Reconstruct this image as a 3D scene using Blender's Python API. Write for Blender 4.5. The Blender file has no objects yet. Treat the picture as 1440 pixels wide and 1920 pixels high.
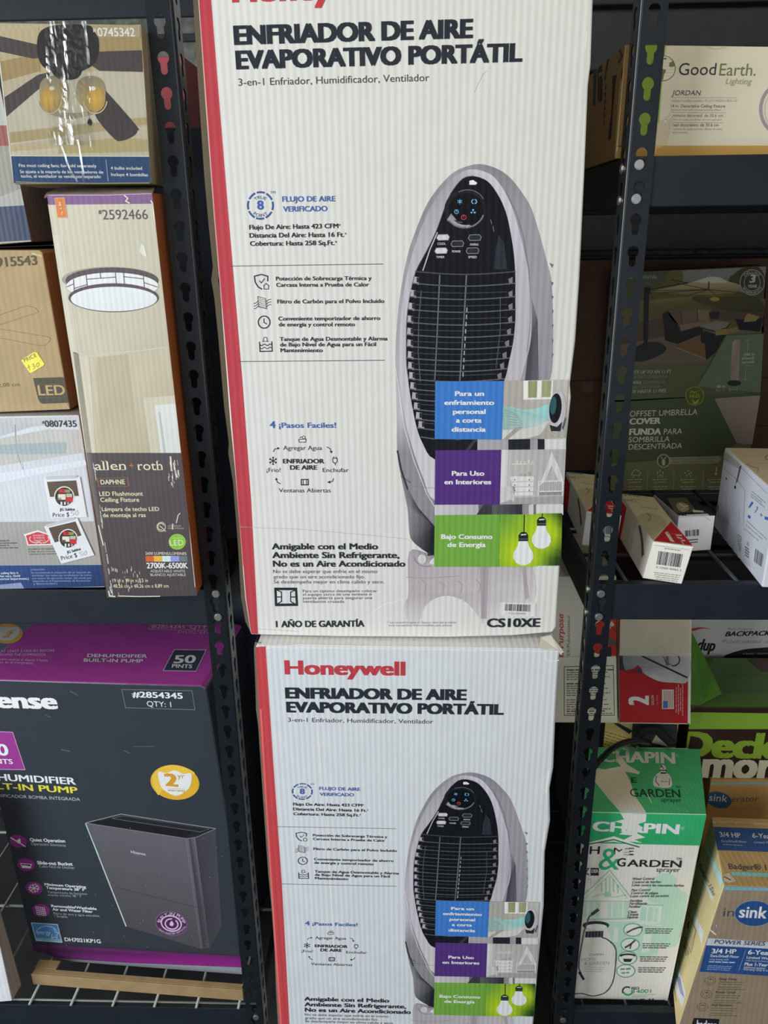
import bpy, bmesh, math, random
from mathutils import Vector, Matrix
from mathutils.geometry import tessellate_polygon

# ------------------------------------------------------------------ camera
FPX = 1470.0
CAM = Vector((0.0, 0.0, 1.45))
MC = (Matrix.Rotation(math.radians(2.0), 3, 'Z') @ Matrix.Rotation(math.radians(90 - 19.8), 3, 'X')
      @ Matrix.Rotation(math.radians(-0.8), 3, 'Z'))
SC = bpy.context.scene
COL = SC.collection
cd = bpy.data.cameras.new('camera')
cd.sensor_width = 36.0
cd.lens = FPX * 36.0 / 1920.0
cd.clip_start = 0.02
cam = bpy.data.objects.new('camera', cd)
cam.matrix_world = Matrix.Translation(CAM) @ MC.to_4x4()
COL.objects.link(cam)
SC.camera = cam

# ------------------------------------------------------------------ light
SC.view_settings.view_transform = 'Standard'
SC.view_settings.look = 'None'
SC.view_settings.exposure = 0.0
SC.view_settings.gamma = 1.0
w = bpy.data.worlds.new('daylight')
SC.world = w
w.use_nodes = True
w.node_tree.nodes['Background'].inputs[0].default_value = (0.86, 0.93, 1.0, 1)
w.node_tree.nodes['Background'].inputs[1].default_value = 0.22


def area(name, loc, target, sx, sy, power, col):
    ld = bpy.data.lights.new(name, 'AREA')
    ld.shape = 'RECTANGLE'
    ld.size, ld.size_y = sx, sy
    ld.energy = power
    ld.color = col
    o = bpy.data.objects.new(name, ld)
    o.location = loc
    d = Vector(target) - Vector(loc)
    o.rotation_euler = d.to_track_quat('-Z', 'Y').to_euler()
    COL.objects.link(o)
    return o


# daylight from the open shop front behind and to the left of the camera, and a warm ceiling lamp over the aisle
area('shopfront_daylight', (-2.3, -0.75, 1.5), (0.1, 1.0, 0.85), 1.5, 2.0, 74, (0.90, 0.96, 1.0))
area('aisle_daylight', (0.0, -2.8, 1.5), (0.0, 1.0, 1.0), 1.8, 2.2, 20, (0.92, 0.97, 1.0))
area('ceiling_lamp', (0.35, -0.35, 2.75), (0.15, 0.9, 1.3), 1.2, 0.5, 8, (1.0, 0.84, 0.62))


# ------------------------------------------------------------------ helpers
def ray(x, y):
    return MC @ Vector(((x - 720.0) / FPX, -(y - 960.0) / FPX, -1.0))


def at_y(x, y, Y):
    d = ray(x, y)
    return CAM + d * (Y / d.y)


def at_z(x, y, Z):
    d = ray(x, y)
    return CAM + d * ((Z - CAM.z) / d.z)


def proj(P):
    q = MC.transposed() @ (Vector(P) - CAM)
    return (720 - FPX * q.x / q.z, 960 + FPX * q.y / q.z)


def on_plane(x, y, o, n):
    d = ray(x, y)
    return CAM + d * ((o - CAM).dot(n) / d.dot(n))


def lin(c):
    if isinstance(c, str):
        c = c.lstrip('#')
        c = [int(c[i:i + 2], 16) / 255.0 for i in (0, 2, 4)]
    return [((v + 0.055) / 1.055) ** 2.4 if v > 0.04045 else v / 12.92 for v in c]


def tag(o, label=None, cat=None, group=None, kind=None):
    if label: o['label'] = label
    if cat: o['category'] = cat
    if group: o['group'] = group
    if kind: o['kind'] = kind
    return o


def empty(name, loc):
    o = bpy.data.objects.new(name, None)
    o.empty_display_size = 0.05
    o.location = loc
    COL.objects.link(o)
    return o


# ------------------------------------------------------------------ materials
def mat_card(name, rib=0.0, rib_s=0.2, wrinkle=0.1, rough=0.5, spec=0.3, mottle=0.06):
    m = bpy.data.materials.new(name)
    m.use_nodes = True
    nt = m.node_tree
    N, L = nt.nodes, nt.links
    b = N['Principled BSDF']
    at = N.new('ShaderNodeAttribute'); at.attribute_name = 'Col'
    uv = N.new('ShaderNodeUVMap'); uv.uv_map = 'UVMap'
    ns = N.new('ShaderNodeTexNoise'); ns.inputs['Scale'].default_value = 26; ns.inputs['Detail'].default_value = 5
    L.new(uv.outputs[0], ns.inputs['Vector'])
    mr = N.new('ShaderNodeMapRange')
    mr.inputs['From Min'].default_value = 0.3; mr.inputs['From Max'].default_value = 0.7
    mr.inputs['To Min'].default_value = 1 - mottle; mr.inputs['To Max'].default_value = 1 + mottle * 0.6
    L.new(ns.outputs[0], mr.inputs[0])
    mx = N.new('ShaderNodeVectorMath'); mx.operation = 'SCALE'
    L.new(at.outputs['Color'], mx.inputs[0]); L.new(mr.outputs[0], mx.inputs['Scale'])
    L.new(mx.outputs[0], b.inputs['Base Color'])
    b.inputs['Roughness'].default_value = rough
    b.inputs['Specular IOR Level'].default_value = spec
    n2 = N.new('ShaderNodeTexNoise'); n2.inputs['Scale'].default_value = 11; n2.inputs['Detail'].default_value = 3
    L.new(uv.outputs[0], n2.inputs['Vector'])
    bw = N.new('ShaderNodeBump'); bw.inputs['Strength'].default_value = wrinkle; bw.inputs['Distance'].default_value = 0.02
    L.new(n2.outputs[0], bw.inputs['Height'])
    last = bw
    if rib:
        wv = N.new('ShaderNodeTexWave'); wv.wave_type = 'BANDS'; wv.bands_direction = 'X'
        wv.inputs['Scale'].default_value = 0.31416 / rib
        wv.inputs['Distortion'].default_value = 0.25
        wv.inputs['Detail'].default_value = 1.0
        wv.inputs['Detail Scale'].default_value = 0.3
        L.new(uv.outputs[0], wv.inputs['Vector'])
        br = N.new('ShaderNodeBump'); br.inputs['Strength'].default_value = rib_s; br.inputs['Distance'].default_value = 0.0012
        L.new(wv.outputs['Fac'], br.inputs['Height']); L.new(bw.outputs[0], br.inputs['Normal'])
        last = br
    L.new(last.outputs[0], b.inputs['Normal'])
    return m


def mat_plain(name, col, rough=0.5, metal=0.0, spec=0.5, noise=0.0, nscale=40, bump=0.0, coat=0.0):
    m = bpy.data.materials.new(name)
    m.use_nodes = True
    nt = m.node_tree
    N, L = nt.nodes, nt.links
    b = N['Principled BSDF']
    c = lin(col)
    b.inputs['Base Color'].default_value = (*c, 1)
    b.inputs['Roughness'].default_value = rough
    b.inputs['Metallic'].default_value = metal
    b.inputs['Specular IOR Level'].default_value = spec
    b.inputs['Coat Weight'].default_value = coat
    b.inputs['Coat Roughness'].default_value = 0.07
    if noise or bump:
        tc = N.new('ShaderNodeTexCoord')
        ns = N.new('ShaderNodeTexNoise'); ns.inputs['Scale'].default_value = nscale; ns.inputs['Detail'].default_value = 6
        L.new(tc.outputs['Object'], ns.inputs['Vector'])
        if noise:
            cr = N.new('ShaderNodeValToRGB')
            cr.color_ramp.elements[0].position = 0.3; cr.color_ramp.elements[1].position = 0.72
            cr.color_ramp.elements[0].color = (*[v * (1 - noise) for v in c], 1)
            cr.color_ramp.elements[1].color = (*[min(1, v * (1 + noise)) for v in c], 1)
            L.new(ns.outputs[0], cr.inputs[0]); L.new(cr.outputs[0], b.inputs['Base Color'])
        if bump:
            bp = N.new('ShaderNodeBump'); bp.inputs['Strength'].default_value = bump; bp.inputs['Distance'].default_value = 0.004
            L.new(ns.outputs[0], bp.inputs['Height']); L.new(bp.outputs[0], b.inputs['Normal'])
    return m


M_RIB = mat_card('white_corrugated_board', rib=0.0078, rib_s=0.22, wrinkle=0.10, rough=0.5, spec=0.12, mottle=0.02)
M_RIBL = mat_card('printed_corrugated_board', rib=0.0065, rib_s=0.10, wrinkle=0.12, rough=0.42, spec=0.35, mottle=0.03)
M_KRAFT = mat_card('kraft_corrugated_board', rib=0.0085, rib_s=0.17, wrinkle=0.12, rough=0.7, spec=0.15, mottle=0.07)
M_CARD = mat_card('smooth_printed_card', rib=0, wrinkle=0.07, rough=0.45, spec=0.3, mottle=0.03)
M_GLOSS = mat_card('glossy_printed_card', rib=0, wrinkle=0.10, rough=0.24, spec=0.5, mottle=0.03)
M_STEEL = mat_plain('dark_blue_powder_coated_steel', '#1b2127', rough=0.28, spec=0.3, noise=0.12, nscale=60, coat=0.55)
M_BEAM = mat_plain('dark_powder_coated_beam_steel', '#20272f', rough=0.5, spec=0.3, noise=0.12, nscale=18)
M_ZINC = mat_plain('zinc_plated_rivet_steel', '#b9bab6', rough=0.38, metal=0.9, noise=0.1, nscale=300)
M_WIREW = mat_plain('pale_coated_wire', '#a9b0aa', rough=0.4, spec=0.4)
M_WIRED = mat_plain('dark_coated_wire', '#3a4147', rough=0.4, spec=0.5)
M_KRAFTP = mat_plain('plain_kraft_board', '#a98f68', rough=0.75, spec=0.15, noise=0.12, nscale=35, bump=0.1)
M_RUBBER = mat_plain('black_rubber', '#0c0e12', rough=0.25, spec=0.5)


def mat_film():
    m = bpy.data.materials.new('clear_packing_tape')
    m.use_nodes = True
    nt = m.node_tree; N, L = nt.nodes, nt.links
    for n in list(N):
        if n.type == 'BSDF_PRINCIPLED': N.remove(n)
    tr = N.new('ShaderNodeBsdfTransparent'); tr.inputs[0].default_value = (0.93, 0.93, 0.92, 1)
    gl = N.new('ShaderNodeBsdfGlossy'); gl.inputs['Roughness'].default_value = 0.16
    tc = N.new('ShaderNodeTexCoord')
    mp = N.new('ShaderNodeMapping'); mp.inputs['Scale'].default_value = (70, 70, 9)
    ns = N.new('ShaderNodeTexNoise'); ns.inputs['Scale'].default_value = 1.0; ns.inputs['Detail'].default_value = 2
    bp = N.new('ShaderNodeBump'); bp.inputs['Strength'].default_value = 0.7; bp.inputs['Distance'].default_value = 0.01
    L.new(tc.outputs['Object'], mp.inputs[0]); L.new(mp.outputs[0], ns.inputs['Vector']); L.new(ns.outputs[0], bp.inputs['Height'])
    L.new(bp.outputs[0], gl.inputs['Normal'])
    fr = N.new('ShaderNodeFresnel'); fr.inputs[0].default_value = 1.5
    L.new(bp.outputs[0], fr.inputs['Normal'])
    ma = N.new('ShaderNodeMath'); ma.operation = 'MULTIPLY_ADD'; ma.inputs[1].default_value = 0.8; ma.inputs[2].default_value = 0.0
    L.new(fr.outputs[0], ma.inputs[0])
    mix = N.new('ShaderNodeMixShader')
    L.new(ma.outputs[0], mix.inputs[0]); L.new(tr.outputs[0], mix.inputs[1]); L.new(gl.outputs[0], mix.inputs[2])
    L.new(mix.outputs[0], N['Material Output'].inputs[0])
    return m


M_TAPE = mat_film()


# ------------------------------------------------------------------ mesh accumulation
class Acc:
    """collects coloured faces of ONE panel"""
    def __init__(s):
        s.v, s.f, s.c, s.uv = [], [], [], []

    def add(s, pts, cols, uvs):
        i = len(s.v)
        s.v += [tuple(p) for p in pts]
        s.f.append(tuple(range(i, i + len(pts))))
        if len(cols) != len(pts): cols = [cols[0]] * len(pts)
        s.c += cols
        s.uv += uvs

    def add_mesh(s, pts, faces, col, uvs):
        i = len(s.v)
        s.v += [tuple(p) for p in pts]
        for f in faces:
            s.f.append(tuple(i + k for k in f))
            for k in f:
                s.c.append(col); s.uv.append(uvs[k])

    def build(s, name, mat, parent=None, loc=None):
        loc = Vector(loc) if loc is not None else (parent.location.copy() if parent else Vector())
        me = bpy.data.meshes.new(name)
        me.from_pydata([tuple(Vector(p) - loc) for p in s.v], [], s.f)
        ca = me.color_attributes.new('Col', 'FLOAT_COLOR', 'CORNER')
        ca.data.foreach_set('color', [x for c in s.c for x in (*c, 1.0)])
        ul = me.uv_layers.new(name='UVMap')
        ul.data.foreach_set('uv', [x for u in s.uv for x in u])
        me.materials.append(mat)
        o = bpy.data.objects.new(name, me)
        COL.objects.link(o)
        if parent: o.parent = parent
        else: o.location = loc
        return o


def mesh_obj(name, bm, mat, parent=None, smooth=False):
    me = bpy.data.meshes.new(name)
    if parent:
        bmesh.ops.translate(bm, verts=bm.verts, vec=-parent.location)
    bm.normal_update()
    bm.to_mesh(me); bm.free()
    if smooth:
        for p in me.polygons: p.use_smooth = True
    me.materials.append(mat)
    o = bpy.data.objects.new(name, me)
    COL.objects.link(o)
    if parent: o.parent = parent
    return o


def box_bm(bm, x0, x1, y0, y1, z0, z1, bev=0.0):
    r = bmesh.ops.create_cube(bm, size=1.0)
    for v in r['verts']:
        v.co = Vector((x0 + (v.co.x + .5) * (x1 - x0), y0 + (v.co.y + .5) * (y1 - y0), z0 + (v.co.z + .5) * (z1 - z0)))
    if bev:
        es = list({e for v in r['verts'] for e in v.link_edges})
        bmesh.ops.bevel(bm, geom=es, offset=bev, segments=2, affect='EDGES', profile=0.5)
    return bm


_tc = {}


def text_mesh(s, bold, shear):
    """unit-width, unit-cap-height triangles of a line of text"""
    key = (s, bold, shear)
    if key not in _tc:
        cu = bpy.data.curves.new('t', 'FONT')
        cu.body = s; cu.offset = bold; cu.resolution_u = 3; cu.shear = shear
        ob = bpy.data.objects.new('t', cu)
        me = bpy.data.meshes.new_from_object(ob)
        vs = [(v.co.x, v.co.y + bold) for v in me.vertices]
        fs = [tuple(p.vertices) for p in me.polygons]
        bpy.data.objects.remove(ob); bpy.data.curves.remove(cu); bpy.data.meshes.remove(me)
        x0 = min((v[0] for v in vs), default=0); x1 = max((v[0] for v in vs), default=1)
        cap = 0.682 + 2 * bold
        _tc[key] = ([((v[0] - x0) / (x1 - x0), v[1] / cap) for v in vs], fs, (x1 - x0) / cap)
    return _tc[key]


def smooth(pts, n=4, closed=True):
    """a rounded outline through the points"""
    out = []
    m = len(pts)
    for i in range(m if closed else m - 1):
        p0, p1, p2, p3 = (pts[(i + k) % m] if closed else pts[max(0, min(m - 1, i + k))] for k in (-1, 0, 1, 2))
        for j in range(n):
            t = j / n
            out.append(tuple(0.5 * (2 * p1[a] + (p2[a] - p0[a]) * t + (2 * p0[a] - 5 * p1[a] + 4 * p2[a] - p3[a]) * t * t
                                    + (3 * p1[a] - p0[a] - 3 * p2[a] + p3[a]) * t ** 3) for a in (0, 1)))
    if not closed: out.append(pts[-1])
    return out


class Face:
    """a printable flat face: art is given where the photo shows it and lands on the face's own plane"""
    LAY = 0.00013

    def __init__(s, o, n, acc, k=0.79, pre=None, up=None):
        s.o, s.n, s.acc, s.k, s.pre = Vector(o), Vector(n).normalized(), acc, k, pre
        z = Vector((0, 0, 1)) if abs(s.n.z) < 0.8 else Vector((0, 1, 0))
        s.v = (z - s.n * z.dot(s.n)).normalized()
        s.u = s.v.cross(s.n)
        s.upv = up
        s.clip = None

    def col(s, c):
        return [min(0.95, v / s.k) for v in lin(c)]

    def P(s, p, l=1):
        x, y = s.pre(p) if s.pre else p
        q = on_plane(x, y, s.o, s.n)
        return q + s.n * (s.LAY * l)

    def UV(s, q):
        d = Vector(q) - s.o
        return (d.dot(s.u), d.dot(s.v))

    def up(s, p):
        if s.upv: return s.upv
        q = on_plane(p[0], p[1], s.o, s.n)
        a, b = proj(q), proj(q + s.v * 0.01)
        d = math.hypot(b[0] - a[0], b[1] - a[1])
        return ((b[0] - a[0]) / d, (b[1] - a[1]) / d)

    def set_clip(s, ring):
        """the panel's own outline (convex): print never runs past the edge of its board"""
        r = [s.UV(p) for p in ring]
        if sum(r[k - 1][0] * r[k][1] - r[k][0] * r[k - 1][1] for k in range(len(r))) < 0: r.reverse()
        s.clip = r

    def emit(s, q, cols):
        """one convex face, cut to the panel"""
        if len(cols) != len(q): cols = [cols[0]] * len(q)
        pv = [(s.UV(a), c) for a, c in zip(q, cols)]
        base = q[0]
        if s.clip:
            for k in range(len(s.clip)):
                a, b = s.clip[k - 1], s.clip[k]
                sd = lambda p: (b[0] - a[0]) * (p[1] - a[1]) - (b[1] - a[1]) * (p[0] - a[0])
                if all(sd(p[0]) >= -1e-9 for p in pv): continue
                out = []
                for m in range(len(pv)):
                    p, r = pv[m - 1], pv[m]
                    dp, dr = sd(p[0]), sd(r[0])
                    if (dp >= 0) != (dr >= 0):
                        t = dp / (dp - dr)
                        out.append((tuple(p[0][i] + (r[0][i] - p[0][i]) * t for i in (0, 1)), [p[1][i] + (r[1][i] - p[1][i]) * t for i in range(3)]))
                    if dr >= 0: out.append(r)
                pv = out
                if len(pv) < 3: return
        h = (base - s.o).dot(s.n)
        s.acc.add([s.o + s.u * p[0][0] + s.v * p[0][1] + s.n * h for p in pv], [p[1] for p in pv], [p[0] for p in pv])

    def poly(s, pts, c, l=1):
        q = [s.P(p, l) for p in pts]
        cols = [s.col(x) for x in c] if isinstance(c, list) else [s.col(c)]
        if len(q) > 4:
            tris = tessellate_polygon([[Vector((p[0], p[1], 0)) for p in pts]])
            if len(cols) != len(q): cols = cols * len(q)
            for t in tris:
                s.emit([q[i] for i in t], [cols[i] for i in t])
        else:
            s.emit(q, cols)

    def spoly(s, pts, c, l=1, n=4):
        """rounded polygon; colours blend along it"""
        q = smooth(pts, n)
        if isinstance(c, list):
            cc = [lin(x) for x in c]
            m = len(cc)
            g = [[cc[i // n][a] + (cc[(i // n + 1) % m][a] - cc[i // n][a]) * (i % n) / n for a in range(3)] for i in range(m * n)]
            P3 = [s.P(p, l) for p in q]
            cols = [[min(.95, v / s.k) for v in x] for x in g]
            for t in tessellate_polygon([[Vector((p[0], p[1], 0)) for p in q]]):
                s.emit([P3[i] for i in t], [cols[i] for i in t])
        else:
            s.poly(q, c, l)

    def rect(s, x0, y0, x1, y1, c, l=1):
        s.poly([(x0, y0), (x1, y0), (x1, y1), (x0, y1)], c, l)

    def line(s, pts, wd, c, l=2, closed=False):
        """a stroke with mitred joints, one unbroken strip"""
        pts = [p for k, p in enumerate(pts) if k == 0 or math.hypot(p[0] - pts[k - 1][0], p[1] - pts[k - 1][1]) > 1e-4]
        m = len(pts)
        if m < 2: return
        if closed and math.hypot(pts[0][0] - pts[-1][0], pts[0][1] - pts[-1][1]) < 1e-4: pts = pts[:-1]; m -= 1
        L, R = [], []
        for k in range(m):
            a = pts[k - 1] if (k > 0 or closed) else None
            b = pts[(k + 1) % m] if (k < m - 1 or closed) else None
            p = pts[k]
            d1 = d2 = None
            if a: q = math.hypot(p[0] - a[0], p[1] - a[1]); d1 = ((p[0] - a[0]) / q, (p[1] - a[1]) / q)
            if b: q = math.hypot(b[0] - p[0], b[1] - p[1]); d2 = ((b[0] - p[0]) / q, (b[1] - p[1]) / q)
            if not d1: d1 = d2; p = (p[0] - d2[0] * wd * .25, p[1] - d2[1] * wd * .25)
            if not d2: d2 = d1; p = (p[0] + d1[0] * wd * .25, p[1] + d1[1] * wd * .25)
            n1 = (-d1[1], d1[0]); n2 = (-d2[1], d2[0])
            kk = max(1 + n1[0] * n2[0] + n1[1] * n2[1], .45)
            ox, oy = (n1[0] + n2[0]) / kk * wd / 2, (n1[1] + n2[1]) / kk * wd / 2
            L.append((p[0] + ox, p[1] + oy)); R.append((p[0] - ox, p[1] - oy))
        for k in range(m if closed else m - 1):
            g = (k + 1) % m
            s.poly([L[k], L[g], R[g], R[k]], c, l)

    @staticmethod
    def arcpts(cx, cy, rx, ry, a0=0, a1=360, n=28, rot=0):
        out = []
        cr, sr = math.cos(math.radians(rot)), math.sin(math.radians(rot))
        for i in range(n + 1):
            a = math.radians(a0 + (a1 - a0) * i / n)
            x, y = rx * math.cos(a), -ry * math.sin(a)
            out.append((cx + x * cr - y * sr, cy + x * sr + y * cr))
        return out

    def ell(s, cx, cy, rx, ry, c, l=2, rot=0, n=24):
        s.poly(s.arcpts(cx, cy, rx, ry, 0, 360, n, rot)[:-1], c, l)

    def ring(s, cx, cy, rx, ry, wd, c, l=2, a0=0, a1=360, rot=0, n=24):
        s.line(s.arcpts(cx, cy, rx, ry, a0, a1, n, rot), wd, c, l)

    def radial(s, cx, cy, rx, ry, c0, c1, l=2, n=24):
        """disc whose printed colour changes from middle to rim"""
        ring = s.arcpts(cx, cy, rx, ry, 0, 360, n)
        for a, b in zip(ring, ring[1:]):
            s.poly([(cx, cy), a, b], [c0, c1, c1], l)

    def text(s, t, p0, p1, h, c, bold=0.0, l=3, shear=0.0, up=None, outline=None):
        vs, fs, asp = text_mesh(t, 0.0, shear)
        if not vs: return
        u0 = up or s.up(p0); u1 = up or s.up(p1)
        dx = bold / 0.72 / max(asp, .1)      # heavier strokes: the same letters again, a hair to each side
        dy = bold * 0.55
        for j, (sh, sv) in enumerate(((-dx, -dy), (dx, dy), (-dx, dy), (dx, -dy), (0, 0)) if bold > 0.012 else ((0, 0),)):
            pts = []
            for x, y in vs:
                x = x * (1 - 2 * dx) + dx + sh
                y = y * (1 - 2 * dy) + dy + sv
                bx = p0[0] + (p1[0] - p0[0]) * x; by = p0[1] + (p1[1] - p0[1]) * x
                ux = u0[0] + (u1[0] - u0[0]) * x; uy = u0[1] + (u1[1] - u0[1]) * x
                pts.append((bx + ux * y * h, by + uy * y * h))
            q = [s.P(p, l + .14 * j) for p in pts]
            s.lay_mesh(q, fs, c)

    def lay_mesh(s, q, fs, c):
        uv = [s.UV(a) for a in q]
        if s.clip:
            r = s.clip
            beyond = [any((r[k][0] - r[k - 1][0]) * (p[1] - r[k - 1][1]) - (r[k][1] - r[k - 1][1]) * (p[0] - r[k - 1][0]) < 0 for k in range(len(r))) for p in uv]
            part = [t for t in fs if any(beyond[i] for i in t)]
            fs = [t for t in fs if not any(beyond[i] for i in t)]
            for t in part: s.emit([q[i] for i in t], [s.col(c)])
        s.acc.add_mesh(q, fs, s.col(c), uv)

    def arctext(s, t, cx, cy, r, a0, a1, h, c, bold=0.0, l=3, ry=None, inward=False):
        """text along an arc from angle a0 to a1 (degrees, counter-clockwise positive, 90 = top)"""
        bold = 0.0
        vs, fs, asp = text_mesh(t, bold, 0)
        ry = ry or r
        pts = []
        for x, y in vs:
            a = math.radians(a0 + (a1 - a0) * x)
            rr = (-1 if inward else 1) * y * h
            pts.append((cx + (r + rr) * math.cos(a), cy - (ry + rr) * math.sin(a)))
        q = [s.P(p, l) for p in pts]
        s.lay_mesh(q, fs, c)

    def fine(s, p0, p1, h, c, seed=0, l=3, up=None):
        """a line of print too small to read: word-long bars"""
        rnd = random.Random(seed)
        d = math.hypot(p1[0] - p0[0], p1[1] - p0[1])
        x = 0.0
        u = up or s.up(p0)
        while x < d:
            ww = min(rnd.uniform(1.2, 4.6) * h, d - x)
            if ww > h * .4:
                a = (p0[0] + (p1[0] - p0[0]) * x / d, p0[1] + (p1[1] - p0[1]) * x / d)
                b = (p0[0] + (p1[0] - p0[0]) * (x + ww) / d, p0[1] + (p1[1] - p0[1]) * (x + ww) / d)
                s.poly([a, b, (b[0] + u[0] * h * .7, b[1] + u[1] * h * .7), (a[0] + u[0] * h * .7, a[1] + u[1] * h * .7)], c, l)
            x += ww + h * .55

    def barcode(s, q, c, seed=1, n=30, l=3):
        """bars across the quad q = TL, TR, BR, BL"""
        rnd = random.Random(seed)
        ws = [rnd.choice((1, 1, 1, 2, 2, 3)) for _ in range(2 * n)]
        tot = float(sum(ws)); x = 0
        mixp = lambda a, b, t: (a[0] + (b[0] - a[0]) * t, a[1] + (b[1] - a[1]) * t)
        for i, wv in enumerate(ws):
            if i % 2 == 0:
                t0, t1 = x / tot, (x + wv) / tot
                s.poly([mixp(q[0], q[1], t0), mixp(q[0], q[1], t1), mixp(q[3], q[2], t1), mixp(q[3], q[2], t0)], c, l)
            x += wv


class Carton:
    def __init__(s, name, label, cat, F, B, cols, k=0.79, mat=M_CARD, group=None, bev=0.0015, pre=None, kk=None, zmin=None):
        """F, B: matching rings of front and back corners (first ring point = top left, clockwise from the front)"""
        F = [Vector(p) for p in F]; B = [Vector(p) for p in B]
        s.mat = mat
        if zmin is not None:
            for p in F + B: p.z = max(p.z, zmin)
        zmin = min(p.z for p in F + B)
        cen = sum(F + B, Vector()) / (2 * len(F))
        s.root = empty(name, (cen.x, cen.y, zmin))
        tag(s.root, label, cat, group)
        bm = bmesh.new()
        fv = [bm.verts.new(p) for p in F]; bv = [bm.verts.new(p) for p in B]
        n = len(F)
        bm.faces.new(fv[::-1]); bm.faces.new(bv)
        for i in range(n):
            j = (i + 1) % n
            bm.faces.new((fv[i], fv[j], bv[j], bv[i]))
        bmesh.ops.recalc_face_normals(bm, faces=bm.faces)
        bm.normal_update()
        nf = (F[1] - F[0]).cross(F[-1] - F[0]).normalized()
        if nf.dot(CAM - F[0]) < 0: nf = -nf
        if bev:
            es = [e for e in bm.edges if len(e.link_faces) == 2 and e.calc_face_angle(0) > 0.5]
            bmesh.ops.bevel(bm, geom=es, offset=bev, segments=2, affect='EDGES', profile=0.5)
            bm.normal_update()
        up = (F[0] - F[-1]).normalized()
        right = (F[1] - F[0]).normalized()
        bk = (B[0] - F[0]).normalized()
        # face normals of the six sides
        dirs = {'front': nf, 'back': -nf,
                'right': bk.cross(up) if bk.cross(up).dot(right) > 0 else -bk.cross(up),
                'left': None, 'top': None, 'bottom': None}
        dirs['right'].normalize(); dirs['left'] = -dirs['right']
        t = right.cross(bk)
        if t.dot(up) < 0: t = -t
        dirs['top'] = t.normalized(); dirs['bottom'] = -dirs['top']
        s.acc = {d: Acc() for d in dirs}
        corner = {'front': F[0], 'right': F[1], 'left': F[0], 'top': F[0]}
        kk = kk or {}
        s.face = {d: Face(corner[d], dirs[d], s.acc[d], kk.get(d, k), pre if d == 'front' else None) for d in corner}
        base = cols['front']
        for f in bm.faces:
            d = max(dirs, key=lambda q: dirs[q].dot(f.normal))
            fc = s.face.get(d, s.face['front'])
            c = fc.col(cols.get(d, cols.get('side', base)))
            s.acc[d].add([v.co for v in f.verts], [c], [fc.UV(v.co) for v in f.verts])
        bm.free()
        if n == 4:
            for d, ring in (('front', F), ('right', (F[1], B[1], B[2], F[2])), ('left', (F[0], B[0], B[3], F[3])), ('top', (F[0], F[1], B[1], B[0]))):
                s.face[d].set_clip(ring)
        else:
            r = [s.face['front'].UV(p) for p in F]
            tn = [(r[k - 1][0] - r[k - 2][0]) * (r[k][1] - r[k - 1][1]) - (r[k - 1][1] - r[k - 2][1]) * (r[k][0] - r[k - 1][0]) for k in range(n)]
            if all(t <= 1e-7 for t in tn) or all(t >= -1e-7 for t in tn): s.face['front'].set_clip(F)
        s.front, s.right, s.left, s.top = (s.face[d] for d in ('front', 'right', 'left', 'top'))

    def build(s, mats=None):
        mats = mats or {}
        names = {'front': 'front_panel', 'right': 'side_panel', 'left': 'side_panel', 'top': 'top_panel',
                 'bottom': 'bottom_panel', 'back': 'back_panel'}
        for d, a in s.acc.items():
            a.build(names[d], mats.get(d, s.mat), s.root)
        return s.root


def carton_px(name, label, cat, px, Y, yaw, depth, cols, lean=0.0, anchor=None, **kw):
    """front ring from its outline in the photo, on an upright plane at distance Y turned by yaw (degrees)"""
    ax = anchor or (sum(p[0] for p in px) / len(px), sum(p[1] for p in px) / len(px))
    o = at_y(ax[0], ax[1], Y)
    n = Matrix.Rotation(math.radians(yaw), 3, 'Z') @ Matrix.Rotation(math.radians(lean), 3, 'X') @ Vector((0, -1, 0))
    F = [on_plane(p[0], p[1], o, n) for p in px]
    B = [p - n * depth for p in F]
    return Carton(name, label, cat, F, B, cols, **kw)


def solve8(A, b):
    n = 8
    m = [r[:] + [v] for r, v in zip(A, b)]
    for i in range(n):
        p = max(range(i, n), key=lambda r: abs(m[r][i]))
        m[i], m[p] = m[p], m[i]
        for r in range(n):
            if r != i:
                f = m[r][i] / m[i][i]
                for c in range(i, n + 1): m[r][c] -= f * m[i][c]
    return [m[i][n] / m[i][i] for i in range(n)]


def homography(src, dst):
    AtA = [[0.0] * 8 for _ in range(8)]; Atb = [0.0] * 8
    sc = 1000.0
    for (x, y), (X, Y) in zip(src, dst):
        x, y, X, Y = x / sc, y / sc, X / sc, Y / sc
        for r, b in (([x, y, 1, 0, 0, 0, -x * X, -y * X], X), ([0, 0, 0, x, y, 1, -x * Y, -y * Y], Y)):
            for i in range(8):
                Atb[i] += r[i] * b
                for j in range(8): AtA[i][j] += r[i] * r[j]
    h = solve8(AtA, Atb)

    def f(p):
        x, y = p[0] / sc, p[1] / sc
        d = h[6] * x + h[7] * y + 1
        return ((h[0] * x + h[1] * y + h[2]) / d * sc, (h[3] * x + h[4] * y + h[5]) / d * sc)
    return f

# ================================================================== the setting
def struct(name, bm, mat):
    o = mesh_obj(name, bm, mat)
    o['kind'] = 'structure'
    return o


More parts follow.
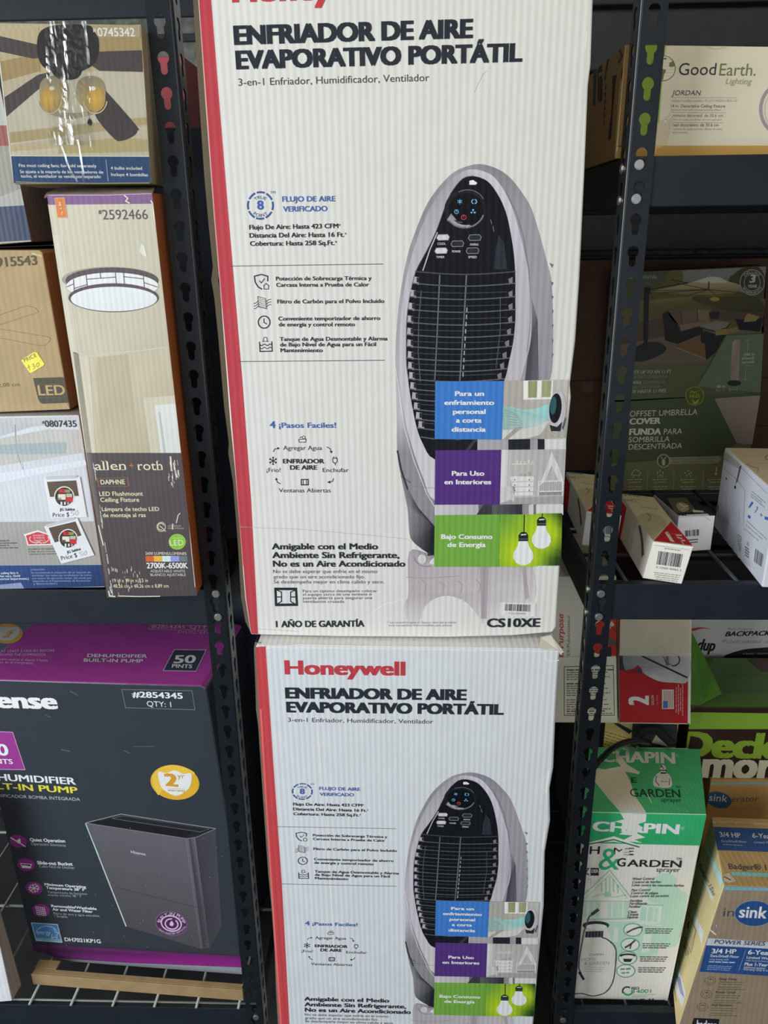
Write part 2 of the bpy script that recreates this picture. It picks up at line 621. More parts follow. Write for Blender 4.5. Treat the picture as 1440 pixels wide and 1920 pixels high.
M_FLOOR = mat_plain('grey_concrete_floor', '#39393a', rough=0.8, noise=0.2, nscale=9, bump=0.05)
M_WALL = mat_plain('grey_stone_render', '#8d8f88', rough=0.85, noise=0.35, nscale=55, bump=0.4)
M_CEIL = mat_plain('dark_ceiling_board', '#55534e', rough=0.9)
M_SLAT = mat_plain('dark_slatted_panel', '#3a3d40', rough=0.6, noise=0.1)
struct('floor', box_bm(bmesh.new(), -3, 3, -3.2, 1.9, -0.05, 0.0), M_FLOOR)
struct('wall_back', box_bm(bmesh.new(), -3, 3, 1.85, 1.95, 0.0, 3.0), M_WALL)
struct('ceiling', box_bm(bmesh.new(), -3, 3, -3.2, 1.95, 3.0, 3.05), M_CEIL)
bm = bmesh.new()
for i in range(26):
    z = 0.02 + i * 0.115
    box_bm(bm, 0.12, 1.6, 1.80, 1.845, z, z + 0.105, 0.004)
struct('trim_1', bm, M_SLAT)

# ================================================================== shelving
PITCH, ZH = 0.0348, 1.5959
POST_Y = 0.97
POST_W = 0.030


def hole_pts(u, z):
    r, hw, zb = 0.0066, 0.0039, -0.0166
    pts = []
    a0 = math.asin(hw / r)
    for i in range(15):
        a = -math.pi / 2 + a0 + (2 * math.pi - 2 * a0) * i / 14
        pts.append((u + r * math.cos(a), z + r * math.sin(a)))
    zc = zb + hw
    for i in range(7):
        a = math.pi + math.pi * i / 6
        pts.append((u + hw * math.cos(a), z + zc + hw * math.sin(a)))
    return pts


def plate(bm, org, du, width, nz, z0, z1, r0=0.0032):
    """perforated strip: from org along du; thickness along -nz"""
    k0 = math.ceil((z0 - ZH) / PITCH) + 1; k1 = math.floor((z1 - ZH) / PITCH) - 1
    th = 0.0018

    def V(u, z, t):
        return bm.verts.new(Vector((org[0], org[1], 0)) + Vector(du) * u + Vector((0, 0, z)) - Vector(nz) * t)
    lo = z0
    for k in range(k0, k1 + 1):
        zc = ZH + k * PITCH
        hi = zc + 0.0112 if k < k1 else z1
        outer = [(r0, lo), (width, lo), (width, hi), (r0, hi)]
        hole = hole_pts(0.0160, zc)
        tri = tessellate_polygon([[Vector((*p, 0)) for p in outer], [Vector((*p, 0)) for p in hole[::-1]]])
        allp = outer + hole[::-1]
        fr = [V(p[0], p[1], 0) for p in allp]; bk = [V(p[0], p[1], th) for p in allp]
        for t in tri:
            bm.faces.new([fr[i] for i in t]); bm.faces.new([bk[i] for i in t[::-1]])
        nh = len(hole)
        for i in range(nh):
            a, b = 4 + i, 4 + (i + 1) % nh
            bm.faces.new((fr[a], fr[b], bk[b], bk[a]))
        bm.faces.new((fr[1], fr[2], bk[2], bk[1]))
        lo = hi


def post(parent, X, Y, sx, sy, z0, z1, splice=None):
    """angle post with its corner at X, Y; one flange along x (sx), the other along y (sy)"""
    bm = bmesh.new()
    r = 0.0032
    plate(bm, (X, Y), (sx, 0, 0), POST_W, (0, -sy, 0), z0, z1, r)
    plate(bm, (X, Y), (0, sy, 0), POST_W, (-sx, 0, 0), z0, z1, r)
    arc = []
    for i in range(9):
        a = math.pi / 2 * i / 8
        arc.append((X + sx * (r - r * math.sin(a)), Y + sy * (r - r * math.cos(a))))
    lo = [bm.verts.new((p[0], p[1], z0)) for p in arc]; hi = [bm.verts.new((p[0], p[1], z1)) for p in arc]
    for i in range(8):
        f = bm.faces.new((lo[i], lo[i + 1], hi[i + 1], hi[i])); f.smooth = True
    bmesh.ops.recalc_face_normals(bm, faces=bm.faces)
    o = mesh_obj('post', bm, M_STEEL, parent)
    return o


def rivet(parent, x, y, z, axis='y'):
    bm = bmesh.new()
    rot = Matrix.Rotation(math.radians(90), 4, 'X') if axis == 'y' else Matrix.Rotation(math.radians(-90), 4, 'Y')
    bmesh.ops.create_cone(bm, cap_ends=True, segments=24, radius1=0.0058, radius2=0.0052, depth=0.003,
                          matrix=Matrix.Translation((x, y, z)) @ rot)
    bmesh.ops.bevel(bm, geom=[e for e in bm.edges if e.calc_face_angle(0) > 0.6], offset=0.0009, segments=2, affect='EDGES')
    return mesh_obj('rivet', bm, M_ZINC, parent)


def beam_x(parent, x0, x1, yf, sy, z1, h=0.0535):
    bm = bmesh.new()
    y1 = yf + sy * 0.012
    box_bm(bm, x0, x1, min(yf, y1), max(yf, y1), z1 - h, z1, 0.0012)
    return mesh_obj('beam', bm, M_BEAM, parent)


def beam_y(parent, x, sx, y0, y1, z1, h=0.0535):
    bm = bmesh.new()
    x1 = x + sx * 0.010
    box_bm(bm, min(x, x1), max(x, x1), y0, y1, z1 - h, z1, 0.0012)
    return mesh_obj('side_beam', bm, M_BEAM, parent)


def wire_deck(parent, x0, x1, y0, y1, z, step, mat, rx=0.0022, xs=None, nx=4):
    bm = bmesh.new()

    def rod(a, b, r):
        a, b = Vector(a), Vector(b)
        m = Matrix.Translation((a + b) / 2) @ (b - a).to_track_quat('Z', 'Y').to_matrix().to_4x4()
        bmesh.ops.create_cone(bm, cap_ends=True, segments=8, radius1=r, radius2=r, depth=(b - a).length, matrix=m)
    x = x0 + step * 0.5
    while x < x1:
        rod((x, y0, z - rx), (x, y1, z - rx), rx); x += step
    for i in range(nx):
        y = y0 + 0.012 + (y1 - y0 - 0.024) * i / (nx - 1)
        rod((x0, y, z - rx * 3), (x1, y, z - rx * 3), rx * 1.15)
    return mesh_obj('wire_deck', bm, mat, parent, smooth=True)


YB = 1.60
XL0, XL = -1.15, -0.2533
XR, XR1 = 0.2446, 1.15
# ---- left rack
rl = empty('shelving_rack', ((XL0 + XL) / 2, (POST_Y + YB) / 2, 0))
tag(rl, 'dark steel boltless shelving rack left of the two tall white boxes', 'shelving rack', 'steel shelving racks')
post(rl, XL, POST_Y, -1, 1, 0, 2.05); post(rl, XL, YB, -1, -1, 0, 2.05)
post(rl, XL0, POST_Y, 1, 1, 0, 2.05); post(rl, XL0, YB, 1, -1, 0, 2.05)
for z in (0.986, 0.190, 2.03):
    beam_x(rl, XL0 + .003, XL - .003, POST_Y + .0025, 1, z)
    beam_x(rl, XL0 + .003, XL - .003, YB - .0025, -1, z)
    beam_y(rl, XL - .0025, -1, POST_Y + .015, YB - .015, z); beam_y(rl, XL0 + .0025, 1, POST_Y + .015, YB - .015, z)
beam_x(rl, XL0 + .003, XL - .003, YB - .0025, -1, at_y(355, 34, YB).z + .0535)
beam_x(rl, XL0 + .003, XL - .003, YB - .0025, -1, at_y(355, 66, YB).z, 0.012)
for z in (0.9817, 0.9460, 0.1750, 0.1395):
    rivet(rl, XL - 0.0135, POST_Y - 0.0012, z)
M_BOARD = mat_plain('dark_shelf_board', '#33332f', rough=0.8, noise=0.2)
mesh_obj('shelf_board', box_bm(bmesh.new(), XL0 + .015, XL - .015, POST_Y + .0147, YB - .0147, 0.974, 0.986, .001), M_BOARD, rl)
wire_deck(rl, XL0 + .014, XL - .014, POST_Y + .001, YB - .001, 0.1955, 0.073, M_WIREW, 0.0024)
# ---- right rack
rr = empty('shelving_rack', ((XR + XR1) / 2, (POST_Y + YB) / 2, 0))
tag(rr, 'dark steel boltless shelving rack right of the two tall white boxes', 'shelving rack', 'steel shelving racks')
post(rr, XR, POST_Y, 1, 1, 0, 2.05); post(rr, XR, YB, 1, -1, 0, 2.05)
post(rr, XR1, POST_Y, -1, 1, 0, 2.05); post(rr, XR1, YB, -1, -1, 0, 2.05)
for z in (0.995, 0.200, 1.524, 2.03):
    beam_x(rr, XR + .003, XR1 - .003, POST_Y + .0025, 1, z)
    beam_x(rr, XR + .003, XR1 - .003, YB - .0025, -1, z)
    beam_y(rr, XR + .0025, 1, POST_Y + .015, YB - .015, z); beam_y(rr, XR1 - .0025, -1, POST_Y + .015, YB - .015, z)
for z in (1.5149, 1.4792, 0.9824, 0.9477, 0.1823, 0.1470):
    rivet(rr, XR + 0.0138, POST_Y - 0.0012, z)
for z in (1.512, 1.478, 0.982, 0.947):
    rivet(rr, XR - 0.0012, POST_Y + 0.016, z, 'x')
wire_deck(rr, XR + .014, XR1 - .014, POST_Y + .0147, YB - .0147, 0.995, 0.075, M_WIRED, 0.0026, nx=7)
wire_deck(rr, XR + .014, XR1 - .014, POST_Y + .0147, YB - .0147, 0.1895, 0.075, M_WIRED, 0.0026, nx=7)
mesh_obj('shelf_board', box_bm(bmesh.new(), XR + .015, XR1 - .015, POST_Y + .0147, YB - .0147, 1.512, 1.524, .001), M_BOARD, rr)

# ================================================================== the two tall air cooler boxes
INK = '#2b3038'
BLUE = '#4763a6'


def cooler_art(f):
    f.text('Honeywell', (435.5, 5), (734, -4), 47, '#b9404a', .045)
    f.text('ENFRIADOR DE AIRE', (439.2, 84.7), (886.7, 71.7), 36.5, INK, .062)
    f.text('EVAPORATIVO PORTÁTIL', (443, 130.5), (979, 116), 35.5, INK, .062)
    f.text('3-en-1 Enfriador, Humidificador, Ventilador', (447.5, 161), (804.7, 152), 13.5, '#474650')
    # airflow badge
    f.text('FLUJO DE AIRE', (529.4, 378.3), (629, 377.5), 10, BLUE, .03)
    f.text('VERIFICADO', (531, 397), (614, 396), 10, BLUE, .03)
    for i in range(8):
        f.ring(488.3, 385.3, 23.5, 25, 3.6, '#41598f', 2, i * 45 + 27, i * 45 + 60, n=6)
    f.text('8', (482.5, 393), (495, 393), 17, BLUE, .03)
    f.arctext('TRUE', 488.3, 387, 14.0, 130, 52, 6, '#41598f', .02, ry=14)
    f.arctext('POINT', 488.3, 383, 22.5, 231, 309, 6, '#41598f', .02, ry=24, inward=True)
    f.text('TM', (506.5, 363), (516.5, 363), 4.6, BLUE, .01)
    for t, a, b, h in (('Flujo De Aire: Hasta 423 CFM', (467.5, 430.5), (634.5, 427.8), 8.8),
                       ('Distancia Del Aire: Hasta 16 Ft.', (468, 445.8), (645.5, 444), 8.8),
                       ('Cobertura: Hasta 258 Sq.Ft.', (469, 461), (627.5, 459.5), 8.8)):
        f.text(t, a, b, h, INK, .032)
        f.text('c', (b[0] + 1, b[1] - 4.5), (b[0] + 4.5, b[1] - 4.5), 4.6, INK, .03)
    f.line([(432, 499), (718, 495)], 1.3, '#55565c')
    f.line([(447.5, 677.8), (721, 675.5)], 1.3, '#55565c')
    for t, a, b in (('Potección de Sobrecarga Térmica y', (517.5, 526), (696.7, 525)),
                    ('Carcasa Interna a Prueba de Calor', (518, 537.8), (692, 537)),
                    ('Flitro de Carbón para el Polvo Incluido', (520, 569), (720.5, 568)),
                    ('Conveniente temporizador de ahorro', (522, 601), (712.8, 600)),
                    ('de energía y control remoto', (522.8, 612), (665.5, 611.7)),
                    ('Tanque de Agua Desmontable y Alarma', (524.7, 639.4), (726.7, 638.3)),
                    ('de Bajo Nivel de Agua para un Fácil', (525.3, 649.7), (705, 648.9)),
                    ('Mantenimiento', (526, 660.3), (605.3, 660.3))):
        f.text(t, a, b, 7.4, INK, .028)
    # shield and house
    f.line([(477, 518), (490, 514.5), (502, 518), (502, 527)], 2.2, INK)
    f.line([(477, 518), (478.5, 529), (484, 538), (491, 542)], 2.2, INK)
    f.line([(486.5, 526.5), (490, 530.5), (496, 522.5)], 1.5, INK)
    f.line([(494, 536), (499, 531.5), (504.5, 536)], 1.3, INK)
    f.line([(495, 536), (495, 542), (503.5, 542), (503.5, 536)], 1.3, INK)
    # filter
    f.line([(483, 556), (498, 560), (500, 579), (485, 575.5)], 1.0, INK, closed=True)
    for i in range(5):
        f.line([(485, 560 + i * 3.4), (498, 563.2 + i * 3.4)], .7, INK)
    for i in range(3):
        y = 565 + i * 5
        f.line([(476, y + 4), (480, y + 3), (484, y - 1)], 1.1, INK)
        f.line([(499, y + 1), (503, y - 3), (508.5, y - 4)], 1.1, INK)
    # clock
    f.ring(495.3, 604, 11, 11.4, 2.1, INK)
    f.line([(495, 597.5), (495, 604.5), (500, 607.5)], 1.8, INK)
    # tank
    f.line([(486.5, 641), (487.5, 659), (510.5, 658.5), (509.5, 640.5)], 2.0, INK)
    for dy, wv in ((0, 1.6), (6, 1.3)):
        f.line([(488 + i * 2.1, 646.5 + dy + 1.6 * math.sin(i * 1.25)) for i in range(11)], wv, INK)
    f.ring(497.5, 636.5, 3.6, 4.4, 1.2, INK, a0=0, a1=180)
    f.line([(492, 640), (503.5, 640)], 1.2, INK)
    f.line([(493.9, 640), (493.9, 636)], 1.2, INK); f.line([(501.1, 640), (501.1, 636)], 1.2, INK)
    # four steps
    f.text('4', (506, 802.7), (517, 802.7), 13, BLUE, .03)
    f.text('¡Pasos Faciles!', (523, 802.2), (630.4, 802), 9.8, BLUE, .025)
    f.text('Agregar Agua', (531, 843.6), (603.7, 843.6), 8, INK, .008)
    f.text('ENFRIADOR', (530.6, 868.7), (608, 868.7), 8.4, INK, .04)
    f.text('DE AIRE', (544, 880.6), (595, 880.6), 8.4, INK, .04)
    f.text('¡Frio!', (500, 885), (526, 885), 7.6, INK, .005)
    f.text('Enchufar', (605, 885), (654, 885), 7.6, INK, .005)
    f.text('Ventanas Abiertas', (523, 923), (620, 923), 7.6, INK, .005)
    f.line([(560, 824), (561, 829), (573, 829), (574, 823), (559.5, 824)], 1.2, INK)
    f.line([(562, 822), (564, 819), (567, 820)], 1.0, INK); f.ring(569.5, 820, 3, 2.7, 1, INK, n=12)
    for i in range(3):
        a = math.radians(i * 60 + 90)
        dx, dy = 7.4 * math.cos(a), 7.4 * math.sin(a)
        f.line([(512 - dx, 864 - dy), (512 + dx, 864 + dy)], 1.6, INK)
        for sg in (-1, 1):
            cx, cy = 512 + sg * dx * .6, 864 + sg * dy * .6
            for t in (-.6, .6):
                f.line([(cx, cy), (cx + sg * 3 * math.cos(a + t), cy + sg * 3 * math.sin(a + t))], 1.0, INK)
    f.line([(624, 859), (624, 865), (626, 868), (630, 868), (632.5, 865), (632, 859)], 1.4, INK, closed=True)
    f.line([(628.3, 868), (628.5, 872)], 1.4, INK)
    f.line([(626, 859), (625.8, 856)], 1.2, INK); f.line([(630.2, 859), (630.2, 856)], 1.2, INK)
    f.line([(565, 899), (578, 899), (578, 909), (565, 909)], 1.9, INK, closed=True)
    f.line([(568.5, 900), (568.5, 908)], 1.2, INK); f.line([(574.5, 900), (574.5, 908)], 1.2, INK)
    for pts, hd in ((((512.5, 847), (515, 842), (522, 840.5)), ((520, 838), (525, 840.5), (520, 843))),
                    (((613, 838), (619, 841), (621, 847)), ((618, 846), (624, 845.5), (621.5, 850))),
                    (((625.5, 897), (624, 902), (618, 904)), ((619, 901), (613.5, 904.3), (619.5, 906.5))),
                    (((526, 907), (520, 904), (518, 899)), ((515.5, 900), (517.5, 895.5), (521, 899.5)))):
        f.line(pts, 1.4, INK); f.poly(hd, INK, 2)
    # lower text
    for t, a, b in (('Amigable con el Medio', (509.7, 1030), (709, 1030)),
                    ('Ambiente Sin Refrigerante,', (510.5, 1046.3), (749, 1046.3)),
                    ('No es un Aire Acondicionado', (512, 1062.4), (760, 1062.4))):
        f.text(t, a, b, 11.4, INK, .04)
    for t, a, b in (('No se debe esperar que enfríe en el mismo', (512.4, 1074.3), (707.7, 1074.3)),
                    ('grado que un aire acondicionado fijo.', (513, 1084.3), (684, 1084.3)),
                    ('Se desdempeña mejor en clima calido y seco.', (513.4, 1093.8), (720, 1093.8))):
        f.text(t, a, b, 6.4, '#55565b')
    for t, a, b in (('Para un óptimo desempeño colocar', (567.8, 1110.4), (707, 1110)),
                    ('el equipo cerca de una ventana o', (567.8, 1116.8), (696.6, 1116.2)),
                    ('puerta abierta para asegurar una', (568, 1123.4), (697.6, 1123)),
                    ('ventilación cruzada.', (568, 1130), (647, 1130))):
        f.text(t, a, b, 5.0, '#55565b')
    f.poly([(514, 1101.7), (557, 1101.7), (559, 1136), (515.5, 1136.5)], INK, 2)
    f.poly([(519, 1106.5), (553, 1106.5), (554.5, 1131), (520, 1131.5)], '#cfd0cf', 3)
    for sx, x0 in ((1, 519), (-1, 554)):
        f.line([(x0, 1106), (x0 + sx * 9, 1110), (x0 + sx * 9, 1127.5), (x0 + sx, 1132)], 2, INK, 4)
        f.line([(x0, 1119), (x0 + sx * 9, 1119)], 2, INK, 4)
    f.text('1 AÑO DE GARANTÍA', (517.6, 1176), (683.4, 1175), 12, INK, .045)
    f.text("* Les caractéristiques et l'aspect réels des produits", (726, 1168.5), (855, 1168.5), 3.7, '#8a8a8c')
    f.text("sont susceptibles d'être modifiés sans préavis.", (729, 1174), (848, 1174), 3.7, '#8a8a8c')
    f.text('CS10XE', (912.6, 1175.8), (1012.6, 1175.2), 16.3, INK, .045, l=4)
    f.poly([(937.4, 1129), (1005, 1131), (1004.5, 1156), (936.5, 1153)], '#d6d6d4', 4)
    f.barcode([(947, 1132), (995, 1133.5), (994, 1146.5), (946, 1144.5)], '#25262a', 3, 26, 5)
    f.text('0110102000092', (953, 1151), (986, 1152), 3.2, '#77777a', 0, 5)

    # ---------------- the pictured machine
    shell = [(898, 307.5), (864, 316), (842, 330), (817, 358), (798, 388), (778, 436), (764, 480), (751, 547), (744, 613), (741, 669),
             (742, 718), (744, 777), (745, 850), (752, 893), (764, 952), (768, 1001), (777, 1018), (801, 1036), (818, 1040),
             (985, 1000), (994, 930), (1010, 830), (1030, 720), (1036, 680), (1037, 600), (1034, 530), (1025.5, 491), (1009, 430),
             (995, 388), (978, 360.5), (956, 333), (931, 316)]
    f.spoly(shell, ['#8d8a8e', '#96939a', '#9a979a', '#8f8c90', '#8b888c', '#8f8c90', '#97949a', '#9d9aa0', '#a6a2a8', '#b3aeb6',
                   '#bbb6be', '#bbb6be', '#8a878b', '#8b898c', '#8b898c', '#76757a', '#6a696e', '#55555a', '#44444a',
                   '#8a878b', '#8a878b', '#8a878b', '#908c94', '#938f97', '#97939a', '#9a969d', '#9a969d', '#9a969d',
                   '#97939a', '#8f8c92', '#85838a', '#82808a'], 1)
    for y in (493, 527, 553, 580, 607, 635, 661):
        f.poly([(1029 + min(6, (y - 480) * .06), y), (1038, y + 3), (1035, y + 9)], '#6f6c74', 2)
    # shade of the printed body behind the ring
    f.poly([(997, 560), (1008, 600), (1010, 716), (984, 716), (990, 660)], ['#8d8a90', '#57545c', '#6a6770', '#46444c', '#4a4850'], 2)
    ring_o = [(886.7, 317.5), (862, 325), (838, 345), (814, 376), (796, 412), (778, 460), (763, 515), (754, 570), (750, 630), (750, 690),
              (754, 745), (762, 795), (775, 845), (795, 900), (815, 938), (893, 960), (905, 945), (953, 823), (977, 712), (991, 660),
              (996, 627), (997, 585), (995, 538), (987, 488), (973, 430), (959, 385.5), (942, 352), (920, 327)]
    f.spoly(ring_o, ['#c4bfc8', '#aaa6ae', '#9c98a0', '#a19da4', '#a8a4aa', '#b1adb3', '#b7b2b9', '#bcb6be', '#bfb9c1', '#c0bac2',
                    '#c2bcc4', '#c5bfc6', '#c6c1c6', '#c9c5c8', '#cbc7c9', '#c0bcbe', '#bab6ba', '#b9b5b9', '#b8b4ba', '#b5b0b8',
                    '#b3aeb6', '#b3aeb6', '#b6b1ba', '#bbb6bf', '#c2bdc8', '#c6c2cc', '#c8c4ce', '#c8c4cc'], 3)
    f.line([(948, 360), (966, 395), (980, 440), (990, 500), (995, 560), (994, 610), (988, 660)], 1.2, '#85818b', 4)
    f.line([(742, 690), (749, 735), (758, 800), (775, 860), (800, 925), (815, 950)], 1.4, '#dcd8dd', 4)
    blk = [(886.7, 330), (867, 335.5), (845, 363), (831, 397), (817, 435.5), (798, 474), (780, 508), (770, 547), (763, 594), (761.7, 641),
           (762, 680), (764, 700), (768, 733), (774, 768), (781, 800), (791.5, 829), (815, 861), (880, 861), (890, 838), (920, 780),
           (946, 712), (953, 683), (962, 641), (966, 599), (966, 558), (966, 516), (963, 474), (956, 430), (948, 397), (934, 366), (914, 340)]
    f.spoly(blk, '#15181d', 4)
    f.line(smooth(blk[:12], 4, False), 1.2, '#5b5a62', 5)
    f.line([(820, 436), (806, 468), (793, 507)], 2.2, '#b8b5ba', 5)
    # dark lower body
    f.poly([(745, 850), (764, 917), (784, 952), (815, 987), (815, 1042), (801, 1036), (777, 1018), (768, 1001), (764, 952), (752, 893)],
           ['#6b6a70', '#77767a', '#34373d', '#1d2127', '#22262c', '#2b2e34', '#5a5b60', '#7d7c80', '#8c8a8e', '#747378'], 4)
    f.line([(745, 845), (752, 880), (764, 917)], 2.4, '#2f3238', 5)
    f.line([(752, 893), (770, 905)], 1, '#55555a', 5)
    f.line([(764, 910), (800, 914), (815, 915)], .9, '#8e8a8e', 5)
    # foot
    foot = [(767, 1035), (801, 1037), (816, 1042), (816, 1060), (984, 1060), (998, 1061), (1004, 1118), (968, 1142), (912, 1170), (900, 1160),
            (885, 1140), (865, 1124), (838, 1117), (812, 1124), (795, 1140), (783, 1172), (768, 1168), (758, 1148), (759, 1130), (766, 1112)]
    f.spoly(foot, ['#a8a1a5', '#8f898d', '#8a8488', '#b3acaf', '#b5aeb1', '#bcb5b8', '#c9c4c5', '#cfcbcb', '#cfcbcb', '#c4bfc0',
                  '#bcb6b8', '#b4adb0', '#b0a9ac', '#b4adb0', '#bcb6b8', '#cdc9ca', '#cbc7c8', '#c6c1c2', '#bab4b6', '#b0a9ac'], 1)
    f.ell(791.5, 1048, 8, 9, '#c9c6c4', 5)
    f.ring(800, 1046, 22, 16, 2, '#8d888c', 2, 180, 290)
    f.poly([(900, 1061), (916, 1061), (912, 1160), (902, 1160)], '#a29b9f', 2)
    f.poly([(978, 1062), (985, 1062), (992, 1120), (985, 1125)], '#a7a0a3', 2)
    f.line([(762, 1082), (800, 1084), (860, 1080)], 1, '#98928f', 2)
    for i in range(7):
        x = 790 + i * 17
        f.line([(x, 1086 + (i % 3) * 3), (x + 9, 1096 + (i % 2) * 6), (x + 6, 1112)], 1.1, '#c3bcbe' if i % 2 else '#9c9599', 2)
    # grille
    def gx(y):  # left and right of the opening
        L = [(508, 780), (547, 770), (594, 763), (641, 761.7), (700, 764), (733, 768), (768, 774), (800, 781), (829, 791.5), (861, 815)]
        R = [(508, 966), (599, 966), (641, 962), (683, 953), (712, 946), (780, 920), (838, 890), (861, 880)]
        def ip(T):
            for (a, u), (b, v) in zip(T, T[1:]):
                if y <= b: return u + (v - u) * (y - a) / (b - a)
            return T[-1][1]
        return ip(L), ip(R)
    ys = [513, 535, 560, 584, 608, 631, 653, 675, 695, 714, 733, 752, 771, 789, 806, 823]
    for i, y in enumerate(ys):
        a, b = gx(y)
        if i and i < 15:
            f.poly([(a + 2, y - 17), (a + 13, y - 15), (a + 12, y - 1), (a + 1, y - 4)], '#a9a5a9', 5)
            f.poly([(a + 8, y - 15), (a + 13, y - 15), (a + 12, y - 5), (a + 8, y - 6)], '#2a2d33', 6)
            f.poly([(b - 13, y - 12), (b - 5, y - 16), (b - 5, y - 5), (b - 11, y - 1)], '#77757a', 5)
        n = 10
        pts = [(a + (b - a) * t / n, y + 5.5 * math.sin(math.pi * t / n) - 4) for t in range(n + 1)]
        f.line(pts, 2.1, '#5d6067' if i else '#4b4d54', 6)
        if 1 < i < 15:
            pts = [(a + 14 + (b - a - 30) * t / 6, y - 13 + 2.5 * math.sin(math.pi * t / 6)) for t in range(7)]
            f.line(pts, 1.2, '#4a4d55', 5)
    f.line([(824.5, 516), (822, 570), (819, 640), (816, 700), (815, 715)], 2.4, '#666970', 6)
    f.line([(874.5, 516), (871, 580), (867, 640), (862, 716)], 2.6, '#666970', 6)
    for i in range(10):
        f.line([(875.5 - i * .8, 577 + i * 13.5), (875.2 - i * .8, 584 + i * 13.5)], 2, '#9ea1a5', 7)
    f.line([(790, 545), (785, 600), (784, 660), (788, 715)], 1.6, '#55585f', 5)
    f.line([(938, 560), (938, 620), (930, 690)], 1.2, '#55585f', 5)
    # control panel
    f.radial(872, 393, 39, 37, '#0f1115', '#20232a', 5)
    f.ring(871, 390, 38, 37, 2.4, '#7d7b82', 6, 205, 330, rot=-8)
    f.ring(876, 388, 34, 32, 1.6, '#6b6970', 6, 20, 110, rot=-8)
    f.poly([(838, 413), (850, 422), (868, 428), (888, 425), (875, 420), (856, 413), (846, 400)], '#9b989d', 6)
    f.ell(874, 392, 33, 30, '#101318', 6)
    f.poly([(880, 339), (887, 337.5), (895, 343), (892, 346.5), (880, 346.5)], '#e2e2e4', 5)
    cb = '#6fb2dd'
    for i in range(3):
        a = math.radians(60 * i + 90)
        f.line([(862 - 4.6 * math.cos(a), 378 - 4.6 * math.sin(a)), (862 + 4.6 * math.cos(a), 378 + 4.6 * math.sin(a))], 1.2, cb, 7)
    f.ring(889, 378, 4.6, 4, 1.8, cb, 7, 110, 250, n=8); f.ring(889, 378, 4.6, 4, 1.8, cb, 7, -70, 70, n=8)
    f.ring(856, 397, 3.8, 3.8, 1.1, cb, 7, n=12); f.line([(856, 394.5), (856, 397), (858, 397)], .9, cb, 7)
    f.ell(887, 394, 1.8, 2.2, cb, 7, n=8); f.ell(884, 398.5, 2.2, 1.6, cb, 7, n=8); f.ell(890, 398.5, 2.2, 1.6, cb, 7, n=8)
    f.ring(869.5, 407.5, 4.3, 4.3, 1.3, '#d0404a', 7, n=14); f.line([(869.5, 404), (869.5, 408)], 1.2, '#d0404a', 7)
    for cx, cy, fill in ((830.5, 445, '#c9c6ca'), (890, 445.5, '#2a2d34'), (857.5, 457, '#2a2d34'), (827, 470, '#cfccd0'), (886, 470, '#2a2d34')):
        f.poly([(cx - 9, cy - 5), (cx + 9, cy - 5.5), (cx + 12, cy - 1), (cx + 10, cy + 5), (cx - 9, cy + 5.5), (cx - 12, cy + 1)], fill, 6)
        f.line([(cx - 9, cy - 5), (cx + 9, cy - 5.5), (cx + 12, cy - 1), (cx + 10, cy + 5), (cx - 9, cy + 5.5), (cx - 12, cy + 1)], 1.1, '#8f9095', 7, closed=True)
    for t, x, y in (('COOL', 828, 459), ('SWING', 889, 460.5), ('POWER', 855.5, 473.5), ('TIMER', 825.5, 484), ('SPEED', 886, 484)):
        f.text(t, (x - 8, y), (x + 8, y), 4.2, '#c9c9cc', .02, 6)
    f.line([(920, 412), (922, 420)], 1.5, '#6d7078', 5); f.line([(924, 424), (926, 434)], 1.5, '#6d7078', 5)
    f.poly([(935, 440), (945, 455), (951, 505), (926, 505), (929, 470)], '#2d3038', 5)
    # strips between the inset pictures
    for x0, x1, c in ((815, 895, '#1b1e24'), (895, 953, '#a5a1a6'), (953, 994, '#25282e'), (994, 1008, '#9c989e'), (1008, 1021, '#24272d'), (1021, 1061, '#cfcecb')):
        f.rect(x0, 823, x1, 844, c, 6)
    f.poly([(880, 844), (896, 823), (889, 823), (872, 844)], '#3a3c42', 7)
    for x0, x1, c in ((815, 897, ('#c6c2c5', '#b1adb1')), (897, 979, ('#6a6a70', '#2e3137')), (979, 991, ('#8d8a8f',) * 2), (991, 1000, ('#c8c5c7',) * 2), (1000, 1005, ('#77757a',) * 2), (1005, 1056, ('#cfcecb',) * 2)):
        f.poly([(x0, 946), (x1, 945), (x1, 965), (x0, 966)], [c[0], c[1], c[1], c[0]], 6)
    f.poly([(893, 965), (906, 946), (922, 946), (922, 965)], '#3a3c42', 7)
    # inset 1
    f.poly([(816, 715), (945, 714), (941, 824), (815, 823)], '#4079c4', 8)
    for t, x0, x1, y in (('Para un', 852.7, 907.6, 742), ('enfriamiento', 833, 926.6, 758.8), ('personal', 849, 910.5, 775.7), ('a corta', 854.8, 903, 792), ('distancia', 846.6, 911, 809)):
        f.text(t, (x0, y), (x1, y), 8.8, '#e9ebee', .04, 9)
    f.poly([(945, 714), (1065, 711.5), (1059.5, 821), (941, 824)], ['#b3aea6', '#bdb9b1', '#a9a49b', '#9d988f'], 8)
    f.poly([(945, 714), (985, 713), (984, 762), (943.5, 763)], '#aaa59d', 8.5)
    f.poly([(981, 713.5), (1037, 712.5), (1035, 748), (981, 749)], '#e4e3dc', 9)
    f.poly([(990, 714), (1007, 713.5), (1006, 745), (990, 745.5)], '#93986f', 10); f.poly([(1016, 713.5), (1034, 713), (1032, 744), (1015, 744.5)], '#9ba07a', 10)
    f.poly([(942, 790), (970, 778), (1010, 778), (1030, 790), (1012, 815), (985, 822), (941, 823.5)], '#cbc8c2', 9)
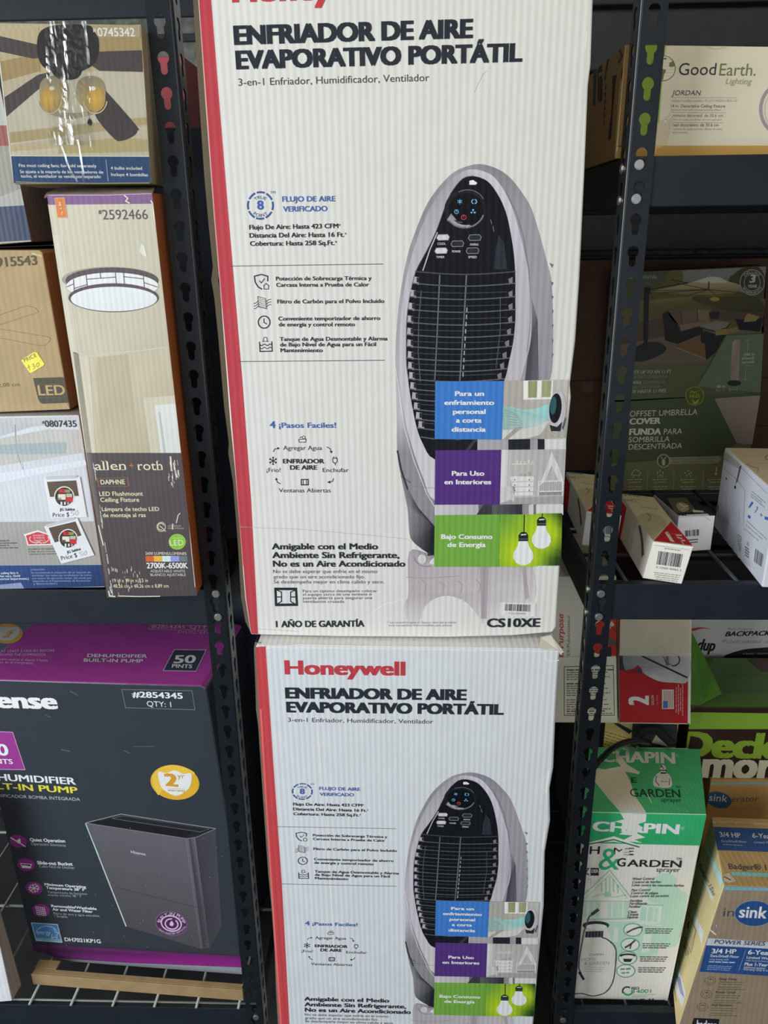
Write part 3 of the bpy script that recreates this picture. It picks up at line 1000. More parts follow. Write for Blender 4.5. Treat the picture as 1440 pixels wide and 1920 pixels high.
    f.poly([(943, 762), (960, 762), (978, 768), (1004, 766), (1028, 757), (1031, 783), (1012, 797), (978, 804), (942, 806)], ['#8fb3ae', '#9ec2bd', '#a6c9c5', '#97ccca', '#8fd0cf', '#94c6c4', '#b3cac6', '#a9bfba', '#93a8a2'], 10)
    for i in range(6):
        f.line([(945 + i * 2, 768 + i * 5.5), (958 + i * 3, 772 + i * 5), (970 + i * 2, 778 + i * 3)], 1, '#7f9c96', 11)
    f.poly([(968, 800), (980, 800), (952, 823), (943, 823)], '#a39d93', 11)
    f.ell(1044, 771, 16, 40, '#bdb9bd', 11, rot=5); f.ell(1041, 765, 11.5, 28, '#191d22', 12, rot=5)
    f.ell(1037, 760, 6, 17, '#2f5a5e', 13, rot=5)
    f.poly([(1030, 796), (1033, 808), (1050, 808), (1054, 790), (1044, 800)], '#2a2c31', 12)
    f.poly([(1056, 775), (1061, 785), (1056, 806), (1052, 800)], '#5b5960', 10.5)
    # inset 2
    f.poly([(816, 844), (940, 843), (937, 945.5), (815, 946)], '#52347a', 8)
    for t, x0, x1, y in (('Para Uso', 847, 908, 891.4), ('en Interiores', 833, 921, 907.5)):
        f.text(t, (x0, y), (x1, y), 8.8, '#ebe9ee', .04, 9)
    f.poly([(940, 843), (1061, 842), (1056, 943.5), (937, 945.5)], ['#b4b3b0', '#aaa9a5', '#b5b3af', '#bdbcb9'], 8)
    f.poly([(940, 843), (953, 843), (950, 925), (938, 925)], '#cfcecc', 9)
    f.poly([(938, 934), (1056, 929), (1056, 943.5), (937, 945.5)], '#a19f9c', 9)
    f.poly([(956, 893), (1001, 892.5), (999, 928), (964, 929)], '#d6d5d3', 10)
    for i in range(3):
        f.line([(957, 903 + i * 9.5), (1000, 902 + i * 9.5)], .8, '#9a9896', 11)
        f.ell(965, 899 + i * 10, 1.2, 1.2, '#55534f', 11, n=8); f.ell(992, 899 + i * 10, 1.2, 1.2, '#55534f', 11, n=8)
    f.line([(960, 870), (1003, 869)], 1.6, '#d8d6d3', 10)
    for x, hh in ((968, 6), (974, 5), (982, 5), (989, 8), (996, 5)): f.rect(x, 869 - hh, x + 5, 869, '#c9c3ba', 10)
    for x, hh in ((975, 5), (982, 4), (990, 8)): f.rect(x, 892 - hh, x + 4, 892, '#a89f90', 10)
    f.poly([(938, 912), (966, 911), (964, 936), (962, 942), (959, 936), (938, 943)], '#c6c4c2', 10)
    f.poly([(1034, 845), (1026, 872), (1015, 900), (1007, 914), (1022, 902), (1034, 872), (1046, 900), (1058, 906), (1050, 880)], '#cfcdcb', 10)
    f.poly([(1012, 902), (1055, 901), (1054, 927), (1011, 928)], '#8e8c8a', 9.5)
    for i in range(15): f.line([(1013 + i * 2.9, 902), (1012.5 + i * 2.9, 920)], 1.1, '#d9d7d5', 11)
    f.line([(1011, 902), (1056, 901)], 2, '#dcdad8', 11); f.line([(1008, 921), (1056, 920)], 2, '#dcdad8', 11)
    f.line([(1010, 900), (1009, 931)], 1.8, '#dcdad8', 11); f.line([(1055, 900), (1054, 929)], 1.8, '#dcdad8', 11)
    # inset 3
    f.poly([(815, 965.5), (938, 964), (936, 1062), (814, 1062)], '#71a544', 8)
    for t, x0, x1, y in (('Bajo Consumo', 827, 923.4, 1010), ('de Energía', 838.7, 910.5, 1025)):
        f.text(t, (x0, y), (x1, y), 8.8, '#eaeee6', .04, 9)
    rows, cx_, cy_ = 6, 11, 0
    def gcol(x, y):
        d = min(math.hypot(x - 980, (y - 1038) * 1.0), math.hypot(x - 1018, y - 1000))
        t = max(0.0, min(1.0, (d - 12) / 62))
        e = max(0.0, (x - 1005) / 50) * max(0.0, min(1, (d - 25) / 30))
        a, b, c = (184, 208, 34), (108, 160, 62), (30, 52, 26)
        v = [a[i] + (b[i] - a[i]) * t for i in range(3)]
        v = [v[i] + (c[i] - v[i]) * min(1, e * 1.2) for i in range(3)]
        return '#%02x%02x%02x' % tuple(int(q) for q in v)
    for i in range(11):
        for j in range(7):
            def g(u, v):
                x = 937 + (1054 - 937) * u / 11; y = 964 + 98 * v / 7 - (2 if u > 6 else 0)
                return (x - 2 * v / 7, y)
            q = [g(i, j), g(i + 1, j), g(i + 1, j + 1), g(i, j + 1)]
            f.poly(q, [gcol(*p) for p in q], 8)
    for cx, cy, yt, s in ((981, 1037, 965, 1.0), (1015, 1007, 963, .95)):
        f.line([(cx + 2, yt), (cx + 1, cy - 38)], 1.8, '#14201a', 9)
        f.poly([(cx - 9 * s, cy - 22 * s), (cx - 9 * s, cy - 34 * s), (cx - 4, cy - 40 * s), (cx + 5, cy - 40 * s), (cx + 9 * s, cy - 34 * s), (cx + 9 * s, cy - 22 * s)], '#232d28', 9)
        f.line([(cx - 4, cy - 35 * s), (cx + 5, cy - 35.5 * s)], 2.2, '#d0d8d0', 10)
        f.line([(cx - 8, cy - 27 * s), (cx + 8, cy - 27 * s)], 1.6, '#5a665e', 10)
        f.poly([(cx - 8.5 * s, cy - 23 * s), (cx + 8.5 * s, cy - 23 * s), (cx + 11 * s, cy - 13 * s), (cx + 18 * s, cy - 2), (cx + 19 * s, cy + 8 * s), (cx + 14 * s, cy + 17 * s),
                (cx + 5, cy + 22 * s), (cx - 5, cy + 22 * s), (cx - 14 * s, cy + 17 * s), (cx - 19 * s, cy + 8 * s), (cx - 18 * s, cy - 2), (cx - 11 * s, cy - 13 * s)], '#e6e8e2', 10)


RED = '#b4424b'
# upper box
UP = [(372, -190), (1124, -190), (1112, 0), (1108, 120), (1103, 160), (1096, 330), (1087, 520), (1079, 640), (1069, 720), (1071, 745), (1066, 790), (1060, 850),
      (1055, 960), (1050, 1060), (1046, 1120), (1043, 1176), (1036, 1186), (960, 1192), (840, 1195), (640, 1194), (470, 1190), (459, 1120), (440, 880), (431, 790),
      (415, 580), (400, 400), (385, 200), (371, 0), (358, -190)][1:]
UP = [(357, -190)] + UP[:-1]
c = carton_px('cooler_box', 'upper tall white air cooler box, model CS10XE printed along its bottom edge', 'box', UP, 0.957, -1.2, 0.33,
              {'front': '#d3d2cd', 'side': '#c9c6bd'}, mat=M_RIB, group='tall white air cooler boxes', anchor=(745, 600), bev=0.002)
f = c.front
f.poly([(361, -150), (385, -150), (396, 0), (411, 190), (428, 400), (455, 720), (471, 940), (484, 1189), (471, 1188), (461, 1120), (442, 880), (417, 580), (402, 400), (387, 200), (373, 0)], RED, 1)
f.line([(376, 40), (387, 190), (402, 395), (417, 578)], 1.6, '#d9777c', 2)
f.line([(420, 610), (442, 880), (455, 1060)], 1.0, '#cf666c', 2)
cooler_art(f)
# creases and crushed spots
f.line([(452, 988), (560, 992), (700, 1004), (765, 1011)], 1.2, '#b9b9b6', 1)
f.line([(700, 1147), (718, 1134), (740, 1128), (764, 1121)], 1.6, '#e6e6e4', 1)
f.line([(560, 1184), (470, 1178)], 1.0, '#b5b5b4', 1)
f.line([(1100, 60), (1098, 90)], 2.0, '#efe9d6', 1)
f.line([(1064, 700), (1061, 716), (1063, 742)], 3.0, '#ece8de', 1)
f.line([(890, 172), (905, 140), (912, 133)], 1.4, '#b9b7b0', 1); f.line([(893, 172), (908, 141)], 1.2, '#e8e6e0', 1)
c.build()
# torn raw board edge along its left side
fl = Acc()
ff = Face(c.face['front'].o - c.face['front'].n * 0.010, c.face['front'].n, fl, 0.7)
out = [(355, -190), (362, 0), (371, 150), (383, 330), (391, 420), (399, 500), (396, 525), (402, 560), (410, 640), (420, 760), (429, 830), (428, 850), (437, 905), (446, 1020), (452, 1120), (460, 1165), (470, 1186)]
inn = [(p[0] + 13, p[1]) for p in out]
for (a, b), (d, e) in zip(zip(out, out[1:]), zip(inn, inn[1:])):
    ff.poly([a, d, e, b], '#5a5040', 0)
    qa, qb = ff.P(a, 0), ff.P(b, 0)
    ba, bb = qa - ff.n * .02, qb - ff.n * .02
    fl.add([qa, qb, bb, ba], [ff.col('#4a4236')], [(0, 0)] * 4)
fo = fl.build('side_flap', M_KRAFT, c.root); fo['label'] = 'frayed raw board edge of the side flap'

# lower box
HM = homography(
    [(439.2, 84.7), (886.7, 71.7), (443, 130.5), (979, 116), (432, 499), (718, 495), (447.5, 677.8), (721, 675.5), (509.7, 1030), (709, 1030),
     (816, 715), (815, 823), (815, 946), (814, 1062), (1050, 1062), (1065, 711), (898, 308)],
    [(536.2, 1308.2), (873.9, 1312.7), (538.4, 1334.4), (942.6, 1341.5), (520, 1551.8), (741.8, 1552.2), (528.4, 1660), (742.7, 1660.7), (570.4, 1875.6), (729, 1879.5),
     (816.7, 1686.4), (816, 1753), (815, 1829), (813.7, 1901.3), (999, 1905), (1016, 1692.6), (881.7, 1448.3)])
LO = [(479, 1211), (1050, 1219), (1048, 1240), (1044, 1300), (1041, 1365), (1038, 1440), (1031, 1480), (1032, 1540), (1022, 1600), (1020, 1700), (1016, 1740), (1006, 1850),
      (1000, 1925), (993, 2085), (533, 2078), (523, 1925), (508, 1680), (500, 1560), (490, 1420), (483, 1300)]
c = carton_px('cooler_box', 'lower tall white air cooler box, the one whose red brand name shows in full', 'box', LO, 0.935, -1.2, 0.33,
              {'front': '#d0d3d6', 'side': '#c9c8c3', 'top': '#c3c6cf'}, mat=M_RIB, group='tall white air cooler boxes', anchor=(745, 1560), bev=0.003,
              pre=HM, kk={'top': .55})
f = c.front
f.pre = None
f.poly([(480, 1213), (498, 1212), (513, 1440), (528, 1650), (543, 1925), (552, 2070), (534, 2070), (524, 1925), (509, 1680), (501, 1560), (491, 1420), (484, 1300)], '#bf464c', 1)
f.line([(489, 1330), (499, 1500), (516, 1760), (527, 1920)], 3.2, '#df6a68', 2)
f.line([(596, 1370), (605, 1480), (612, 1560), (622, 1690), (632, 1880)], 1.5, '#e4e7ea', 1)
f.line([(500, 1216), (560, 1209), (700, 1212), (860, 1214), (1040, 1217)], 1.6, '#e6e8ea', 1)
f.line([(1022, 1222), (1026, 1240), (1048, 1238)], 1.8, '#e8eaec', 1)
f.line([(1029, 1445), (1024, 1478), (1024, 1486)], 4, '#eceef0', 1)
f.line([(1021, 1560), (1017, 1590)], 3, '#eceef0', 1)
f.line([(884, 1348), (888, 1350)], 3, '#e9ebed', 1)
f.pre = HM
cooler_art(f)
c.build()
fl = Acc()
ff = Face(c.face['front'].o - c.face['front'].n * 0.008, c.face['front'].n, fl, 0.7)
out = [(478, 1204), (476, 1216), (479, 1290), (480, 1330), (484, 1360), (490, 1450), (496, 1540), (503, 1640), (509, 1700), (515, 1780), (517, 1850), (521, 1925), (530, 2060)]
inn = [(p[0] + 12, p[1]) for p in out]
for (a, b), (d, e) in zip(zip(out, out[1:]), zip(inn, inn[1:])):
    ff.poly([a, d, e, b], '#625a4c', 0)
    qa, qb = ff.P(a, 0), ff.P(b, 0)
    ba, bb = qa - ff.n * .02, qb - ff.n * .02
    fl.add([qa, qb, bb, ba], [ff.col('#544d42')], [(0, 0)] * 4)
fo = fl.build('side_flap', M_KRAFT, c.root); fo['label'] = 'frayed raw board edge of the side flap'
# crushed corner of the top flap at the right
bm = bmesh.new()
o, n = c.face['front'].o, c.face['front'].n
pts = [(1012, 1216), (1015, 1196), (1034, 1192), (1046, 1203), (1057, 1222), (1051, 1228), (1047, 1220)]
vs = [bm.verts.new(on_plane(p[0], p[1], o - n * (0.012 if p[1] < 1210 else -0.001), n)) for p in pts]
bm.faces.new(vs)
r = bmesh.ops.extrude_face_region(bm, geom=bm.faces[:])
bmesh.ops.translate(bm, verts=[v for v in r['geom'] if isinstance(v, bmesh.types.BMVert)], vec=-n * 0.003)
bmesh.ops.recalc_face_normals(bm, faces=bm.faces)
fo = mesh_obj('top_flap', bm, mat_plain('creased_white_board', '#d8d3c4', rough=.6, spec=.2, noise=.06, bump=.2), c.root)
fo['label'] = 'crumpled cream corner of the top flap'

# ================================================================== boxes on the left rack
WHT = '#d9dad8'

# ---- ceiling fan light kit box
c = carton_px('light_kit_box', 'box picturing a dark ceiling fan, with wrinkled clear tape down its front', 'box',
              [(-11, 42), (264, 46), (283, 344.5), (26, 345.5)], 0.936, 6.0, 0.09,
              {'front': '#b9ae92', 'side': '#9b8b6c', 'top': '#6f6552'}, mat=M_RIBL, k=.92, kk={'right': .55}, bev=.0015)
f = c.front
f.poly([(-6, 60), (264, 46), (283, 294), (21, 293)], ['#b8a579', '#b59f72', '#bcb29a', '#c2bba6'], 1)
f.poly([(-6, 60), (72, 50), (72, 95), (-3, 110)], '#b9ab88', 2)
f.poly([(-4, 116), (74, 100), (76, 133), (-1, 155)], '#a08a60', 2)
f.poly([(-2, 155), (74, 134), (76, 139), (10, 178), (2, 178)], '#b8ad93', 2)
f.poly([(184, 72), (266, 66), (268, 93), (184, 97)], '#a28c62', 2)
f.poly([(120, 48), (264, 47), (265, 66), (184, 72)], '#a99a74', 2)
f.poly([(10, 140), (269, 130), (277, 218), (18, 246)], '#bdb6a3', 1.5)
f.poly([(18, 248), (277, 220), (279, 233), (150, 252), (20, 268)], ['#a5966f', '#aa9a70', '#ae9f76', '#ab9c72', '#a4956c'], 2)
f.poly([(20, 272), (280, 236), (281, 262), (21, 284)], ['#b5aa8c', '#bfb7a4', '#bcb195', '#b8a878'], 2)
f.poly([(110, 268), (230, 258), (281, 262), (281, 284), (110, 288)], '#ada074', 2.5)
DK = '#4b4342'
f.poly([(-8, 66), (72, 84), (82, 108), (62, 110), (-4, 96)], DK, 3)
f.poly([(183, 97), (266, 94), (268, 135), (187, 133), (170, 122)], DK, 3)
f.poly([(8, 183), (72, 140), (95, 135), (92, 143), (75, 165), (12, 219)], DK, 3)
f.spoly([(190, 165), (200, 172), (256, 236), (258, 245), (252, 254), (233, 263), (214, 260), (176, 210)], '#453d3c', 3)
f.spoly([(74, 62), (100, 48), (150, 46), (178, 54), (186, 85), (181, 113), (165, 128), (138, 137), (108, 136), (80, 124), (70, 95)], '#2b2727', 4)
f.spoly([(100, 128), (150, 128), (146, 146), (122, 150), (104, 144)], '#262222', 4)
for cx, s in ((102, -1), (171, 1)):
    f.spoly([(cx - 24, 152), (cx, 142), (cx + 22, 152), (cx + 27, 182), (cx + 12, 208), (cx - 12, 206), (cx - 27, 182)], ['#8f8468', '#8a8068', '#8f8468', '#a69467', '#ab9a6c', '#ab9a6c', '#a69467'], 4)
    f.radial(cx - s * -8, 186, 19, 24, '#d3a646', '#aa8f53', 5)
    f.ring(cx - s * -8, 186, 22, 27, 2.2, '#c9b68a', 6, 190, 350)
    f.ell(cx + s * 4, 166, 5, 4, '#dcd6c4', 6)
f.spoly([(84, 200), (92, 213), (118, 221), (140, 222), (180, 212), (196, 197), (172, 206), (140, 212), (108, 209)], '#9b9079', 4)
f.spoly([(168, 222), (173, 230), (169, 236), (164, 230)], '#2b2727', 5)
f.line([(165, 205), (168, 224)], .8, '#4a4444', 5)
f.poly([(21, 293), (280.5, 294), (283, 343), (26, 343.5)], '#28466e', 3)
f.line([(21, 292.3), (280, 293.3)], 1.4, '#d9d3bf', 4)
f.line([(-9, 48), (25, 340)], 3.4, '#dcd8cc', 3)
for t, a, b in (('Fits most ceiling fans; fan sold separately', (36, 313), (181.5, 314)), ('Se ajusta a la mayoría de los ventiladores de', (38, 324.5), (194, 325.5)),
                ('techo, el ventilador se vende por separado', (39.5, 333), (189.5, 334)), ('4 bulbs included', (208, 318), (267, 318.5)), ('Incluye 4 bombillas', (209, 330), (278, 330.7))):
    f.text(t, a, b, 5.8, WHT, .02, 4)
f.line([(199, 300), (203, 340)], 1, '#a9b4c2', 4)
f.poly([(172, 50), (262, 50), (263, 70), (184, 70)], '#a79b80', 4.5)
f.text('0745342', (184, 68.5), (254, 68.5), 16, '#e4dfd2', .02, 5)
f.text('#', (175, 60), (181, 60), 7, '#e4dfd2', .02, 5)
f.line([(30, 341), (80, 343), (180, 344), (280, 343)], 2, '#8f8468', 4)
c.build()
# clear tape, wrinkled
rnd = random.Random(4)
bm = bmesh.new()
Pl = c.face['front']
NU, NV = 12, 30
g = []
ridge = [rnd.uniform(-1, 1) for _ in range(NU + 1)]
for j in range(NV + 1):
    v = j / NV
    row = []
    for i in range(NU + 1):
        u = i / NU
        x = 84 + 10 * v + (80 + 2 * math.sin(v * 5)) * u + (rnd.uniform(-1.5, 1.5) if 0 < i < NU else 0)
        y = 40 + 232 * v + rnd.uniform(-2, 2) * (0 < j < NV)
        hgt = 0.0014 + 0.0011 * ridge[i] * math.sin(v * 7 + i) + rnd.uniform(0, .0009)
        row.append(bm.verts.new(on_plane(x, y, Pl.o, Pl.n) + Pl.n * max(.0010, hgt)))
    g.append(row)
for j in range(NV):
    for i in range(NU):
        bm.faces.new((g[j][i], g[j][i + 1], g[j + 1][i + 1], g[j + 1][i]))
to = mesh_obj('packing_tape', bm, M_TAPE, c.root); to['label'] = 'wrinkled strip of clear packing tape'
bm = bmesh.new()
q = [(90, 248), (118, 232), (174, 232), (174, 276), (92, 268)]
vs = [bm.verts.new(on_plane(p[0], p[1], Pl.o, Pl.n) + Pl.n * (.0012 + .0004 * i)) for i, p in enumerate(q)]
bm.faces.new(vs)
for pts in (((112, 255), (128, 310), (146, 341)), ((146, 262), (153, 300), (159, 343))):
    for (a, b) in zip(pts, pts[1:]):
        v4 = [bm.verts.new(on_plane(p[0] + d, p[1], Pl.o, Pl.n) + Pl.n * h) for p, d, h in ((a, -2, .001), (a, 2, .0022), (b, 2, .0022), (b, -2, .001))]
        bm.faces.new(v4)
to = mesh_obj('packing_tape', bm, M_TAPE, c.root); to['label'] = 'loose tail of clear packing tape'

# ---- allen + roth lamp box
c = carton_px('flushmount_lamp_box', 'tall narrow lamp box with purple top stripe and brown lower panel, beside the rack post', 'box',
              [(87, 364), (285, 361), (369.5, 1117), (201, 1121)], 0.936, 2.0, 0.089,
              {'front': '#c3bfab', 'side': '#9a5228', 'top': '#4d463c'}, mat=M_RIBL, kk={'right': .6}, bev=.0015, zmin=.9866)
f = c.front
f.poly([(88, 383), (287, 381), (342, 849), (162, 849)], ['#c6c3b0', '#c3c0ad', '#b7ae97', '#c1bba6'], 1)
f.poly([(98, 440), (118, 440), (172, 849), (162, 849)], ['#cfcdbc', '#c6c3b1', '#c9c3b0', '#d2cdbb'], 2)
f.poly([(137, 660), (316, 650), (342, 849), (162, 849)], ['#c4bda8', '#c0b9a2', '#b3a98d', '#bfb69e'], 2)
f.poly([(150, 668), (167, 668), (180, 849), (172, 849)], '#cdc6b2', 3)
f.line([(134, 657), (150, 662), (168, 668), (230, 661), (316, 651)], 1.8, '#cbc7b7', 3)
f.poly([(180, 670), (240, 664), (262, 849), (190, 849)], '#b8ae93', 2.5)
f.poly([(268, 746), (333, 741), (342, 849), (283, 849)], '#c9c3af', 3)
f.poly([(290, 760), (333, 756), (340, 849), (302, 849)], '#d3d6d2', 4)
f.poly([(297, 772), (300, 772), (311, 849), (307, 849)], '#bdbfba', 5)
f.poly([(88, 365), (285.5, 362), (288, 382), (91, 384)], '#806189', 2)
f.line([(92, 366), (200, 366), (284, 363)], 1.3, '#bfa9bd', 3)
f.poly([(103, 371.7), (121, 370.7), (125.7, 408), (108.3, 408)], '#d07a40', 3)
f.line([(103, 371.7), (121, 370.7), (125.7, 408), (108.3, 408)], .9, '#e0b080', 4, closed=True)
f.text('a', (111, 386), (115.5, 386), 11, '#ecdcc0', .01, 4); f.text('+', (113, 394), (117, 394), 6, '#ecdcc0', .01, 4); f.text('r', (116, 403.5), (119.5, 403.5), 10, '#ecdcc0', .01, 4)
f.text('2592466', (193, 411.7), (278, 411), 18.5, '#57525a', .01, 3)
f.text('#', (185, 401), (191, 401), 8, '#57525a', .02, 3)
f.line([(233, 366), (240, 372), (236, 377), (243, 381)], 2.2, '#e3dccd', 4)
f.line([(283, 376), (288, 384), (289, 402), (292, 420)], 2.0, '#efe9da', 4)
f.poly([(265, 455), (271, 462), (276, 482), (267, 478), (262, 472)], '#d9d8cc', 3)
# pictured lamp
f.ell(206, 524, 90, 24, '#a19c8b', 2.5, n=40)
f.ell(210, 526, 87.5, 24.5, '#5a5054', 3, n=44)
f.ell(211, 536, 86, 25, '#dfe1e6', 4, n=44)
for a, b in (((138, 524), (139.5, 545)), ((162, 515.5), (164, 536)), ((188, 511), (189, 521)), ((216.5, 511), (218.5, 532)), ((232, 511), (233.5, 532)), ((269, 517), (271, 538)),
             ((163, 523.5), (217, 519.5)), ((232, 518.5), (270, 523)), ((139, 541), (163, 533.5)), ((271, 530), (295, 538)), ((125, 538), (139, 532))):
    f.line([a, b], 1.5, '#5a5054', 5)
f.ell(213, 558, 84.5, 27, '#5a5054', 6, n=44)
f.ell(214, 560.5, 81, 23, '#dcdfe6', 7, n=44)
# brown panel
f.poly([(162, 849), (342, 849), (369.5, 1116.5), (201, 1120.5)], ['#554d50', '#554d51', '#4e464a', '#4a4346'], 4)
f.poly([(163, 850), (173, 850), (181, 905), (212, 1118), (203, 1120)], ['#77706c', '#655c5d', '#5b5355', '#4f484a', '#5b5355'], 5)
CR = '#e3dbb6'
f.text('allen', (179, 881.3), (237, 880.6), 16.5, CR, .0, 5)
for x, y, wd in ((180, 881, 0), ): pass
f.text('+', (243.5, 879.5), (252, 879.5), 14, '#c8703c', .0, 5)
f.text('roth', (259.5, 881), (305.5, 881), 16.5, CR, .0, 5)
# little slabs that make the lettering seriffed
for x in (193, 200.5, 222.5, 231, 262, 291, 299.5):
    f.line([(x - 2.2, 880.6), (x + 2.2, 880.6)], 1.0, CR, 5.2)
for x in (192, 199.6, 297): f.line([(x - 2, 864), (x, 864)], .9, CR, 5.2)
f.line([(183, 896.3), (239.7, 895.9)], .7, '#8f6a4e', 5); f.line([(185, 911.7), (241.7, 911.3)], .7, '#8f6a4e', 5)
f.line([(183, 896.3), (185.3, 911.7)], 1.6, '#b0683c', 5); f.line([(239.5, 896), (241.7, 911.3)], 1.6, '#b0683c', 5)
for t, a, b, h, bo in (('DAPHNE', (189.5, 908), (235, 907.5), 8.8, .02), ('LED Flushmount', (187, 929.5), (268.7, 929), 8, .015), ('Ceiling Fixture', (189, 940.8), (261.7, 940.5), 8, .015),
                       ('Lámpara de techo LED', (191.7, 958), (299, 957.7), 7.6, .015), ('de montaje al ras', (193.3, 969.5), (273.8, 969), 7.6, .015)):
    f.text(t, a, b, h, CR, bo, 5)
f.ring(302.5, 987.5, 8, 8.5, 1.1, CR, 5); f.ring(302, 987, 5.5, 6, 1.3, CR, 5, 20, 290); f.line([(300, 986), (304, 989), (312, 996), (306, 994)], 1.4, CR, 5)
f.text('LISTED RETROFIT', (315, 987), (340, 987.5), 2.8, '#bdb49a', .0, 5); f.text('DISEÑO MODULAR', (315, 991.5), (345, 991.5), 2.8, '#bdb49a', .0, 5)
f.ell(332.5, 1015.5, 16.2, 14.8, '#84b93c', 5); f.ring(332.5, 1015.5, 15, 13.6, .8, '#a6cf66', 6)
f.text('LED', (319.7, 1022.5), (344.7, 1022), 10, '#e3efc8', .0, 6)
f.text('INTEGRATED', (322, 1010), (343, 1010), 2.6, '#cfe6a4', .0, 6)
f.text('2600 LUMENS/LÚMENES', (273, 1039.7), (350, 1040.3), 5.2, '#e0dccb', .01, 5)
for i, cc in enumerate(('#c9653b', '#dfb14a', '#c6dde3', '#8f99cf', '#6d747e')):
    f.poly([(273 + 15.66 * i, 1042), (273 + 15.66 * (i + 1), 1042), (273.6 + 15.66 * (i + 1), 1052.7), (273.6 + 15.66 * i, 1052.7)], cc, 5)
f.text('2700K-6500K', (275.8, 1065.3), (353, 1065.3), 10.6, '#e9e9e6', .03, 5)
f.text('ADJUSTABLE WHITE', (282.5, 1072.5), (347.5, 1073), 4.8, '#cfc9bd', .01, 5); f.text('BLANCO AJUSTABLE', (282.5, 1079.7), (349, 1079.7), 4.8, '#cfc9bd', .01, 5)
f.text('19 in x 19 in x 3.5 in', (211.7, 1091.3), (278, 1091), 6.6, CR, .01, 5); f.text('48,26 cm x 48,26 cm x 8,89 cm', (212.8, 1101.7), (316.7, 1101.3), 6.6, CR, .01, 5)
for k in range(70):   # scuffs
    x0 = rnd.choice((rnd.uniform(205, 265), rnd.uniform(316, 335), 0))
    if x0 == 0:
        t = rnd.random(); x0 = 173 + 38 * t + rnd.uniform(-1, 1); y0 = 850 + 265 * t; ln = rnd.uniform(3, 14)
    elif x0 < 300: y0 = rnd.uniform(1060, 1112); ln = rnd.uniform(2, 9)
    else: y0 = rnd.uniform(855, 905); ln = rnd.uniform(3, 12)
    f.line([(x0, y0), (x0 + ln * .13, y0 + ln)], rnd.uniform(.5, 1.7), '#cfcabf', 6)
for pts, wd in ((((320, 856), (322, 882)), 3), (((326, 868), (328, 880), (332, 894)), 3), (((338, 962), (334, 966), (331, 980)), 1.6), (((324, 982), (324, 992)), 1.8), (((185, 985), (191, 1010), (194, 1022)), 2),
                (((204, 1108), (206, 1117), (216, 1118)), 2.4), (((222, 1117), (262, 1118), (300, 1117.5)), 1.6), (((342, 862), (352, 950), (360, 1040), (366, 1100)), 1.0)):
    f.line(pts, wd, '#ddd8cc', 6)
c.right.poly([(300, 362), (312, 362), (386, 1112), (374, 1112)], '#9a5228', 0)
c.build()
# crushed top flaps standing between the lamp box and the box above it
bm = bmesh.new()
n = c.face['front'].n; o = c.face['front'].o
vs = [bm.verts.new(on_plane(x, y, o - n * d, n)) for x, y, d in ((83, 368, 0), (89, 360, .012), (112, 351.5, .03), (135, 350.5, .04), (290, 350.5, .04), (287, 357, .006), (286, 361, 0.001), (88, 364, 0.001))]
bm.faces.new(vs)
r = bmesh.ops.extrude_face_region(bm, geom=bm.faces[:])
bmesh.ops.translate(bm, verts=[v for v in r['geom'] if isinstance(v, bmesh.types.BMVert)], vec=Vector((0, 0, -.0025)))
bmesh.ops.recalc_face_normals(bm, faces=bm.faces)
M_GREYB = mat_plain('worn_grey_board', '#8b8172', rough=.8, spec=.1, noise=.2, nscale=60)
fo = mesh_obj('top_flap', bm, M_GREYB, c.root); fo['label'] = 'crushed grey flap lifting under the upper box'

# ---- grey box with red band, far left
c = carton_px('grey_box', 'grey and dark blue box with red band, far left on the brown LED box', 'box',
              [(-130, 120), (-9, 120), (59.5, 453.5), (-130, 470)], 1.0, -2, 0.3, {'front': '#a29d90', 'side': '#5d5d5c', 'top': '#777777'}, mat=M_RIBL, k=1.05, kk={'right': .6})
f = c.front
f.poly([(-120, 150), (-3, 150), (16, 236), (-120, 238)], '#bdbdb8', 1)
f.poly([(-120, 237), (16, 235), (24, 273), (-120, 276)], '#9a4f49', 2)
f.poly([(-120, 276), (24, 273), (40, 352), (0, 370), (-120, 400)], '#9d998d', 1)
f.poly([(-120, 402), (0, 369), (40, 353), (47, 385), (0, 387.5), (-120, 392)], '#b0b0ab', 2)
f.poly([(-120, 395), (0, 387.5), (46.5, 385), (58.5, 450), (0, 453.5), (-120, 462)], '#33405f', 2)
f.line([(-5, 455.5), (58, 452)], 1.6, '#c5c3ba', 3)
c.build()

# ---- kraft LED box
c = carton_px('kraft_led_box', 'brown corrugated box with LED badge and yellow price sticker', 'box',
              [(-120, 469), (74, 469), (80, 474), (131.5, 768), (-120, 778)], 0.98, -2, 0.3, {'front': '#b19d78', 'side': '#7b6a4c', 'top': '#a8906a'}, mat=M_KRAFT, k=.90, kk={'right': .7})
f = c.front
f.text('915543', (-6, 501), (71, 496.5), 18, '#625a4e', .03, 2)
f.text('12,08 cm', (-8, 725.5), (37.5, 724), 7, '#7d6f55', .0, 2)
f.poly([(62, 709), (116, 707), (121, 708.5), (124, 713), (132.7, 755), (80, 757), (75, 754), (72, 749)], '#5d594f', 2)
for y in (721, 746): f.line([(66 + (y - 709) * .17, y), (125 + (y - 712) * .17, y - 2)], 1, '#6d6a5f', 3)
f.text('LED', (73, 741.4), (123.7, 740.3), 19, '#bfa877', .025, 3)
for pts in (((-10, 594), (50, 573), (66, 577), (73, 585), (-10, 612)), ((-10, 615), (88, 631), (95, 634), (92, 641), (84, 648), (76, 648), (-10, 632))):
    f.line(pts, .8, '#8f7a55', 2)
f.line([(73, 585), (82, 576), (101, 561)], 1.2, '#c9b184', 2)
f.line([(60, 475), (78, 480)], 2.5, '#d6c294', 2)
f.line([(118, 752), (130, 766)], 1.5, '#cdb888', 2)
c.build()
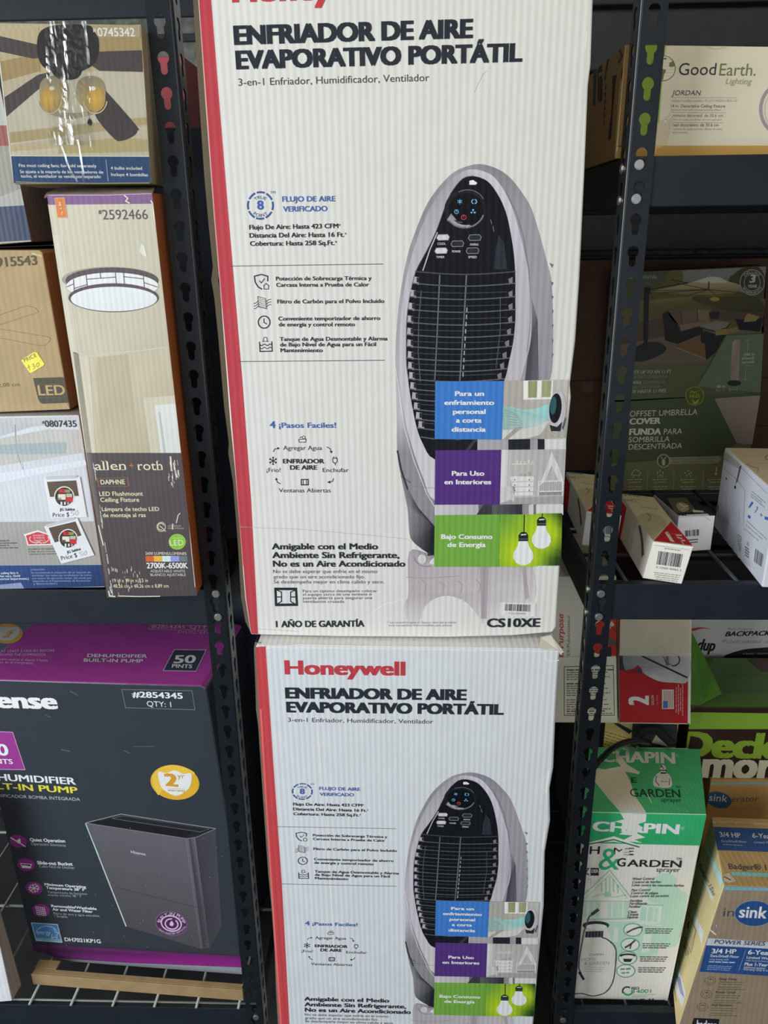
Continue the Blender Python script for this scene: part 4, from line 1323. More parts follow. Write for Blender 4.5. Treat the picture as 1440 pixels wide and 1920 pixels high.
st = Acc(); sf = Face(f.o + f.n * .0004, f.n, st, .79)
sf.poly([(40, 676), (44, 672), (64.7, 659.7), (69.4, 661), (83.4, 682), (81.5, 685.5), (58, 699.6), (55, 698)], '#e3d93f', 1)
sf.text('PRICE', (46.3, 679.6), (69.5, 668.2), 7.5, '#2f3124', .01, 2, up=(-.42, -.9))
for pts in (((51, 690), (57, 687)), ((53, 684), (56, 694)), ((60, 684), (63, 682), (64, 685), (62, 687), (66, 687), (65, 691), (61, 692)), ((69, 682), (72, 680), (74, 684), (71, 688), (68, 686), (69, 682))):
    sf.line(pts, .9, '#5d5b32', 2)
so = st.build('price_sticker', M_GLOSS, c.root); so['label'] = 'yellow rounded price sticker'

# ---- white and blue box
c = carton_px('white_blue_box', 'white box with blue bottom stripe and two paper price labels', 'box',
              [(-120, 783), (148, 778), (197, 1101.5), (-120, 1109)], 0.966, -2, 0.3, {'front': '#c3c8cf', 'side': '#8b8f96', 'top': '#a9a9a6'}, mat=M_RIBL, zmin=.9866)
f = c.front
f.poly([(-80, 786), (148, 781), (149.5, 792), (60, 800), (0, 818), (-80, 838)], ['#b0b0ae', '#b9bcc0', '#b9bcc0', '#aeb2b5', '#b0b4b8', '#aaaaaa'], 1)
f.poly([(-80, 836), (0, 822), (88, 805), (152, 806), (159, 848), (0, 873), (-80, 888)], '#b4b3ae', 2)
f.spoly([(-80, 838), (0, 834), (60, 831), (118, 829), (125, 835), (122, 847), (112, 851), (0, 851.5), (-80, 853)], '#99a5a6', 3, n=3)
f.poly([(-80, 900), (0, 888), (160, 862), (163, 872), (0, 905), (-80, 920)], '#cdd3dc', 2)
f.poly([(-80, 979), (178.5, 977.5), (190, 1058.5), (-80, 1060)], ['#9a9894', '#a09e9a', '#9c9a96', '#8f8d89'], 2)
f.poly([(-80, 1060.5), (190.3, 1059), (196.5, 1099.5), (-80, 1107)], ['#2c467c', '#27406e', '#22365f', '#2b4478'], 2)
f.text('0807435', (85, 800.3), (144.4, 800.3), 12.2, '#26282e', .015, 4); f.text('#', (79.5, 794), (83.5, 794), 5.5, '#26282e', .02, 4)
f.line([(28, 796), (29, 820), (34, 855), (43, 880)], 1.2, '#9fa3a8', 4); f.line([(41, 868), (45, 890)], 1.6, '#e6e9ee', 4)
f.poly([(44, 1002), (71, 994), (92, 1001), (94.5, 1004), (98.5, 1021.6), (51.6, 1022.5), (47.5, 1005)], '#dcd9d6', 3)
f.poly([(49, 1004), (71, 997), (91, 1003), (95.5, 1019.6), (53.6, 1020.5)], '#bf3f49', 4)
for i, (t, y) in enumerate((('AHORROS', 1005), ('DE ENERGÍA', 1009.5), ('Oportunidad de', 1014), ('ahorro', 1018))): f.text(t, (62 + i, y), (84 + i, y), 3, '#e4c9c8', .01, 5)
f.ring(72, 1010, 16, 8, 1.4, '#e0cdca', 5, 150, 250); f.ring(76, 1010, 16, 8, 1.4, '#e0cdca', 5, -70, 30)
f.line([(68, 1019), (76, 1014)], 1, '#e0cdca', 5); f.line([(70, 1014), (79, 1019)], 1, '#e0cdca', 5)
f.text('AHORROS DE ENERGÍA', (53, 1031), (104, 1030), 2.8, '#5f5d5a', 0, 4)
f.text('El flujo de aire (consumo', (54, 1035.5), (106, 1034.5), 2.8, '#5f5d5a', 0, 4); f.text('adicional al alta velocidad', (55, 1040), (106, 1039), 2.8, '#5f5d5a', 0, 4)
for i in range(4): f.fine((-2, 1015 + i * 4.4), (17 + i % 2 * 17, 1014.6 + i * 4.4), 3.2, '#5f5d5a', i, 4)
for t, x1, y in (('ceiling fans is', 35, 1076), ('styles vary. (Sold', 38.5, 1081.7), ('electrical department.)', 54.5, 1087)): f.text(t, (2 if y < 1080 else -6, y + .3), (x1, y - .6), 4, '#c9d6ee', .02, 4)
f.text('ATENCIÓN', (58, 1069.5), (84, 1069), 3.2, '#8fa3c8', .01, 4)
for t, y, x1 in (('Se recomienda la utilización de un soporte de', 1075, 170), ('ventilador (no todos los ventiladores de techo.', 1080.3, 172.5), ('Los estilos de aplicación varían. (Se vende por', 1085.6, 172.5), ('separado en el Departamento de Iluminación', 1090.8, 170), ('y Electricidad.)', 1096, 108)):
    f.text(t, (59 + (y - 1075) * .2, y), (x1, y - .8), 3.4, '#8fa3c8', .0, 4)
f.poly([(0, 1104), (0, 1096), (40, 1092), (46, 1103)], '#7f8ea8', 5)
c.build()


def price_label(q, ph, cx, cy, r, name0, name1, pr0, pr1, hand, lift):
    a = Acc(); s = Face(f.o + f.n * lift, f.n, a, .79)
    s.poly(q, '#d7dade', 1)
    mx = lambda p, t, t2: (p[0] + (t[0] - p[0]) * t2, p[1] + (t[1] - p[1]) * t2)
    s.line([mx(q[0], q[1], .1), mx(q[0], q[1], .9)], 5, '#b9bcbf', 2)
    s.poly(ph, '#5a4d42', 2)
    for i in range(5):
        s.line([mx(ph[0], ph[3], .15 + .16 * i), mx(ph[1], ph[2], .15 + .16 * i)], .8, '#6d5e50', 2.5)
    s.ell(cx, cy, r, r * 1.02, '#dedfe0', 3)
    s.ell(cx, cy, r * .9, r * .92, '#3b3a3a', 4)
    for (dx, dy, w_, h_, cc) in ((-.5, -.75, .6, .35, '#c23a3f'), (.1, -.7, .5, .3, '#8a8f58'), (-.6, -.25, .75, .55, '#d9d3bd'), (.2, -.3, .6, .35, '#b9b2a0'), (.2, .1, .65, .42, '#c9363c'), (-.75, .1, .5, .3, '#55504a'),
                                 (-.35, .5, .18, .35, '#cfd2d4'), (0, .5, .16, .3, '#cfd2d4'), (.3, .55, .2, .22, '#9aa0a4'), (-.25, -.72, .25, .2, '#7a50a8')):
        s.rect(cx + dx * r, cy + dy * r, cx + (dx + w_) * r, cy + (dy + h_) * r, cc, 5)
    d = (name1[0] - name0[0], name1[1] - name0[1]); L = math.hypot(*d); up = (d[1] / L, -d[0] / L)
    s.text('JG Saldos', name0, name1, 5, '#33343a', .03, 3, up=up)
    s.text('Price $', pr0, pr1, 8, '#3d3e44', .005, 3, up=up)
    for pts in hand: s.line(pts, .8, '#9aa0aa', 3)
    o = a.build('price_label', M_GLOSS, c.root)
    return o


o1 = price_label([(81, 897), (150, 894), (163.5, 969.6), (95, 972)], [(88, 903.4), (143, 900.6), (148, 929.7), (94, 931.6)], 120.6, 931, 19, (112, 957.8), (140.6, 957), (99, 969.6), (130, 968.3),
                 [((139, 958), (134, 959), (134, 962), (138, 962), (138, 966), (133, 967)), ((142, 959), (146, 957), (147, 963), (144, 966), (141, 964), (142, 959))], .0011)
o1['label'] = 'upper upright paper price label'
o2 = price_label([(82.5, 987), (145, 971), (177, 1041), (115, 1057)], [(91.3, 989.7), (141.6, 977.5), (152.8, 1003.8), (102.8, 1017)], 128, 1010, 18, (126, 1038), (152, 1031), (115.7, 1050.6), (145.3, 1044),
                 [((154, 1034), (149, 1036), (150, 1039), (154, 1038), (155, 1041), (151, 1043)), ((158, 1035), (161, 1033), (163, 1037), (160, 1041), (157, 1039), (158, 1035))], .0016)
o2['label'] = 'lower tilted paper price label'

# ---- dehumidifier box
c = carton_px('dehumidifier_box', 'large dark grey and purple dehumidifier box on the lower left wire shelf', 'box',
              [(-56, 1273), (378, 1286), (387, 1292), (428, 1548), (454, 1828), (130, 1802), (62, 1783)], 1.04, -4.7, 0.20,
              {'front': '#333941', 'side': '#23272e', 'top': '#983d8b'}, mat=M_GLOSS, anchor=(250, 1812), bev=.002, kk={'top': .62})
f = c.front
W = '#dcdee0'
f.text('ense', (-6, 1327), (110, 1329.5), 31, '#e2e4e6', .05, 3)
f.line([(228.3, 1292.7), (360, 1295), (365.7, 1330.7), (235.7, 1326.7)], .9, '#7e838a', 2, closed=True)
f.text('#2854345', (248.3, 1307), (343.3, 1310), 11, W, .03, 3); f.text('QTY: 1', (276, 1324), (321.7, 1325.7), 10, W, .01, 3)
f.poly([(-12, 1371), (24, 1372.7), (47.3, 1443), (-12, 1442)], '#923a89', 2); f.line([(-12, 1371), (24, 1372.7), (47.3, 1443), (-12, 1442)], 1, '#c9a6c6', 3)
f.text('50', (-24, 1415.5), (18, 1416.5), 22, W, .03, 4); f.text('PINTS', (-22, 1431), (25, 1432), 9, W, .02, 4)
f.text('DEHUMIDIFIER', (-38, 1461), (143.3, 1471), 13, W, .03, 3); f.text('BUILT-IN PUMP', (-50, 1476.5), (146.7, 1487.5), 12, '#dbd243', .03, 3)
f.text('DESHUMIDIFICADOR BOMBA INTEGRADA', (-47, 1492), (150.7, 1501.5), 6, '#b9bcc0', .0, 3)
f.ell(328, 1466.7, 46, 32.5, '#d8a834', 2, rot=8, n=36)
f.spoly([(286, 1455), (310, 1436), (340, 1436), (366, 1450), (340, 1456), (310, 1476), (296, 1490)], '#e2bb45', 3)
f.spoly([(296.7, 1447), (312, 1449), (328, 1444), (344, 1451), (359, 1450), (357, 1473), (346, 1485), (330, 1491.7), (312, 1484), (301, 1472)], '#dedede', 4, n=3)
f.text('2', (310, 1473), (335, 1475), 24, '#cf9630', .05, 5); f.text('yr', (333, 1458.5), (347, 1459.3), 9, '#b5892e', .01, 5); f.text('warranty', (315, 1483), (348, 1484.3), 5, '#b9a06a', .02, 5)
f.line([(314, 1477.5), (347, 1478.5)], .5, '#b9a06a', 5)
# pictured machine
f.poly([(160.7, 1543), (347, 1571.5), (376, 1779), (236, 1736.5)], ['#5f5d63', '#626067', '#4c4b50', '#4b494e'], 2)
f.poly([(347, 1571.5), (354, 1570.6), (381, 1779), (376, 1779)], ['#6e6c73', '#5f5d64', '#53525a', '#5b5960'], 2)
f.poly([(354, 1570.6), (366, 1569), (393, 1776), (381, 1779)], ['#403f45', '#6a6970', '#4f4e54', '#3a3a40'], 2)
f.poly([(366, 1569.5), (404.5, 1553.4), (416, 1738), (393, 1777)], ['#3d3d43', '#48484e', '#45464c', '#3c3d43'], 2)
f.poly([(160.7, 1542.6), (227.5, 1526), (404.5, 1553.4), (366, 1570), (350, 1572)], '#25272c', 3)
f.line([(160.7, 1542.6), (227.5, 1526), (404.5, 1553.4)], 1.2, '#9b9ca1', 4); f.line([(160.7, 1542.6), (350, 1572), (368, 1569.5), (404, 1553.6)], 1.1, '#7d7e84', 4)
f.line([(211, 1533.5), (231, 1529), (392, 1554), (376, 1559.5), (211, 1534.5)], .8, '#6d6e74', 4)
f.poly([(165, 1543), (212, 1535.5), (366, 1558), (345, 1569)], '#1b1d21', 3.5)
f.line([(161, 1544), (236.5, 1736)], 2.2, '#bfc5c4', 4); f.line([(161, 1544), (185, 1602)], 1, '#8fd0c8', 5)
f.line([(220, 1664), (381, 1704)], .8, '#3f3f45', 3)
f.text('Hisense', (246, 1599.3), (273.7, 1603.8), 5.6, '#c4c5c8', .02, 4)
f.ell(321.4, 1731, 29.5, 21.5, '#56255a', 4, rot=14, n=30); f.ring(321.4, 1731, 29.5, 21.5, 1, '#8d6a90', 5, rot=14)
f.ring(321.4, 1731, 19, 14, 2.4, '#c9bccb', 5, rot=14); f.ring(322, 1732, 12, 9.5, 2.4, '#c9bccb', 5, 100, 420, rot=14)
f.spoly([(322, 1726), (326, 1732), (323, 1736), (318, 1733)], '#c9bccb', 5)
f.arctext('BUILT-IN PUMP', 321.4, 1731, 20.5, 172, 2, 6, '#d6cbd8', .02, 5, ry=14.5)
f.arctext('EASY WATER REMOVAL', 321.4, 1731, 28.5, 215, 345, 3.6, '#c9bccb', .01, 5, ry=20.5, inward=True)
for cx, cy in ((34, 1577), (48.8, 1621), (64, 1665), (77, 1706.6)): f.ell(cx, cy, 16.2, 12, '#8a3382', 2, rot=12)
f.line([(20, 1570), (48, 1587)], 1.8, W, 4); f.poly([(30, 1577), (38, 1571), (40, 1583), (33, 1580)], W, 4)
f.poly([(38, 1618), (60, 1619.5), (58, 1628), (42, 1627)], W, 4); f.poly([(40, 1619.5), (58, 1620.5), (57, 1624), (48, 1622), (41, 1622)], '#6d2866', 5)
for i in range(3):
    a = math.radians(60 * i + 15); f.line([(64 - 10 * math.cos(a), 1665 - 8 * math.sin(a)), (64 + 10 * math.cos(a), 1665 + 8 * math.sin(a))], 1.7, W, 4)
    for sg in (-1, 1):
        for dd in (-.5, .5): f.line([(64 + sg * 6 * math.cos(a), 1665 + sg * 5 * math.sin(a)), (64 + sg * 10 * math.cos(a + dd), 1665 + sg * 8.5 * math.sin(a + dd))], 1.0, W, 4)
for i in range(5):
    f.line([(67 + i * 4, 1699.5 + i * .4), (70.5 + i * 4, 1714 + i * .4)], .9, W, 4); f.line([(67 + i * .9, 1699.5 + i * 3.6), (83 + i * .9, 1701.5 + i * 3.6)], .9, W, 4)
for t, a, b, h, bo in (('Quiet Operation', (56.7, 1577), (122.8, 1579.5), 6.2, .03), ('Operación Silenciosa', (59, 1584), (124, 1587), 5, 0), ('Slide-out Bucket', (70.4, 1620), (137, 1622.8), 6.2, .03),
                       ('Cubo Facil de Deslizar', (74, 1625.9), (141, 1629), 5, 0), ('Minimum Operating', (84, 1660), (161.8, 1665), 5, .03), ('Temperature 38° F', (86.7, 1666.3), (159, 1670.6), 5, .03),
                       ('Temperatura de funciona-', (89.6, 1674), (165.4, 1677.7), 4.0, 0), ('miento minimo 38 ° F', (90.5, 1679.5), (153, 1682), 4.0, 0), ('Removable/Washable', (96.8, 1700.4), (181.7, 1706), 5, .03),
                       ('Air and Water Filter', (99, 1706.8), (174.4, 1711.4), 5, .03), ('Filtro de aire y agua extraible', (101, 1714), (187, 1719), 4.0, 0), ('/ lavable', (102, 1719), (127, 1721), 4.6, 0),
                       ('DH7021KP1G', (122, 1764.4), (189.6, 1768.3), 7.2, .03)):
    f.text(t, a, b, h, W if bo else '#a4a8ad', bo, 3)
f.poly([(59, 1729.7), (108, 1733), (116.6, 1766.5), (68, 1763)], '#4d80b3', 3); f.line([(59, 1729.7), (108, 1733), (116.6, 1766.5), (68, 1763)], 1.2, '#c3d2dd', 4, closed=True)
f.poly([(66.5, 1757.5), (115, 1761), (116.3, 1766), (68, 1762.6)], '#86a7c4', 3.5)
f.line(Face.arcpts(88, 1752, 21, 16, 15, 165, 14), 1.2, '#a9c8de', 4)
f.text('energy', (70, 1751), (96, 1752), 8, '#b9d4e6', .0, 4, shear=.3)
f.line([(101, 1741), (104, 1748), (111, 1749), (105.5, 1753), (108, 1759), (102, 1756), (97, 1759), (98, 1752)], 1.1, '#b9d4e6', 4)
f.poly([(62, 1769), (453, 1793), (453.5, 1813), (330, 1808), (240, 1804.5), (108, 1795.5), (66, 1783)], ['#4e2750', '#77246f', '#8c2a82', '#8c2a82', '#8c2a82', '#6a2a68', '#3a2640'], 3)
f.poly([(62, 1768), (453, 1792), (453, 1799), (62, 1774)], ['#33343c', '#4d2d52', '#7d2674', '#52285a'], 4)
f.poly([(112, 1796.5), (240, 1805), (330, 1808.5), (453.5, 1813.5), (454, 1826.5), (137, 1803)], ['#8b8d94', '#9a9ca4', '#989aa2', '#8f929a', '#8c9098', '#8f929a'], 3)
for x, y, l_ in ((132, 1296, 14), (115, 1405, 16), (250, 1400, 40), (232, 1407, 12), (85, 1340, 10)): f.line([(x, y), (x + l_, y + rnd.uniform(-5, 8))], rnd.uniform(.8, 2.2), '#555b62', 2)
for k in range(30): f.ell(rnd.uniform(120, 430), rnd.uniform(1520, 1790), .8, .8, '#8b9096', 6, n=6)
t = c.top
t.poly([(326.7, 1218.3), (386.7, 1219), (367.3, 1259), (306, 1257.7)], '#363b45', 2); t.line([(326.7, 1218.3), (386.7, 1219), (367.3, 1259), (306, 1257.7)], 1.1, '#c9a9c6', 3, closed=True)
UPX = (.18, -.98)
for s_, a, b, h, bo, cc in (('50', (325, 1244), (366, 1243.6), 15, .03, W), ('PINTS', (322, 1252.3), (360, 1253.3), 7, .03, W), ('DEHUMIDIFIER', (163.3, 1232.3), (276, 1233.6), 6.2, .03, W), ('BUILT-IN PUMP', (156.7, 1241), (268, 1242.8), 6.2, .03, W),
                            ('#2854345  QTY: 1', (284, 1178), (400, 1179.5), 6, .02, '#b79cb6'), ('DH7021KP1G', (334, 1187.7), (400, 1189), 5, .01, '#b79cb6'), ('ET AT LEAST 2 HOURS BEFORE', (-10, 1223.5), (102, 1222), 4.2, .0, '#c9aac8'),
                            ('DAMAGING THE COMPRESSOR.', (-14, 1229.5), (87, 1230), 4.2, .0, '#c9aac8'), ('posición vertical al menos 2 horas', (-12, 1238), (90, 1240.5), 4.2, .0, '#c9aac8'), ('daños en el compresor.', (-12, 1243.5), (64, 1245.5), 4.2, .0, '#c9aac8')):
    t.text(s_, a, b, h, cc, bo, 4, up=UPX)
t.line([(282, 1172), (279, 1180), (400, 1182)], .7, '#b79cb6', 3); t.line([(282, 1172), (400, 1174)], .7, '#b79cb6', 3)
t.ell(13, 1188, 30, 19, '#c39a44', 2); t.spoly([(-10, 1178), (14, 1176), (36, 1178), (32, 1194), (14, 1202), (-6, 1196)], '#bfb7b4', 3)
t.text('2', (2, 1196), (16, 1196), 16, '#b58a36', .04, 4); t.text('yr', (20, 1183), (28, 1183), 5, '#8f7a4a', .0, 4)
c.build()

# ---- shallow kraft tray in front of it
Lb, Rb = at_z(62, 1846, 0.1956), at_z(457, 1877, 0.1956)
ax = (Rb - Lb).normalized(); ay = Vector((-ax.y, ax.x, 0)); L = (Rb - Lb).length
bm = bmesh.new()


def slab(u0, u1, v0, v1, z0, z1):
    r = bmesh.ops.create_cube(bm, size=1)
    for v in r['verts']:
        a = Vector((u0 + (v.co.x + .5) * (u1 - u0), v0 + (v.co.y + .5) * (v1 - v0), z0 + (v.co.z + .5) * (z1 - z0)))
        v.co = Vector((Lb.x, Lb.y, 0.1957)) + ax * a.x + ay * a.y + Vector((0, 0, a.z))


slab(0, L, 0, .003, 0, .0245)
slab(0, L, .003, .013, .0215, .0245)
slab(0, .003, .003, .032, 0, .0245)
slab(.003, .040, .013, .031, .0215, .0245)
slab(L - .003, L, .003, .024, 0, .0245)
bmesh.ops.bevel(bm, geom=bm.edges[:], offset=.0008, segments=1, affect='EDGES')
tr = mesh_obj('cardboard_tray', bm, M_KRAFTP)
tag(tr, 'shallow plain brown cardboard tray lying in front of the dark dehumidifier box', 'tray')

# ---- white and brown box at the bottom left corner
F = [at_y(-330, 1494, .985), at_y(-61, 1500, .985), at_z(23, 1877, .1957), at_z(-260, 1899, .1957)]
B = [at_y(-330, 1462, 1.045), at_y(-66, 1470, 1.045), at_z(41, 1846, .1957), at_z(-240, 1868, .1957)]
c = Carton('brown_box', 'small brown box with white label, bottom left corner, beside the dark dehumidifier box', 'box', F, B, {'front': '#dfe2e6', 'side': '#a5988a', 'top': '#9a8d7d'}, mat=M_KRAFT, kk={'right': .62}, k=.85)
c.front.ring(2, 1856, 7, 5, 1, '#b9bcc0', 2)
c.build()

# ---- dark red box deep in the rack; navy boxes added to darken the gap
zt = at_y(343, 105, 1.30).z
F = [Vector((-.42, 1.30, zt)), Vector((-.331, 1.30, zt)), Vector((-.331, 1.30, .9865)), Vector((-.42, 1.30, .9865))]
c = Carton('red_box', 'tall dark red box deep in the left rack, seen past the post', 'box', F, [p + Vector((0, .25, 0)) for p in F], {'front': '#8e3f41', 'side': '#7c363a', 'top': '#8d4446'}, mat=M_CARD, k=.6)
c.build()
zt = at_y(370, 238, 1.16).z
F = [Vector((-.405, 1.16, zt)), Vector((-.268, 1.16, zt)), Vector((-.268, 1.16, .9865)), Vector((-.405, 1.16, .9865))]
c = Carton('gap_shade_box', 'tall navy box added to the left rack to darken the gap beside the upper white box', 'box', F, [p + Vector((0, .12, 0)) for p in F], {'front': '#2a313e', 'side': '#262d3a', 'top': '#2a313e'}, mat=M_CARD, k=.6)
c.build()
F = [Vector((-.80, 1.30, .88)), Vector((-.268, 1.30, .88)), Vector((-.268, 1.30, .196)), Vector((-.80, 1.30, .196))]  # unseen carton added only to keep the lower gap dark
c = Carton('gap_shade_carton', 'wide dark navy carton added behind the dehumidifier box to darken the lower gap', 'box', F, [p + Vector((0, .24, 0)) for p in F], {'front': '#2a303b', 'side': '#262c37', 'top': '#2a303b'}, mat=M_CARD, k=.6)
c.build()

# ================================================================== boxes on the right rack
V = Vector


def seg(a, b, t): return (a[0] + (b[0] - a[0]) * t, a[1] + (b[1] - a[1]) * t)


# ---- lighting fixture box on the top shelf
c = carton_px('fixture_box', 'cream fixture box with large thin lettering and a globe, on the top right shelf', 'box',
              [(1172, 83.5), (1600, 89), (1570, 292), (1153, 298)], 1.03, 0, 0.36, {'front': '#cfc8b2', 'side': '#8d7148', 'top': '#a58a5c'}, mat=M_CARD, k=.74, anchor=(1300, 190), kk={'left': .6})
f = c.front
f.poly([(1160, 274), (1229, 273), (1440, 273), (1590, 274), (1570, 291), (1153, 297)], '#b8914e', 1)
f.poly([(1226, 290), (1234, 278), (1250, 272), (1229, 273)], '#c9a768', 2)
f.poly([(1197, 84.7), (1249, 84.6), (1247, 100), (1241, 160), (1236, 229), (1228, 236), (1226, 262), (1190, 262), (1180, 255)], '#8eac40', 1)
f.poly([(1173, 84), (1197, 84.7), (1180, 274), (1158, 276)], '#a5854f', 1)
f.poly([(1236, 229), (1240, 226), (1256, 214), (1262, 221), (1258, 240), (1250, 272), (1226, 273), (1229, 240)], '#c4ba9f', 2)
f.line([(1262, 216), (1248, 225)], 1.4, '#ece5d2', 3); f.ell(1248, 226, 2, 3, '#efe9da', 3)
f.ell(1243, 128, 23, 23.5, '#d4cdb8', 2, n=32); f.ring(1243, 128, 23, 23.5, 1.3, '#5b6249', 3)
f.poly([(1241, 128), (1249, 132), (1245, 140), (1243, 150), (1232, 150), (1228, 132)], '#5d7039', 3)
f.poly([(1255, 118), (1262, 114), (1265, 124), (1258, 126), (1254, 124)], '#66793f', 3); f.ell(1247, 110, 3, 1.8, '#5d7039', 3)
for i in range(6): f.line([(1246, 112 + i * 6), (1263, 113 + i * 6)], .5, '#a9a48f', 2.5)
f.text('Good', (1271.7, 140.8), (1341.3, 140.5), 22.5, '#34303a', .0, 3); f.text('Earth.', (1348, 141.5), (1416, 142), 22.5, '#68724c', .0, 3)
f.text('Lighting', (1360, 157.5), (1409, 158), 11, '#8e8e79', .0, 3, shear=.15)
f.text('JORDAN', (1259, 178.7), (1313.7, 178.7), 9.4, '#4d4a52', .0, 3, shear=.15)
f.line([(1259, 182.8), (1381, 183.3)], .6, '#9a958a', 3)
f.text('model modèle modelo: FL1217-NGM-14LF1-G', (1259, 191), (1381, 191), 4.6, '#a09b8f', 0, 3)
f.text('14 in. Decorative Ceiling Fixture', (1257.5, 201.3), (1359.5, 201.7), 5.6, '#5a5753', .012, 3)
f.text('Satin nickel finish with a frosted opal glass diffuser', (1257, 207.5), (1352, 207.7), 3.6, '#9a958a', 0, 3)
f.line([(1257.5, 210.8), (1359.5, 211.5)], .6, '#8f8a80', 3)
f.text('Luminaire décoratif, de 35.6 cm', (1254, 219), (1355, 219.5), 5.6, '#5a5753', .012, 1.5)
f.text('Fini nickel satiné avec diffuseur en verre opale givré', (1262, 226), (1353, 226), 3.6, '#9a958a', 0, 1.5)
f.line([(1262, 229.5), (1357, 230)], .6, '#8f8a80', 3)
f.text('real decorativo, de 35.6 cm', (1261, 236.7), (1346.7, 237), 5.6, '#5a5753', .012, 3)
f.text('acabado de níquel satinado, difusor de vidrio', (1262, 243.5), (1354, 243.7), 3.6, '#9a958a', 0, 3); f.text('opalino esmerilado', (1260, 250), (1289, 250), 3.6, '#9a958a', 0, 3)
f.ring(1472, 205, 46, 50, 6, '#938a8c', 3, 100, 260, n=30); f.ring(1474, 206, 41, 46, 1.5, '#b9b2b0', 4, 100, 260, n=30)
f.line([(1325, 88), (1340, 92), (1360, 89)], 1.5, '#bdb498', 3)
l = c.left
l.poly([(1172, 84), (1178, 84), (1166, 200), (1158, 298), (1152, 297), (1160, 180)], '#c9a766', 1)
for pts, cc in ((((1113, 128), (1119, 124), (1116, 200), (1112, 198)), '#2b2726'), (((1124, 122), (1129, 119), (1128, 128), (1123, 130)), '#2b2726'), (((1123, 144), (1129, 141), (1127, 190), (1121, 190)), '#2b2726'),
                (((1138, 113), (1142, 110), (1135, 150), (1133, 150)), '#3a332c'), (((1149, 143), (1156, 140), (1149, 210), (1146, 260), (1140, 262), (1147, 205)), '#242222')):
    l.poly(list(pts), cc, 2)
l.text('LED', (1120.5, 130), (1121, 192), 9, '#2a2624', .03, 2, up=(.98, -.2))
for i in range(6): l.line([(1136 - i * .6, 160 + i * 13), (1135.5 - i * .6, 168 + i * 13)], 2, '#3a332c', 2)
l.line([(1165, 84), (1162, 95), (1167, 104), (1160, 118)], 3, '#4a4038', 3); l.line([(1170, 120), (1166, 140), (1168, 165), (1163, 200), (1160, 240)], 2.2, '#2d2a28', 3)
c.build()

# ---- offset umbrella cover box
KU = .49
c = carton_px('umbrella_cover_box', 'dark green umbrella cover box with a patio picture, back of the right shelf', 'box',
              [(1163, 511.5), (1438, 498), (1425, 740), (1410, 830), (1394, 917), (1143, 931)], 1.375, 0, 0.05, {'front': '#4a5136', 'side': '#4a5136', 'top': '#4a5136'}, mat=M_CARD, k=KU, anchor=(1270, 922), zmin=.9957)
f = c.front
f.poly([(1152, 513), (1437, 500), (1426, 640), (1433, 626), (1330, 684), (1150, 688)], '#4f4a24', 1)
f.poly([(1256, 508), (1436, 500), (1433, 535), (1270, 540)], ['#6d6a66', '#777471', '#716e66', '#625f52'], 2)
f.spoly([(1150, 536), (1200, 520), (1256, 505), (1276, 505), (1280, 525), (1262, 545), (1240, 555), (1150, 590)], ['#474423', '#514c24', '#555024', '#5a5426', '#544e24', '#4c4722', '#4a4521', '#403c20'], 3)
f.spoly([(1366, 528), (1378, 512), (1395, 502), (1420, 500), (1434, 520), (1428, 560), (1390, 562)], '#3f3b22', 3)
f.poly([(1150, 575), (1230, 562), (1330, 552), (1436, 560), (1432, 592), (1330, 580), (1150, 622)], ['#58502c', '#6a5f35', '#5f5530', '#4d4726', '#3a3620', '#4a4326', '#544a2a'], 3.2)
f.spoly([(1296, 560), (1320, 552), (1345, 556), (1380, 552), (1420, 558), (1430, 585), (1380, 584), (1330, 575)], ['#3c3a1e', '#47431f', '#5d561f', '#47431f', '#383620', '#302e1c', '#36341e', '#3f3b20'], 3.4)
f.ell(1340, 561, 9, 4, '#8a7a2c', 3.6)
f.poly([(1150, 618), (1194, 606), (1249, 594), (1330, 580), (1432, 592), (1430, 612), (1390, 603), (1330, 596), (1250, 632), (1150, 650)], '#46392d', 3.8)
f.poly([(1150, 648), (1191, 641), (1250, 630), (1300, 625), (1380, 618), (1430, 622), (1330, 684), (1150, 688)], '#5b4e40', 4)
f.poly([(1266.7, 650), (1313.6, 630), (1345, 640), (1322.6, 672)], '#60452b', 5)
f.line([(1267, 651), (1322, 673)], 1.2, '#83725a', 5)
f.poly([(1242, 588), (1252, 583), (1270, 606), (1274, 619), (1315.5, 608), (1319, 625), (1270, 645), (1247, 638)], '#1b1917', 6)
f.spoly([(1252, 586), (1275, 580), (1306, 577), (1332, 578), (1334, 598), (1300, 606), (1276, 612)], '#54463a', 6)
f.poly([(1277, 584), (1305, 579), (1308, 602), (1279, 606)], '#5b4a3e', 7); f.poly([(1308, 580), (1330, 582), (1330, 599), (1309, 602)], '#6a5c42', 7)
f.line([(1276, 583), (1279, 607)], 1, '#33291f', 8); f.line([(1307, 579), (1309, 603)], 1, '#33291f', 8)
f.poly([(1274, 609), (1330, 600), (1332, 606), (1276, 621)], '#6a5a49', 7)
f.poly([(1328, 586), (1349, 584), (1347, 598), (1332, 598)], '#241f1b', 8)
f.poly([(1310, 612), (1342.5, 601), (1368, 604.6), (1360.6, 614), (1339, 620)], '#6c665d', 9); f.line([(1310, 613), (1339, 621), (1362, 615), (1368, 606)], 2, '#2b241d', 9)
f.poly([(1378.6, 597), (1400, 600), (1431, 595.6), (1424, 622), (1386, 618)], '#171919', 9); f.poly([(1396, 594), (1402, 587), (1424, 594), (1416, 602), (1394, 604)], '#7a683f', 10)
f.poly([(1313.6, 626), (1322, 621), (1339, 626), (1362, 628), (1340, 662), (1324, 675), (1321, 644), (1314, 642)], '#171919', 10)
